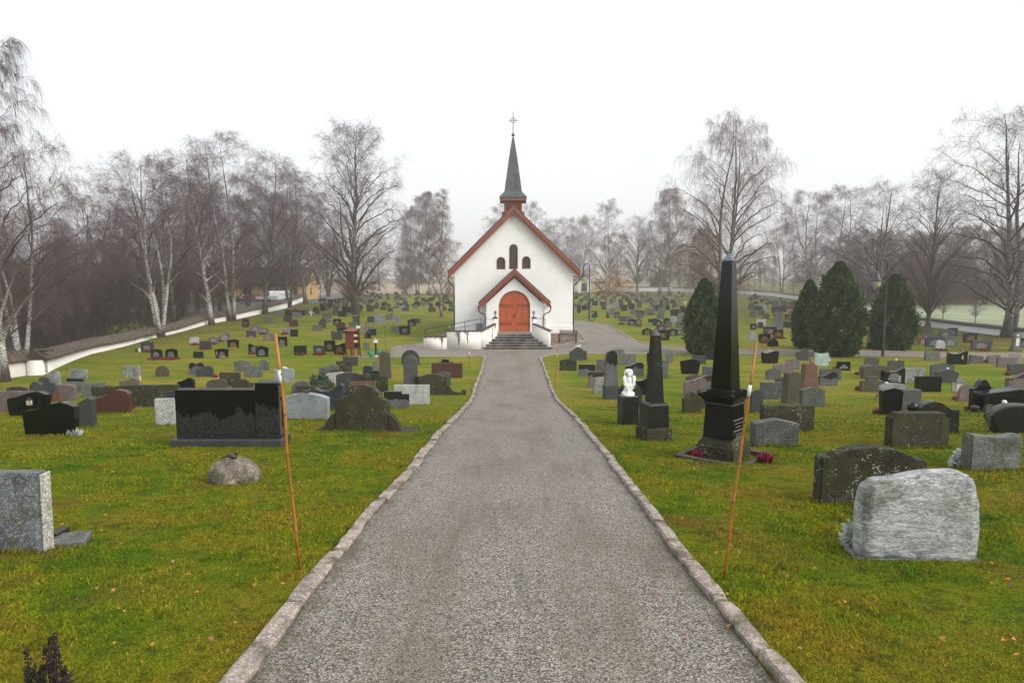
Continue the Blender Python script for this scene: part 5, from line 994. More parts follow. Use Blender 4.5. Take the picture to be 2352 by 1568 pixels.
def bush(name, u, v, wpx, hpx, mk, label, n, leaf, z=None, shape=1.0, p=None):
    p = p or G(u, v); s = SC(p); w, h = wpx/s/2, hpx/s; rng = np.random.default_rng(int(u)); k = n
    d = rng.normal(size=(k, 3)); d /= np.linalg.norm(d, axis=1)[:, None]; d[:, 2] = np.abs(d[:, 2])*1.0; r = rng.uniform(.45, 1.02, k)**.5
    lump = 1+.18*np.sin(d[:, 0]*7+u)*np.cos(d[:, 1]*6)+.12*np.sin(d[:, 2]*9); c = d*r[:, None]*lump[:, None]*np.array([w, w*.85, h])
    a = rng.normal(size=(k, 3))+d*1.2; a /= np.linalg.norm(a, axis=1)[:, None]; b = np.cross(a, rng.normal(size=(k, 3))); b /= np.linalg.norm(b, axis=1)[:, None]; L = leaf*rng.uniform(.6, 1.3, k)[:, None]
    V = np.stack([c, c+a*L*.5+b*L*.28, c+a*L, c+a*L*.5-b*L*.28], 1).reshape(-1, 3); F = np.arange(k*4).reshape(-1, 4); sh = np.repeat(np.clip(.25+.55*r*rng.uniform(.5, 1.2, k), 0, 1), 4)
    o = link(name, npmesh(name, V, F, {'shade': sh}), M[mk], None, (p.x, p.y, p.z if z is None else z)); tag(o, label, 'shrub'); return o
bush('conifer_shrub', 735, 890, 52, 27, 'conifer', 'spreading blue-green conifer shrub among stones left of path', 1500, .12)
g = byl('red-brown polished'); bush('potted_shrub', 254, 905, 26, 20, 'yellowbush', 'round yellow-green shrub behind the red-brown polished stone', 700, .07, p=G(252, 908))
bush('shrub', 131, 925, 17, 24, 'heatherbrown', 'rusty shrub between dark heart-shaped and pinkish arched stones', 400, .06)
bush('silver_bush', 2207, 1071, 40, 33, 'silver', 'silvery grey-leaved bush beside the coarse grey block', 900, .06)
bush('silver_bush', 1962, 1256, 36, 50, 'silver', 'small silvery edelweiss-like plant left of the rough white stone', 240, .085)
bush('conifer_shrub', 2090-572, 668, 40, 42, 'conifer', 'dark spreading evergreen before the far wall beneath a birch', 700, 1.0)
bush('shrub', 1518, 716, 17, 10, 'thuja', 'little dark green shrub topping a grey arched stone right of church', 220, .18, z=.35)
bush('succulent', 1772, 805, 22, 9, 'silver', 'pale blue plant showing over the black flared gravestone', 200, .06, p=G(1772, 832)+Vector((0, .35, .45)))
# rose stems by the oval stone
p = G(2272, 994); RS = empty('rose_bush', p); tag(RS, 'thin leafy rose stems left of the rounded black oval stone', 'shrub'); b = MB(); lv = MB(); rq = random.Random(8)
for k in range(4):
    pts = [Vector((0, 0, 0))]
    for i in range(6): pts.append(pts[-1]+Vector((rq.uniform(-.05, .05), rq.uniform(-.04, .04), .07+.01*k)))
    b.tube(pts, .005, 4)
    for q in pts[2:]:
        for j in range(4):
            d = Vector((rq.uniform(-1, 1), rq.uniform(-1, 1), rq.uniform(-.3, .4))).normalized()*.06; n = d.orthogonal().normalized()*.02; lv.add([q, q+d*.5+n, q+d, q+d*.5-n], [(0, 1, 2, 3)])
b.build('stems', M['bark'], RS); me = attrmesh('leaves', lv.v, lv.f, [.6]*len(lv.v)); link('leaves', me, M['thuja'], RS)
# dead perennial in the near left corner
p = G(112, 1600); DP = empty('dead_perennial', p); tag(DP, 'dark dried flower stalks in the nearest left corner', 'plant'); b = MB(); lf = MB(); s = SC(p); rq = random.Random(4)
for u, top in ((78, 1476), (96, 1495), (112, 1462), (122, 1490), (135, 1443), (142, 1468), (60, 1530), (152, 1525), (104, 1520), (128, 1510)):
    x = (u-112)/s; h = (1600-top)/s; y = rq.uniform(-.06, .06); b.tube([(x*.5, y, 0), (x*.9, y, h*.6), (x, y, h)], [.004, .003, .001], 4)
    for i in range(46):
        f = rq.uniform(.42, 1.0); r = .028*(1.05-f)*1.7+.006; a = rq.random()*2*PI; c = Vector((x*(.5+.5*f)+r*math.cos(a), y+r*math.sin(a), h*f)); lf.ball(c, (.006, .006, .008), 5, 4)
for i in range(26):
    a = rq.random()*2*PI; r = rq.uniform(.1, .3); q = Vector((0, 0, .03)); d = Vector((math.cos(a), math.sin(a)*.6, rq.uniform(.05, .35)))*r; n = Vector((-d.y, d.x, 0)).normalized()*.022; lf.add([q, q+d*.6+n, q+d, q+d*.6-n], [(0, 1, 2, 3)])
b.build('stalks', M['deadplant'], DP); lf.build('seed_heads', M['deadplant'], DP)
# snow sticks
def stick(base, top, r, band, label, m='bamboo', seg=6, mk=None):
    p = G(*base); t_ = PY(top[0], top[1], p.y-.02); e = empty('snow_stick', p); tag(e, label, 'marker stick', 'bamboo snow sticks along the paths'); q = t_-p
    L = q.length; b = MB(); nd = MB(); rq = random.Random(int(base[0])); side = Vector((0, 1, 0)); pts = []
    for i in range(seg+1): pts.append(q*(i/seg)+(Vector((rq.uniform(-1, 1), rq.uniform(-1, 1), 0))*r*.7 if 0 < i < seg else Vector((0, 0, 0))))
    pts[0] = Vector((0, 0, -.05)); b.tube(pts, [r*(1-.1*i/seg) for i in range(seg+1)], 8); b.build('cane', M[m], e, smooth=True)
    if r > .012:
        for i in range(1, seg): c = pts[i]; d = q.normalized()*.006; nd.tube([c-d*1.5, c-d*.4, c+d*.4, c+d*1.5], [r, r*1.22, r*1.22, r], 8)
        nd.build('nodes', M['bamboonode'], e)
    if band: f0, f1 = [(p.z*0+PY(base[0], v, p.y).z-p.z)/q.z for v in band]; MB().tube([q*f0, q*f1], r*1.15, 8).build('white_band', M['whitetape'], e, smooth=True)
stick((690, 1308), (633, 766), .0138, (878, 849), 'bamboo stick with white band leaning left beside the path, nearest on left')
stick((1661, 1329), (1737, 785), .0125, (908, 883), 'bamboo stick with white band leaning right beside the path, nearest on right')
stick((1081, 896), (1077.5, 797), .018, (814, 808), 'thin marker stick on the grass left of the path end')
stick((1273.5, 894), (1281, 798), .018, (818, 811), 'thin marker stick on the grass right of the path end')
stick((886, 806), (883.5, 744), .016, None, 'thin marker stick between the green watering cans and ramp wall', 'bark')
stick((1420.5, 757), (1421, 706), .02, None, 'thin marker stick on kerb of the curving path right of church', 'bark')
stick((2127.5, 806), (2127.5, 753), .02, (775, 772), 'thin marker stick before the stones at far right of cross path', 'bark')
stick((968, 743), (968, 724), .025, None, 'thin marker stick on grass left of the church wall', 'bark')
stick((1009, 722), (1009, 704), .03, None, 'thin marker stick beside the slim pale birch left of church', 'bark')
stick((1517, 710), (1516.5, 694), .03, None, 'thin marker stick among the stones right of church', 'bark')
# leaflet rack, post, tap, cans
p = G(810, 817); s = SC(p); RK = empty('wooden_rack', p, math.radians(-30)); tag(RK, 'red-brown wooden rack with slanting roof and shelves of booklets on legs', 'rack'); w, d_, h = 26/s, 19/s, 61/s; z0 = 17/s
for x in (-w/2+.05, w/2-.05):
    for y in (-d_/2+.05, d_/2-.05): MB().box(x-.045, x+.045, y-.045, y+.045, 0, z0+.02).build('leg', M['redpaint'], RK, bevel=.006)
b = MB().box(-w/2, -w/2+.03, -d_/2, d_/2, z0, h-.12).box(-w/2+.031, w/2-.001, -d_/2, -d_/2+.03, z0, h-.2).box(-w/2+.031, w/2-.001, d_/2-.03, d_/2, z0, h-.02).box(-w/2+.031, w/2-.031, -d_/2+.031, d_/2-.031, z0, z0+.03); b.build('case', M['redpaint'], RK, bevel=.004)
for i in (1, 2): zc = z0+(h-z0-.1)*i/3; MB().box(-w/2+.032, w/2-.01, -d_/2+.032, d_/2-.032, zc, zc+.025).build('shelf', M['redpaint'], RK)
for i in (1, 2): zc = z0+(h-z0-.1)*i/3+.027; MB().box(0, w/2-.06, -d_/2+.06, d_/2-.1, zc, zc+.13).build('booklets', M['paper'], RK, bevel=.01)
MB().box(-w/2-.12, w/2+.08, -d_/2-.12, d_/2+.12, -.02, .02, Matrix.Translation((0, 0, h-.02)) @ Matrix.Rotation(.24, 4, 'X')).build('roof', M['redpaint'], RK, bevel=.006)
p = G(828, 821); q = PY(823, 739, p.y); e = empty('sign_post', p); tag(e, 'tall thin black post with a small white plate beside the red-brown rack', 'post'); wb(MB().tube([p, q], .035, 8), 'post', M['iron'], e, e); wb(MB().box(q.x-.12, q.x+.12, q.y-.05, q.y-.038, q.z-.4, q.z-.24), 'plate', M['white'], e, e)
p = G(863.5, 821); s = SC(p); e = empty('tap_post', p); tag(e, 'black tap post with white head standing by green watering cans', 'tap post'); MB().box(-.055, .055, -.055, .055, 0, 42/s).build('post', M['iron'], e, bevel=.008); MB().box(-.12, .12, -.06, .06, 34/s, 41/s-.001).build('tap_box', M['white'], e, bevel=.01); MB().box(-.062, .062, -.062, .062, 0, 6/s).build('foot', M['white'], e, bevel=.008); MB().lathe([(.05, 0), (.05, .04), (.02, .07)], 10, (0, 0, 42/s)).build('cap', M['white'], e)
def can(u, v, rz, label):
    p = G(u, v); e = empty('watering_can', p, rz); tag(e, label, 'watering can', 'green watering cans by the taps'); MB().lathe([(.13, 0), (.14, .02), (.125, .28), (.1, .31), (.05, .33)], 14).build('body', M['greenplastic'], e, smooth=True)
    MB().tube([(-.12, 0, .06), (-.26, 0, .2), (-.38, 0, .34)], [.035, .02, .016], 8).lathe([(.02, 0), (.05, .035), (.05, .045)], 10, (-.38, 0, .33)).build('spout', M['greenplastic'], e, smooth=True); MB().tube([(.12, 0, .08), (.22, 0, .16), (.2, 0, .3), (.08, 0, .42), (-.04, 0, .4), (-.07, 0, .3)], .014, 6).build('handle', M['greenplastic'], e, smooth=True)
can(855, 821, 0, 'green watering can with its spout to the left beside the tap post'); can(850, 816.5, -.5, 'green watering can behind the one beside tap post'); can(871, 815, 2.6, 'green watering can hidden behind the tap post'); can(1361, 738.5, .3, 'green watering can beside the lamp post right of church')
p = G(1356, 736); e = empty('tap_post', p+Vector((.5, .6, 0))); tag(e, 'short post with yellow hose by the lamp right of church', 'tap post'); MB().box(-.08, .08, -.08, .08, 0, .95).build('post', M['bark'], e, bevel=.01); MB().tube([(-.1, -.1, .85), (-.3, -.2, .8), (-.42, -.25, .5), (-.36, -.3, .1), (-.2, -.3, .02)], .035, 6).build('hose', M['yellowhose'], e, smooth=True)
p = G(845, 822); tag(wb(MB().box(p.x-1.0, p.x+1.4, p.y-.15, p.y+1.1, .0, .05), 'boardwalk', M['deck'], None, empty('x', (0, 0, 0))), 'low weathered board platform under the tap and rack', 'platform'); bpy.data.objects.remove(bpy.data.objects['x'])
p = G(841, 778); e = empty('red_stake', p); tag(e, 'thin red-painted stake standing among stones behind the rack', 'stake'); q = PY(841, 739, p.y); wb(MB().tube([p, q], .035, 6).ball((q.x, q.y, q.z), .07, 8, 6), 'stake', M['redpaint'], e, e)
# street lamps
def lamp(base, top, label):
    p = G(*base); q = PY(top[0], top[1], p.y); H = q.z-p.z; e = empty('street_lamp', p); tag(e, label, 'street lamp', 'shepherd-crook lamps along the paths'); k = H/6.0; b = MB()
    b.tube([(0, 0, 0), (0, 0, H*.36), (0, 0, H*.365), (0, 0, H-.55*k)], [.085*k, .085*k, .06*k, .05*k], 10); b.build('post', M['lampmetal'], e, smooth=False); r = .38*k*.8; zc = H-r-.02
    b = MB(); b.tube([(0, 0, H-.6*k), (0, 0, zc)]+[(-r+r*math.cos(a), 0, zc+r*math.sin(a)) for a in [PI*i/12 for i in range(1, 13)]]+[(-2*r, 0, zc-.5*k)], .045*k, 8); b.build('crook', M['lampmetal'], e, smooth=True); z = zc-.5*k
    MB().lathe([(.06*k, .12*k), (.09*k, .02*k), (.12*k, -.12*k), (.2*k, -.32*k), (.33*k, -.5*k), (.36*k, -.53*k), (.33*k, -.54*k)], 18, (-2*r, 0, z)).build('lamp_shade', M['lampmetal'], e, smooth=True)
    MB().lathe([(.24*k, -.545*k), (.25*k, -.66*k), (.2*k, -.83*k), (.1*k, -.93*k), (.03*k, -.96*k)], 16, (-2*r, 0, z)).build('lamp_globe', M['amberglass'], e, smooth=True)
lamp((2027, 818), (2032, 594), 'tall curved-neck street lamp standing beside the thujas on the right'); lamp((1353, 737), (1353.5, 605), 'tall curved-neck street lamp right of the church beside the bend in the path')
# lanterns on graves and wreath
def grave_lantern(loc, h, label, stake=0, rz=0):
    e = empty('grave_lantern', loc, rz); tag(e, label, 'lantern'); b = MB(); z0 = stake; w = h*.24
    if stake: MB().tube([(0, 0, 0), (0, 0, stake)], .01, 5).build('stake', M['iron'], e)
    b.box(-w, w, -w, w, z0, z0+.02)
    for x in (-1, 1):
        for y in (-1, 1): b.tube([(x*w*.85, y*w*.85, z0+.02), (x*w, y*w, z0+h*.62)], .008, 4)
    b.build('frame', M['iron'], e); MB().box(-w*.8, w*.8, -w*.8, w*.8, z0+.022, z0+h*.6).build('glass', M['lampglass'], e); MB().lathe([(w*1.6, z0+h*.62), (w*.5, z0+h*.86), (w*.3, z0+h*.9), (.01, z0+h)], 4, (0, 0, 0), True).build('hood', M['iron'], e)
p = G(2198, 916); s = SC(p); grave_lantern(p, 40/s, 'black lantern on a stake beside the pinkish round-topped stone', 8/s+.12)
g = byl('just behind the gleaming'); grave_lantern((g['p'].x+.2, g['p'].y-.15, g['p'].z+.35), .25, 'small lantern before the black wavy stone on the left lawn', 0); p = G(62+12, 946+20)
g = byl('double-humped'); grave_lantern((g['p'].x+.28, g['p'].y-.2, g['p'].z+.1), .3, 'small lantern before the dark heart-shaped stone on the left lawn')
p = G(1905, 838); grave_lantern(p+Vector((.05, .2, .05)), .42, 'small lantern right of the pale mint gravestone', .1)
p = G(2238, 955); s = SC(p); b = MB(); e = empty('plant_holder', p); tag(e, 'low black three-legged holder near the tall black bell-topped stone', 'holder'); b.lathe([(.03, .1), (.1, .14), (.12, .26), (.06, .3)], 10)
for k in range(3): q = 2*PI*k/3; b.tube([(.08*math.cos(q), .08*math.sin(q), .14), (.15*math.cos(q), .15*math.sin(q), 0)], .012, 5)
b.build('stand', M['iron'], e)
for u, v, mk, lab in ((313, 808, 'iron', 'small dark lantern left of the dark lettered slab by white wall'), (320.5, 808, 'white', 'small white candle left of the dark lettered slab by white wall'), (674, 727, 'white', 'x')):
    if lab != 'x': p = G(u, v); s = SC(p); e = empty('grave_candle', p); tag(e, lab, 'candle'); MB().lathe([(.06, 0), (.065, .16), (.04, .2), (.02, .27)], 8).build('body', M[mk], e)
p = G(325, 888); e = empty('grave_candle', p+Vector((0, -.1, .28))); tag(e, 'pale yellow candle on the dark mossy slab behind the red-brown stone', 'candle'); MB().lathe([(.06, 0), (.06, .2), (.04, .22)], 8).build('body', M['paper'], e)
p = G(1867, 834); e = empty('wreath', p+Vector((0, -.02, .0))); tag(e, 'dark ring wreath leaning left of the pale mint gravestone', 'wreath'); MB().tube([(.19*math.cos(a), .06*math.sin(a)+.05, .22+.2*math.sin(a)) for a in [2*PI*k/18 for k in range(19)]], .04, 6).build('ring', M['twigrust'], e, smooth=True)
# white wooden crosses
for u, v, ht, lab in ((714.5, 726, 12.5, 'white wooden cross among stones in the left field'), (1573.5, 699, 8, 'small white cross among the stones left of the first thuja')):
    p = G(u, v); s = SC(p); h = ht/s; e = empty('white_cross', p); tag(e, lab, 'cross'); MB().box(-.05, .05, -.03, .03, -.05, h).box(-.26, -.051, -.029, .029, h*.6, h*.6+.1).box(.051, .26, -.029, .029, h*.6, h*.6+.1).build('cross', M['white'], e, bevel=.006)
p = G(2332, 806); s = SC(p); e = empty('memorial_pillar', p); tag(e, 'pale stepped memorial pillar with white plaque at the right edge', 'memorial'); h = 42/s; w = 10/s
MB().box(-w*1.1, w*1.1, -.25, .25, 0, .14).box(-w*.95, w*.95, -.2, .2, .141, .26).build('base', M['G'], e, bevel=.02); b = MB().prism([(-w*.8, .261), (w*.8, .261), (w*.7, h*.86)]+[(w*.7*math.cos(a), h*.86+h*.14*math.sin(a)) for a in [PI*i/10 for i in range(1, 10)]]+[(-w*.7, h*.86)], -.15, .15); b.build('shaft', M['G'], e, bevel=.015); MB().box(-w*.36, w*.36, -.165, -.151, h*.3, h*.72).build('plaque', M['white'], e); MB().ball((0, -.15, h*.86), (w*.3, .03, w*.3), 12, 8).build('medallion', M['white'], e, smooth=True)
# ================================================================== vehicles and houses beyond the walls
def car(name, loc, rz, L, Wd, H, paint, label, van=False):
    e = empty(name, loc, rz); tag(e, label, 'van' if van else 'car'); h = H
    if van: body = [(-.5, .14), (.5, .14), (.5, .42), (.47, .5), (.4, .56), (.3, .95), (.24, 1), (-.46, 1), (-.5, .9)]; win = [(.37, .58), (.285, .92), (.12, .92), (.12, .58)]
    else: body = [(-.5, .2), (.5, .2), (.5, .42), (.47, .54), (.26, .62), (.13, .95), (.06, 1), (-.3, 1), (-.37, .95), (-.47, .64), (-.5, .6)]; win = [(.2, .64), (.11, .93), (-.3, .93), (-.4, .64)]
    P = [(x*L, z*h) for x, z in body]; Mx = Matrix.Identity(4); b = MB().prism(P, -Wd/2, Wd/2); me = b.mesh('body', .07, False, 2)
    for v in me.vertices:
        f = v.co.z/h
        if f > .6: v.co.y *= 1-.28*(f-.6)/.4
    link('body', me, M[paint], e)
    for s in (-1, 1):
        k = lambda z: Wd/2*(1-.28*max(0, z/h-.6)/.4)+.008; Q = [(x*L, z*h) for x, z in win]; vs = [(x, s*k(z), z) for x, z in Q]; MB().add(vs+[(x, y-s*.03, z) for x, y, z in vs], [(0, 1, 2, 3), (4, 7, 6, 5), (0, 4, 5, 1), (1, 5, 6, 2), (2, 6, 7, 3), (3, 7, 4, 0)]).build('side_window', M['winglass'], e)
        MB().box(-.5*L-.012, -.5*L+.05, s*Wd*.36-.1, s*Wd*.36+.1, h*(.45 if not van else .35), h*.58).build('taillight', M['taillight'], e, bevel=.01); MB().box(.5*L-.05, .5*L+.012, s*Wd*.36-.14, s*Wd*.36+.14, h*.36, h*.44).build('headlight', M['lampglass'], e, bevel=.01)
        for x in (-.32, .31):
            R = .32; Mw = Matrix.Translation((x*L, s*(Wd/2-.09), R)) @ Matrix.Rotation(PI/2, 4, 'X'); t_ = MB().lathe([(R*.6, -.11), (R*.95, -.11), (R, -.06), (R, .06), (R*.95, .11), (R*.6, .11)], 18); t_.v = [tuple(Mw @ Vector(v)) for v in t_.v]; wh = t_.build('wheel', M['tyre'], e, smooth=False); r_ = MB().lathe([(.02, -.115), (R*.58, -.115), (R*.58, .115), (.02, .115)], 14); r_.v = [tuple(Mw @ Vector(v)) for v in r_.v]; r_.build('rim', M['rim'], wh)
    zr0, zr1 = (.66*h, .92*h) if not van else (.6*h, .92*h); xr = (-.478*L-.01, -.392*L-.012) if not van else (-.503*L-.006, -.5*L-.002); MB().add([(xr[0], -Wd*.36, zr0), (xr[0], Wd*.36, zr0), (xr[1], Wd*.33, zr1), (xr[1], -Wd*.33, zr1)], [(0, 1, 2, 3)]).build('rear_window', M['winglass'], e)
    MB().box(-.5*L-.012, -.5*L+.04, -Wd*.42, Wd*.42, .2*h, .33*h).build('bumper', M['tyre'] if not van else M[paint], e, bevel=.02); MB().box(-.5*L-.022, -.5*L-.013, -.26, .26, .36*h, .43*h).build('number_plate', M['white'], e); return e
c = G(586, 693.5); car('parked_car', (c.x, c.y, .04), math.radians(62), 4.4, 1.8, 1.5, 'carred', 'red hatchback parked behind the wall before the ochre building')
c = G(638, 691.5); car('parked_van', (c.x+.6, c.y, .04), math.radians(38), 4.9, 1.95, 1.95, 'carwhite', 'white van parked behind the wall near the end of the ochre building', True)
c = G(540, 700); car('parked_car', (c.x-2, c.y+4, .04), math.radians(20), 4.4, 1.8, 1.45, 'cardark', 'dark car parked behind the wall left of the red hatchback')
c = G(613, 694.5); e = empty('flatbed_trailer', (c.x, c.y, .04), math.radians(20)); tag(e, 'low white flatbed trailer parked left of the white van', 'trailer'); MB().box(-1.9, 1.9, -.9, .9, .62, .74).box(-1.9, 1.9, -.9, -.86, .741, 1.05).box(-1.9, 1.9, .86, .9, .741, 1.05).build('bed', M['carwhite'], e, bevel=.015); MB().box(-1.95, 1.95, -.95, -.9, 1.051, 1.12).build('board', M['ochre'], e)
for x in (-.5, .5):
    for s in (-.95, .95): MB().tube([(x, s-.08, .32), (x, s+.08, .32)], .32, 14).build('wheel', M['tyre'], e)
def house(name, x0, x1, y0, y1, he, hr, wm, rm, label, wins, axis='x', rz=0):
    cx, cy = (x0+x1)/2, (y0+y1)/2; e = empty(name, (cx, cy, 0), rz); tag(e, label, 'building'); a, c = (x1-x0)/2, (y1-y0)/2
    if axis == 'x': g = [(-c, 0), (c, 0), (c, he), (0, hr), (-c, he)]; Mx = Matrix.Rotation(PI/2, 4, 'Z'); MB().prism(g, -a, a, Mx).build('wall', wm, e)
    else: MB().prism([(-a, 0), (a, 0), (a, he), (0, hr), (-a, he)], -c, c).build('wall', wm, e)
    for s in (-1, 1):
        o = .5; hw = c if axis == 'x' else a; ln = a if axis == 'x' else c; sl = (hr-he)/hw; q = [(0, hr+.02), (s*(hw+o), he-o*sl+.02), (s*(hw+o), he-o*sl+.24), (0, hr+.26)]; q = q if s < 0 else q[::-1]
        MB().prism(q, -ln-o, ln+o, Matrix.Rotation(PI/2, 4, 'Z') if axis == 'x' else None).build('roof', rm, e)
    for f, (wx, wy, z, ww, wh) in wins:
        b = MB(); bp_ = MB()
        if f == 'y': b.box(wx-ww/2, wx+ww/2, -c-.04, -c+.02, z, z+wh); bp_.box(wx-ww/2+.1, wx+ww/2-.1, -c-.05, -c-.041, z+.1, z+wh-.1)
        else: b.box(a-.02, a+.04, wy-ww/2, wy+ww/2, z, z+wh); bp_.box(a+.041, a+.05, wy-ww/2+.1, wy+ww/2-.1, z+.1, z+wh-.1)
        fr_ = b.build('window', M['winwood'], e); bp_.build('pane', M['winglass'], fr_)
    return e
q = G(700, 690); house('ochre_building', q.x-34, q.x-.5, q.y+3, q.y+11, 3.3, 6.4, M['ochre'], M['oldroof'], 'long low ochre building behind the birches at left', [('y', (x, 0, 1.0, 1.1, 1.3)) for x in (-14, -10, -5, 0, 5, 9)]+[('y', (14.5, 0, .9, .9, 1.6)), ('x', (0, -1, .9, 1.1, 1.6))], 'x')
q = PY(2215, 640, 118); house('pale_red_house', q.x-5, q.x+4.5, 122, 132, 5.2, 7.6, M['palebrick'], M['paleroof'], 'pale red house half hidden behind the trees at right', [('y', (-2.5, 0, 2.6, 1, 1.3)), ('y', (1.5, 0, 2.6, 1, 1.3))], 'y')
# ================================================================== trees
def unit(v): return v/np.maximum(np.linalg.norm(v, axis=-1, keepdims=True), 1e-9)
def grow(st, di, ln, K, trop, wob, rng, tropz=1.0):
    """N polylines of K points; trop: pull towards +z (or down when negative), growing along the branch"""
    N_ = len(st); P = np.zeros((N_, K, 3)); P[:, 0] = st; d = unit(di.copy()); step = (ln/(K-1))[:, None]
    for i in range(1, K):
        t = i/(K-1); d = unit(d+rng.normal(size=(N_, 3))*wob+np.array([0, 0, 1.])*np.asarray(trop(t) if callable(trop) else trop).reshape(-1, 1)); P[:, i] = P[:, i-1]+d*step
    return P
def kids(P, R, n, tlo, thi, ang, rng, angj=.2, bias=None):
    """n start points per parent spread along it; returns start, dir, parent index, t"""
    N_, K, _ = P.shape; pi = np.repeat(np.arange(N_), n); m = len(pi); t = np.tile(np.linspace(0, 1, n) if n > 1 else [.5], N_); t = np.clip(tlo+(thi-tlo)*(t+rng.uniform(-.5, .5, m)/max(n, 1)), tlo, min(thi, .995))
    x = t*(K-1); i = np.minimum(x.astype(int), K-2); f = (x-i)[:, None]; s = P[pi, i]*(1-f)+P[pi, i+1]*f; tan = unit(P[pi, i+1]-P[pi, i]); r = R[pi, i]*(1-f[:, 0])+R[pi, i+1]*f[:, 0]
    az = np.arange(m)*2.399+rng.uniform(-.5, .5, m); ref = np.where(np.abs(tan[:, 2:3]) > .9, np.array([[1., 0, 0]]), np.array([[0, 0, 1.]])); a = unit(np.cross(tan, ref)); b = np.cross(tan, a)
    q = ang+rng.normal(size=m)*angj; d = tan*np.cos(q)[:, None]+(a*np.cos(az)[:, None]+b*np.sin(az)[:, None])*np.sin(q)[:, None]; return s, d, pi, t, r
def tubes(P, R, n):
    N_, K, _ = P.shape; tan = np.zeros_like(P); tan[:, 1:-1] = P[:, 2:]-P[:, :-2]; tan[:, 0] = P[:, 1]-P[:, 0]; tan[:, -1] = P[:, -1]-P[:, -2]; tan = unit(tan)
    ref = np.where(np.abs(tan[:, :1, 2:3]) > .85, np.array([1., 0, 0]), np.array([0, 0, 1.])); a = unit(np.cross(tan, np.broadcast_to(ref, tan.shape))); b = np.cross(tan, a); th = 2*PI*np.arange(n)/n
    V = P[:, :, None, :]+R[:, :, None, None]*(a[:, :, None, :]*np.cos(th)[None, None, :, None]+b[:, :, None, :]*np.sin(th)[None, None, :, None]); rad = np.repeat(R[:, :, None], n, 2)
    idx = np.arange(N_*K*n).reshape(N_, K, n); A = idx[:, :-1]; B = idx[:, 1:]; F = np.stack([A, np.roll(A, -1, 2), np.roll(B, -1, 2), B], -1).reshape(-1, 4); return V.reshape(-1, 3), F, rad.ravel()
def join(parts):
    V, F, A = [], [], []; o = 0
    for v, f, a in parts: V.append(v); F.append(f+o); A.append(a); o += len(v)
    return np.concatenate(V), np.concatenate(F), np.concatenate(A)
def taper(r0, K, end=.25, p=1.): t = np.linspace(0, 1, K); return r0[:, None]*(1-(1-end)*t[None, :]**p)
ENV = dict(oval=[.45, .72, .92, 1, .97, .85, .62, .3], broad=[.8, .95, 1, .96, .88, .74, .52, .25], weep=[.75, .95, 1, .92, .78, .6, .4, .16], cone=[.7, .9, .95, .85, .72, .55, .36, .14], ball=[.7, .9, 1, 1, .98, .88, .68, .35])
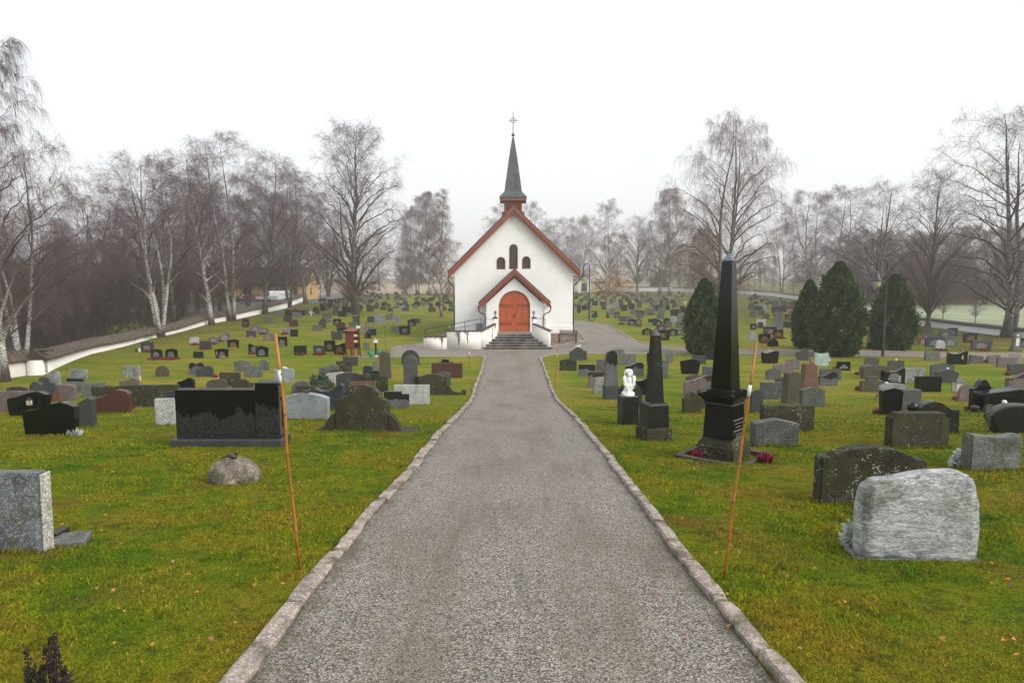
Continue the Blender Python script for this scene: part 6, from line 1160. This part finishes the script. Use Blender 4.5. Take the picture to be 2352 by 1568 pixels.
def tree(seed, H, cr, stems=1, spread=.1, first=.16, droop=.5, limbs=36, env='oval', rise=.75, twig=1.0, trunk_r=None, dens=1.0, weep=.5, bend=.05, fine=1.0):
    """limbs run from the stems out to an envelope: H height, cr crown radius, rise how steeply the limbs climb.
    Returns (trunk arrays, crown arrays, twig tips)"""
    rng = np.random.default_rng(seed); tr = trunk_r or H*.0125; n = stems; E = np.array(ENV[env])
    az = rng.uniform(0, 2*PI)+2*PI*np.arange(n)/n+rng.uniform(-.3, .3, n); tl = spread*rng.uniform(.6, 1.2, n)*(1 if n > 1 else .2)
    di = np.stack([np.cos(az)*tl*1.6, np.sin(az)*tl*1.6, np.ones(n)], 1); st = np.stack([np.cos(az)*tr*.55*(n > 1), np.sin(az)*tr*.55*(n > 1), np.full(n, -.1)], 1)
    ln = H*rng.uniform(.84, .98, n); ln[0] = H*.97; P0 = grow(st, di, ln, 18, .11 if n < 4 else .06, bend, rng); R0 = taper(np.full(n, tr*(.72 if n > 1 else 1)), 18, .05, .85); R0[:, 0] *= 1.5; R0[:, 1] *= 1.08
    T = [tubes(P0, R0, 9)]
    m = limbs; q = (np.arange(m)+rng.uniform(0, 1, m))/m; zt = first+(1-first)*np.clip(q, 0, .985)**.92; e = np.interp((zt-first)/(1-first), np.linspace(0, 1, 8), E)*cr*rng.uniform(.72, 1.06, m)
    a2 = np.arange(m)*2.399963+rng.uniform(-.45, .45, m); zs = np.clip(zt*H-e*rise*rng.uniform(.75, 1.3, m), first*H*.55, H*.95)
    end = np.stack([np.cos(a2)*e, np.sin(a2)*e, zt*H], 1); si = np.array([np.argmax([np.cos(a-az[k])*(n > 1)*1.0+rng.normal()*.5 for k in range(n)]) for a in a2])
    pz = P0[:, :, 2]; s0 = np.zeros((m, 3)); r0 = np.zeros(m)
    for i in range(m):
        k = si[i]
        for c in range(3): s0[i, c] = np.interp(zs[i], pz[k], P0[k, :, c])
        r0[i] = np.interp(zs[i], pz[k], R0[k])
    end[:, :2] += s0[:, :2]*.6; end[:, 2] -= .12*droop*e; K = 12; tt = np.linspace(0, 1, K)[None, :, None]; L = np.linalg.norm(end-s0, axis=1)
    ctl = s0+(end-s0)*np.array([.42, .42, .72])+rng.normal(size=(m, 3))*.05*L[:, None]
    P1 = s0[:, None]*(1-tt)**2+2*ctl[:, None]*tt*(1-tt)+end[:, None]*tt**2; wob = np.cumsum(rng.normal(size=(m, K, 3)), 1)*.018*L[:, None, None]; P1 = P1+wob*np.minimum(1, tt*3)
    P1[:, -3:, 2] -= droop*np.array([.0, .03, .10])[None]*L[:, None]
    R1 = taper(np.minimum(r0*.6, tr*.42)*np.clip(L/(cr*1.1), .4, 1.15), K, .14, .8); T.append(tubes(P1, R1, 6)); C = []
    s, d, pi2, t2, r = kids(P1, R1, int(9*dens), .18, 1, .72, rng, .22); d[:, 2] += .3*(1-droop*.5); l2 = L[pi2]*.36*(1.1-.6*t2)*rng.uniform(.55, 1.35, len(t2))+.3; P2 = grow(s, d, l2, 7, (lambda q: .05-.2*droop*q), .13, rng); R2_ = taper(np.clip(r*.55, .006, .026), 7, .3); C.append(tubes(P2, R2_, 4))
    s, d, pi3, t3, r = kids(P2, R2_, int(7*dens), .12, 1, .7, rng, .3); l3 = (l2[pi3]*.42*(1.1-.5*t3)+.2)*rng.uniform(.6, 1.4, len(t3)); P3 = grow(s, d, l3, 5, (lambda q: .05-.4*droop*q), .14, rng); R3 = taper(np.full(len(l3), .0075*twig), 5, .55); C.append(tubes(P3, R3, 3))
    s, d, pi4, t4, r = kids(P3, R3, int(4*fine), .2, 1, .6, rng, .35); d[:, 2] -= .6*weep; l4 = (.3+1.0*weep*rng.random(len(t4)))*rng.uniform(.5, 1.3, len(t4)); P4 = grow(s, d, l4, 5 if weep > .7 else 4, -.7*weep, .1, rng); R4 = taper(np.full(len(l4), .0052*twig), P4.shape[1], .6); C.append(tubes(P4, R4, 3))
    return join(T), join(C), P4.reshape(-1, 3)
PROTO = {}
def proto(key, *a, **k):
    if key not in PROTO:
        T, C, tips = tree(*a, **k); PROTO[key] = (npmesh('trunk', T[0], T[1], {'rad': T[2]}), npmesh('crown', C[0], C[1], {'rad': C[2]}), tips)
        for me in PROTO[key][:2]: me.polygons.foreach_set('use_smooth', [True]*len(me.polygons))
        PROTO[key][0].materials.append(None); PROTO[key][1].materials.append(None)
    return PROTO[key]
def leaves(tips, n, size, rng, zlo=None, zhi=None):
    t = tips
    if zhi is not None: t = t[(t[:, 2] < zhi) & (t[:, 2] > (zlo or 0))]
    c = t[rng.integers(0, len(t), n)]+rng.normal(size=(n, 3))*.05; a = unit(rng.normal(size=(n, 3))+np.array([0, 0, -.8])); b = unit(np.cross(a, rng.normal(size=(n, 3)))); L = size*rng.uniform(.6, 1.3, (n, 1))
    return npmesh('leaves', np.stack([c, c+a*L*.5+b*L*.36, c+a*L, c+a*L*.5-b*L*.36], 1).reshape(-1, 3), np.arange(n*4).reshape(-1, 4))
def plant_tree(name, key, base, top_v, label, tm, cm, rz=0., sx=1., lean=(0, 0), Hp=18., leafs=None, group='bare trees round the churchyard', p=None, H=None, cat='tree'):
    p = p or G(*base); H = H or (PY(base[0], top_v, p.y).z-p.z); k = H/Hp*.985; tr, cr_, tips = PROTO[key]; e = empty(name, p, rz); e.scale = (k*sx, k*sx, k); e.rotation_euler = (lean[0], lean[1], rz); tag(e, label, cat, group)
    for nm, me, mm in (('trunk', tr, tm), ('crown', cr_, cm)):
        o = link(nm, me, None, e); o.material_slots[0].link = 'OBJECT'; o.material_slots[0].material = M[mm]
    if leafs: n, sz, mk, zl, zh = leafs; link('leaves', leaves(tips, n, sz/k, np.random.default_rng(int(base[0]) if base else 3), zl, zh), M[mk], e)
    return e
B = 'birch_tree'
proto('weep1', 21, 18, 3.3, droop=.8, weep=1.3, limbs=40, env='weep', rise=1.1, first=.2, trunk_r=.19, bend=.03)
proto('airy', 41, 18, 3.6, droop=.45, weep=.85, limbs=36, env='weep', rise=1.2, first=.2, trunk_r=.17, bend=.025, dens=.75, fine=3, twig=.8)
proto('airy2', 42, 18, 4.4, stems=3, spread=.13, droop=.5, weep=.8, limbs=34, env='oval', rise=1.1, first=.22, trunk_r=.17, dens=.7, fine=3, twig=.8)
proto('weep2', 22, 18, 3.8, stems=3, spread=.12, droop=.9, weep=1.2, limbs=46, env='oval', rise=1.0, first=.18, trunk_r=.2)
proto('fan', 23, 18, 4.6, stems=5, spread=.085, droop=.35, weep=.35, limbs=48, env='ball', rise=1.0, first=.36, trunk_r=.25, bend=.045)
proto('mid1', 24, 18, 4.2, bend=.03, droop=.4, weep=.4, limbs=40, env='oval', rise=.9, first=.2)
proto('mid2', 25, 18, 4.4, bend=.035, stems=2, spread=.06, droop=.45, weep=.45, limbs=42, env='broad', rise=.85, first=.2)
proto('big1', 26, 18, 4.5, droop=.3, weep=.4, limbs=56, env='oval', rise=1.05, first=.1, trunk_r=.3, dens=1.15)
proto('big2', 27, 18, 4.9, stems=3, spread=.075, droop=.6, weep=.95, limbs=60, env='ball', rise=.8, first=.16, trunk_r=.36, dens=1.05)
proto('slim', 28, 18, 2.5, droop=.3, weep=.4, limbs=32, env='cone', rise=1.1, first=.14, trunk_r=.15)
proto('upright', 29, 18, 4.6, droop=.1, weep=.15, limbs=60, env='oval', rise=1.25, first=.14, trunk_r=.28, bend=.025)
proto('round', 30, 18, 9, stems=4, spread=.2, droop=.15, weep=.15, limbs=80, env='ball', rise=.6, first=.08, trunk_r=.3, dens=1.25, fine=5)
proto('old', 31, 18, 6.2, stems=2, spread=.1, droop=.5, weep=.45, limbs=44, env='ball', rise=.6, first=.2, trunk_r=.46, bend=.08)
T = plant_tree
# left side
T(B, 'airy', (13, 876), 52, 'tall weeping white birch cut by the left picture edge', 'birch', 'twig', .4, 1.05)
p = G(-30, 858); T(B, 'airy2', (-20, 850), 255, 'weeping birch with curved low boughs beside the tall one at left edge', 'birch', 'twig', 1.7, 1.5, p=G(52, 838), H=13.2)
T(B, 'fan', (369, 774), 350, 'multi-stemmed white birch fanning up before the tiled wall', 'birch', 'twig', .6, 1.2)
T(B, 'slim', (401, 742), 360, 'slim pale birch just behind the tiled wall', 'birch', 'twig', 2.1, 1.1)
T(B, 'mid1', (486, 746), 345, 'white-footed birch growing before the wall, second from fanning birch', 'birch', 'twig', .9, 1.2)
T(B, 'mid2', (533, 737), 300, 'taller birch before the wall with black-scarred white trunk', 'birch', 'twig', 2.9, 1.15)
T(B, 'mid1', (609, 721), 342, 'straight birch before the wall beside the parked red car', 'birchold', 'twig', 4.2, 1.2)
T(B, 'mid2', (664, 706), 378, 'dark-trunked birch before the wall in front of white van', 'birchold', 'twig', 5.2, 1.1)
T(B, 'mid1', (702, 698), 400, 'birch at the end of the tiled wall by the ochre gable', 'birchold', 'twig', 1.2, 1.3)
T(B, 'slim', (738, 693), 440, 'slender birch on the grass beyond the end of tiled wall', 'birch', 'twig', 1.2, 1.3)
T(B, 'big1', (818, 722), 266, 'largest left birch with wide ascending limbs and withered rusty leaves', 'birchold', 'twig', 2.4, 1.0, leafs=(4200, .10, 'leafrust', 1.5, 9))
T(B, 'slim', (1013.5, 727), 432, 'slim pale-trunked birch left of the church', 'birch', 'twigrust', .3, 1.0)
T(B, 'weep1', (985, 678), 436, 'weeping birch behind the slim pale birch left of church', 'birch', 'twig', 2.0, 1.6)
T(B, 'weep2', (958, 676), 470, 'weeping birch in the mist behind the far left gravestones', 'birch', 'twig', .2, 1.2)
T('lime_tree', 'round', (931, 672), 590, 'low fan-shaped misty tree behind the far left rows of stones', 'bark', 'twig', .2, .7)
T(B, 'mid2', (1150, 668), 468, 'misty birch rising behind the left slope of church roof', 'birch', 'twig', .7, 1.2)
T(B, 'mid1', (1222, 668), 462, 'misty birch rising behind the right slope of church roof', 'birch', 'twig', 1.9, 1.2)
# right side
T(B, 'mid1', (1288, 670), 498, 'misty birch right of the church near the far gateway', 'birch', 'twig', .4, 1.4)
T(B, 'weep2', (1330, 668), 490, 'misty weeping birch behind the lamp right of church', 'birch', 'twig', 3.4, 1.2)
T(B, 'mid2', (1396, 730), 458, 'birch with black and white trunk and golden leaves right of church', 'birch', 'twigrust', 1.1, .85, leafs=(1700, .15, 'leafgold', 2.0, 7.5))
T('lime_tree', 'upright', (1463, 669), 494, 'tall misty dark-trunked tree before the far wall', 'bark', 'twig', .7, .95)
T(B, 'weep1', (1537, 679), 428, 'white-trunked weeping birch left of the largest right birch', 'birch', 'twigrust', 2.4, 1.5)
T(B, 'weep2', (1516, 676), 500, 'misty birch behind the white-trunked weeping birch', 'birch', 'twig', 1.4, 1.2)
T(B, 'big2', (1657, 716), 260, 'largest right birch with long drooping twigs behind the first thuja', 'birchold', 'twigrust', .9, .98)
T(B, 'weep1', (1612, 690), 520, 'smaller weeping birch behind the first thuja', 'birch', 'twigrust', .1, 1.6)
T(B, 'mid2', (1795, 674), 515, 'misty birch in the gap right of tall obelisk', 'birchold', 'twig', 2.2, 1.2)
T(B, 'weep2', (1868, 690), 428, 'first of two broad birches behind the middle thujas', 'birch', 'twig', 1.2, 1.3)
T(B, 'mid2', (1926, 690), 424, 'second of two broad birches behind the middle thujas', 'birch', 'twig', 4.1, 1.35)
T(B, 'old', (2012, 743), 410, 'crooked birch with white foot behind the tall street lamp', 'birchold', 'twig', 1.5, .95)
T('lime_tree', 'upright', (2131, 754), 384, 'upright many-branched tree with dark trunk right of the last thuja', 'bark', 'twig', .3, .92)
T(B, 'old', (2317, 774), 228, 'stout old dark birch at the right picture edge', 'birchold', 'twig', 4.4, 1.05)
for u, v, tv, key, lab, sx in ((2165, 735, 612, 'slim', 'young sapling in green field behind the upright dark tree', .9), (2240, 744, 612, 'slim', 'young pale sapling in green field left of the stout old birch', .9), (1775, 668, 590, 'slim', 'young sapling beyond the wall right of the tall obelisk', 1.2), (1822, 675, 600, 'slim', 'young sapling beyond the wall left of the second thuja', 1.2)): T('sapling', key, (u, v), tv, lab, 'bark', 'twig', u % 6, sx)
for u, d, H, key, lab, sx, cm in ((2060, 112, 12, 'round', 'broad dark purple tree beyond the wall behind the lamp', 1.1, 'twigrust'), (2150, 116, 12, 'round', 'broad dark purple tree beyond the wall right of the lamp', 1.15, 'twig'), (2262, 118, 13.5, 'round', 'rounded purple-brown tree in the field left of the stout old birch', 1.15, 'twigrust'), (2345, 125, 14, 'round', 'broad purple tree beyond field behind the stout old birch', 1.1, 'twig'), (2440, 120, 14, 'round', 'broad purple tree beyond the right picture edge', 1.1, 'twig'), (1985, 115, 12, 'round', 'misty purple tree beyond the wall between second and third thujas', 1.1, 'twig')):
    q = PY(u, 700, d); T('purple_tree', key, (u, 700), 0, lab, 'bark', cm, u % 6, sx, p=Vector((q.x, d, 0)), H=H)
# wood behind the left wall: every tree its own object
tr_ = random.Random(12); wi = 0
for u, d, tv in ((28, 66, 520), (90, 74, 480), (135, 60, 540), (185, 84, 450), (215, 66, 500), (245, 92, 420), (290, 76, 470), (325, 100, 440), (345, 70, 560), (425, 84, 400), (455, 104, 380), (505, 98, 430), (570, 112, 400), (640, 138, 430), (690, 150, 450), (755, 160, 480), (872, 215, 530), (10, 95, 560), (150, 100, 520), (-40, 80, 460), (-90, 64, 400), (400, 124, 470), (545, 140, 440), (250, 120, 520), (60, 110, 560)):
    q = PY(u, 700, d); key = tr_.choice(['mid1', 'mid2', 'fan', 'weep2', 'slim', 'upright', 'round']) if u > 300 else tr_.choice(['mid2', 'fan', 'round', 'upright', 'mid1']); H = PY(u, tv, d).z*(.78 if key == 'round' else 1); wi += 1
    e = T('woodland_tree', key, (u, 700), 0, 'bare dark tree in the misty wood behind the left tiled wall', 'birchold' if tr_.random() < .4 else 'bark', tr_.choice(['twig', 'twigdark', 'twigdark']), tr_.random()*6, 1.15, p=Vector((q.x, d, 0)), H=H, group='trees of the wood behind the left wall')
for u, d, tv in ((1255, 235, 520), (1305, 250, 540), (1420, 260, 530), (1590, 230, 540), (1700, 240, 560), (1745, 260, 575), (1560, 255, 560), (1850, 200, 540), (1960, 190, 520)):
    q = PY(u, 700, d); H = PY(u, tv, d).z; T('misty_tree', tr_.choice(['mid1', 'mid2', 'weep2']), (u, 700), 0, 'pale tree dissolving in the mist beyond the far wall', 'bark', 'twig', tr_.random()*6, 1.25, p=Vector((q.x, d, 0)), H=H, group='misty trees beyond the far wall')
# thicket of thin bare stems behind the wall
def thicket(name, boxes, n, hlo, hhi, m, label, seed):
    rng = np.random.default_rng(seed); P = []
    for (u0, u1, d0, d1), k in boxes:
        k = int(n*k); d = rng.uniform(d0, d1, k); u = rng.uniform(u0, u1, k); P.append(np.stack([(u-W0/2)/FPX*d, d, np.zeros(k)], 1))
    st = np.concatenate(P); wl = sorted((q[1], q[0]) for q in gp(WL)); st = st[(st[:, 0] > 0) | (st[:, 0] < np.interp(st[:, 1], [q[0] for q in wl], [q[1] for q in wl])-1.4)]; k = len(st); ln = rng.uniform(hlo, hhi, k); di = np.stack([rng.normal(size=k)*.18, rng.normal(size=k)*.18, np.ones(k)], 1); P0 = grow(st, di, ln, 6, .02, .08, rng); R0 = taper(rng.uniform(.012, .03, k), 6, .3)
    s, d, pi, t, r = kids(P0, R0, 12, .12, 1, .6, rng, .3); P1 = grow(s, d, ln[pi]*.35*rng.uniform(.5, 1.2, len(t)), 4, -.04, .15, rng); R1 = taper(np.full(len(t), .010), 4, .6)
    s, d, pi, t, r = kids(P1, R1, 4, .2, 1, .6, rng, .3); P2 = grow(s, d, rng.uniform(.25, .7, len(t)), 3, -.1, .15, rng); R2_ = taper(np.full(len(t), .008), 3, .7)
    V, F, A = join([tubes(P0, R0, 4), tubes(P1, R1, 3), tubes(P2, R2_, 3)]); tag(link(name, npmesh(name, V, F), M[m]), label, None, None, 'stuff')
thicket('thicket', [((-60, 330, 44, 60), .34), ((-120, 420, 60, 95), .46), ((380, 530, 88, 120), .12)], 1100, 1.6, 5.5, 'twigdark', 'dense brown thicket of bare stems behind the wall', 5)
thicket('thicket', [((2040, 2500, 122, 150), 1)], 420, 1.5, 4.2, 'twigrust', 'low bare thicket beyond the right field', 6)
for u, v, lab in ((222, 792, 'yellow-leaved bush behind the near end of the tiled wall'), (270, 782, 'thin yellow bush behind tiled wall right of the first yellow bush')):
    p = G(u, v+6)+Vector((0, 2.5, 0)); s = SC(p); o = bush('yellow_bush', u, v, 70, 38, 'yellowbush', lab, 420, .16, p=p)
# thujas
def thuja(u0, u1, vt, vb, label, seed, n=15000):
    p = G((u0+u1)/2, vb); s = SC(p); w, H = (u1-u0)/s/2*.94, (vb-vt)/s*.965; rng = np.random.default_rng(seed); e = empty('thuja_tree', p+Vector((0, w*.7, 0))); tag(e, label, 'conifer', 'clipped thujas along the cross path')
    MB().tube([(0, 0, -.05), (0, 0, .5), (0, 0, H*.8)], [.14, .12, .02], 8).build('trunk', M['bark'], e)
    prof = lambda z: np.interp(z, [0, .03, .1, .25, .45, .65, .82, .93, 1], [.5, .74, .92, 1, .97, .8, .53, .3, .04])
    def lump(az, z): return .95+.10*np.sin(az*4+z*11+seed)+.10*np.sin(az*9-z*19+seed*2)+.08*np.sin(az*5+z*37)+.06*np.sin(az*14-z*53)
    def cloud(k, r0, r1, leaf, sh0):
        z = rng.random(k)**.92; az = rng.uniform(0, 2*PI, k); rr_ = rng.uniform(r0, r1, k); r = prof(z)*w*lump(az, z)*rr_; c = np.stack([r*np.cos(az), r*np.sin(az), z*H*(.97+.05*rng.random(k))+.02], 1)
        out = np.stack([np.cos(az), np.sin(az), np.zeros(k)], 1); a = unit(out*.45+np.array([0, 0, 1.])*rng.uniform(.3, 1.2, (k, 1))+rng.normal(size=(k, 3))*.35); b = unit(np.cross(a, out+rng.normal(size=(k, 3))*.9)); L = leaf*rng.uniform(.6, 1.5, (k, 1))
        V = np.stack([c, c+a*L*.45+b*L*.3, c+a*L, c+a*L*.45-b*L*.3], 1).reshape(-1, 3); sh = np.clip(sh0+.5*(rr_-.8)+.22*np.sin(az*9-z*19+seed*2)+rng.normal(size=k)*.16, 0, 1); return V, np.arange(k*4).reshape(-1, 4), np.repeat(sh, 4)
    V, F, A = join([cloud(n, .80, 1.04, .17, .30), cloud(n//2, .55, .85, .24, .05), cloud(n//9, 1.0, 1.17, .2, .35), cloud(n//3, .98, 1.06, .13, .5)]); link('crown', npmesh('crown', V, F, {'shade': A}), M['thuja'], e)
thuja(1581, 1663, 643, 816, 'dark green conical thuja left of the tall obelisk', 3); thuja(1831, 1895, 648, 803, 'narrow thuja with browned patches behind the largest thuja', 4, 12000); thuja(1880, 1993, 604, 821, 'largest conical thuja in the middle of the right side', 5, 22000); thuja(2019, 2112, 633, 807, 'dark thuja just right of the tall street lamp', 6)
# ================================================================== lawn blades and fallen leaves
def blades():
    rng = np.random.default_rng(2); X = []; Y = []
    for y0, y1, dn in ((2.6, 5, 5200), (5, 8, 3600), (8, 12, 1900), (12, 18, 850), (18, 30, 330)):
        w = .80*y1+1.2; k = int(dn*(y1-y0)*2*w); x = rng.uniform(-w, w, k); y = rng.uniform(y0, y1, k); ok = (np.abs(x) < .79*y+1) & (rng.random(k) < np.clip((31-y)/12, 0, 1)); X.append(x[ok]); Y.append(y[ok])
    x, y = np.concatenate(X), np.concatenate(Y); ex = np.linspace(2, 31, 120); l = np.interp(y, ex, [EL(q) for q in ex])-.15; r = np.interp(y, ex, [ER(q) for q in ex])+.14; j = rng.uniform(-.05, .05, len(x)); ok = (x < l+j) | (x > r-j); x, y = x[ok], y[ok]
    pn = lambda f, a, b: np.sin(x*f+a)*np.sin(y*f*1.13+b)+.6*np.sin(x*f*2.3+b+y*.7)*np.sin(y*f*2.1-a)
    cl = pn(1.1, .3, 2)+.7*pn(4.7, 1, .4); keep = rng.random(len(x)) < np.clip(.68+.28*cl, .22, 1); x, y, cl = x[keep], y[keep], cl[keep]; k = len(x)
    h = rng.uniform(.013, .034, k)*np.clip(1+.22*cl, .55, 1.5); h = np.where(rng.random(k) < .02, h*1.8, h)*np.clip(.8+y*.02, .8, 1.2); wd = np.clip(.0011+.00032*y, .0014, .008)*rng.uniform(.7, 1.3, k); az = rng.uniform(0, 2*PI, k); q = rng.uniform(0, 2*PI, k); ln = h*rng.uniform(.3, 1.5, k)
    BX, BY = [], []
    for g in GS:
        if g['y'] > 26: continue
        e = g['o']; m_ = int(900*max(.35, 1-g['y']/34)*(g['mw']+g['th'])); q_ = rng.uniform(0, 2*(g['mw']+g['th']), m_); lx = np.where(q_ < 2*g['mw'], q_ % g['mw']-g['mw']/2, np.where(q_ < 2*g['mw']+g['th'], -g['mw']/2, g['mw']/2)); ly = np.where(q_ < g['mw'], -g['th']/2, np.where(q_ < 2*g['mw'], g['th']/2, (q_ % g['th'])-g['th']/2)); gr = rng.random(m_)**2*.10; lx = lx+np.sign(lx)*gr*(np.abs(lx) >= g['mw']/2-1e-6); ly = ly+np.sign(ly)*gr*(np.abs(ly) >= g['th']/2-1e-6); c_, s_ = math.cos(e.rotation_euler[2]), math.sin(e.rotation_euler[2]); BX.append(e.location.x+lx*c_-ly*s_); BY.append(e.location.y+lx*s_+ly*c_)
    bx, by = np.concatenate(BX), np.concatenate(BY); kb = len(bx); x = np.concatenate([x, bx]); y = np.concatenate([y, by]); cl = np.concatenate([cl, np.full(kb, .2)]); k = len(x); ext = lambda a, v: np.concatenate([a, v]); h = ext(h, rng.uniform(.03, .075, kb)); wd = ext(wd, np.clip(.0013+.00032*by, .0014, .008)); az = ext(az, rng.uniform(0, 2*PI, kb)); q = ext(q, rng.uniform(0, 2*PI, kb)); ln = ext(ln, rng.uniform(.008, .035, kb))
    z = hza(y); b = np.stack([x, y, z-.004], 1); s = np.stack([np.cos(q), np.sin(q), 0*q], 1)*wd[:, None]; d = np.stack([np.cos(az)*ln, np.sin(az)*ln, h], 1); m = b+np.stack([np.cos(az)*ln*.35, np.sin(az)*ln*.35, h*.62], 1)
    V = np.stack([b-s, b+s, m+s*.75, b+d, m-s*.75], 1).reshape(-1, 3); i = np.arange(k)[:, None]*5; tri = np.concatenate([i+np.array([[0, 1, 2]]), i+np.array([[0, 2, 4]]), i+np.array([[4, 2, 3]])], 1).reshape(-1, 3); sh = np.repeat(np.clip(rng.normal(.5, .27, k)+.06*cl, 0, 1), 5)
    print('blades', k); tag(link('grass', npmesh('grass', V, tri, {'shade': sh}, 3), M['blade']), 'short mossy autumn grass of the lawns', None, None, 'stuff')
blades()
def litter():
    rng = np.random.default_rng(9); k = 800; y = 2.6+rng.random(k)**1.6*22; x = rng.uniform(-1, 1, k)*(.78*y+1); l = np.array([EL(q) for q in y]); r = np.array([ER(q) for q in y]); ok = (x < l-.1) | (x > r+.1) | (rng.random(k) < .12); ok &= rng.random(k) < 1.0; x, y = x[ok], y[ok]; k = len(x); c = np.stack([x, y, hza(y)+.03], 1); a = unit(np.stack([rng.normal(size=k), rng.normal(size=k), rng.normal(size=k)*.25], 1)); b = unit(np.cross(a, np.stack([rng.normal(size=k)*.25, rng.normal(size=k)*.25, np.ones(k)], 1))); L = rng.uniform(.02, .05, (k, 1)); up = np.array([0, 0, .012])
    V = np.stack([c, c+a*L*.4+b*L*.42+up, c+a*L, c+a*L*.4-b*L*.42+up], 1).reshape(-1, 3); me = npmesh('fallen_leaves', V, np.arange(k*4).reshape(-1, 4)); me.materials.append(M['leaforange']); me.materials.append(M['leafbrown']); me.polygons.foreach_set('material_index', rng.integers(0, 5, k)//2 % 2); tag(link('fallen_leaves', me), 'scattered orange and brown fallen leaves on the lawn', None, None, 'stuff')
M['leaforange'] = plain('fallen_orange_leaf', (.42, .16, .03), .6, .4, 6, 0); M['leafbrown'] = plain('fallen_brown_leaf', (.2, .1, .06), .7, .4, 6, 0)
litter()
# ================================================================== air, sky, light, camera
HZ = MB().box(-960, 960, -420, 960, -1.5, 40).build('haze', None); tag(HZ, 'pale morning mist over the churchyard', None, None, 'stuff')
hm = bpy.data.materials.new('mist'); hm.use_nodes = True; ht = hm.node_tree; ht.nodes.clear(); vo = ht.nodes.new('ShaderNodeVolumePrincipled'); vo.inputs['Color'].default_value = (.985, .985, .99, 1); vo.inputs['Density'].default_value = .0014; vo.inputs['Anisotropy'].default_value = .7; oo = ht.nodes.new('ShaderNodeOutputMaterial'); ht.links.new(vo.outputs[0], oo.inputs['Volume']); HZ.data.materials.append(hm)
wd = bpy.data.worlds.new('World'); S.world = wd; wd.use_nodes = True; wt = wd.node_tree; sk = wt.nodes.new('ShaderNodeTexSky'); sk.sky_type = 'NISHITA'; sk.sun_disc = False; SE_, SR_ = math.radians(36), math.radians(122)
sk.sun_elevation = SE_; sk.sun_rotation = SR_; sk.dust_density = 5; sk.air_density = 1.4
mx = wt.nodes.new('ShaderNodeMix'); mx.data_type = 'RGBA'; mx.inputs[0].default_value = .82; wt.links.new(sk.outputs[0], mx.inputs[6]); mx.inputs[7].default_value = (8.15, 8.25, 8.45, 1); bg = wt.nodes['Background']; wt.links.new(mx.outputs[2], bg.inputs[0]); bg.inputs[1].default_value = .078
sl = bpy.data.lights.new('sun', 'SUN'); sl.energy = 1.5; sl.angle = math.radians(35); sl.color = (1, .96, .9); so = bpy.data.objects.new('sun', sl); COL.objects.link(so); sd = Vector((math.sin(SR_)*math.cos(SE_), math.cos(SR_)*math.cos(SE_), math.sin(SE_))); so.rotation_euler = sd.to_track_quat('Z', 'Y').to_euler()
cam = bpy.data.cameras.new('camera'); co = bpy.data.objects.new('camera', cam); COL.objects.link(co); co.location = (0, 0, CAMZ); co.rotation_euler = (PI/2-PITCH, 0, 0); cam.sensor_fit = 'HORIZONTAL'; cam.sensor_width = 36; cam.lens = 36*FPX/W0; cam.clip_end = 3000; cam.clip_start = .1; S.camera = co
S.view_settings.view_transform = 'Standard'; S.view_settings.look = 'None'; S.view_settings.gamma = 1; S.view_settings.exposure = .95
S.render.engine = 'CYCLES'; S.cycles.max_bounces = 6; S.cycles.diffuse_bounces = 3; S.cycles.glossy_bounces = 3; S.cycles.volume_bounces = 3; S.cycles.transparent_max_bounces = 4
S.cycles.use_adaptive_sampling = True; S.cycles.adaptive_threshold = .006; S.cycles.use_denoising = True
S.cycles.caustics_reflective = False; S.cycles.caustics_refractive = False
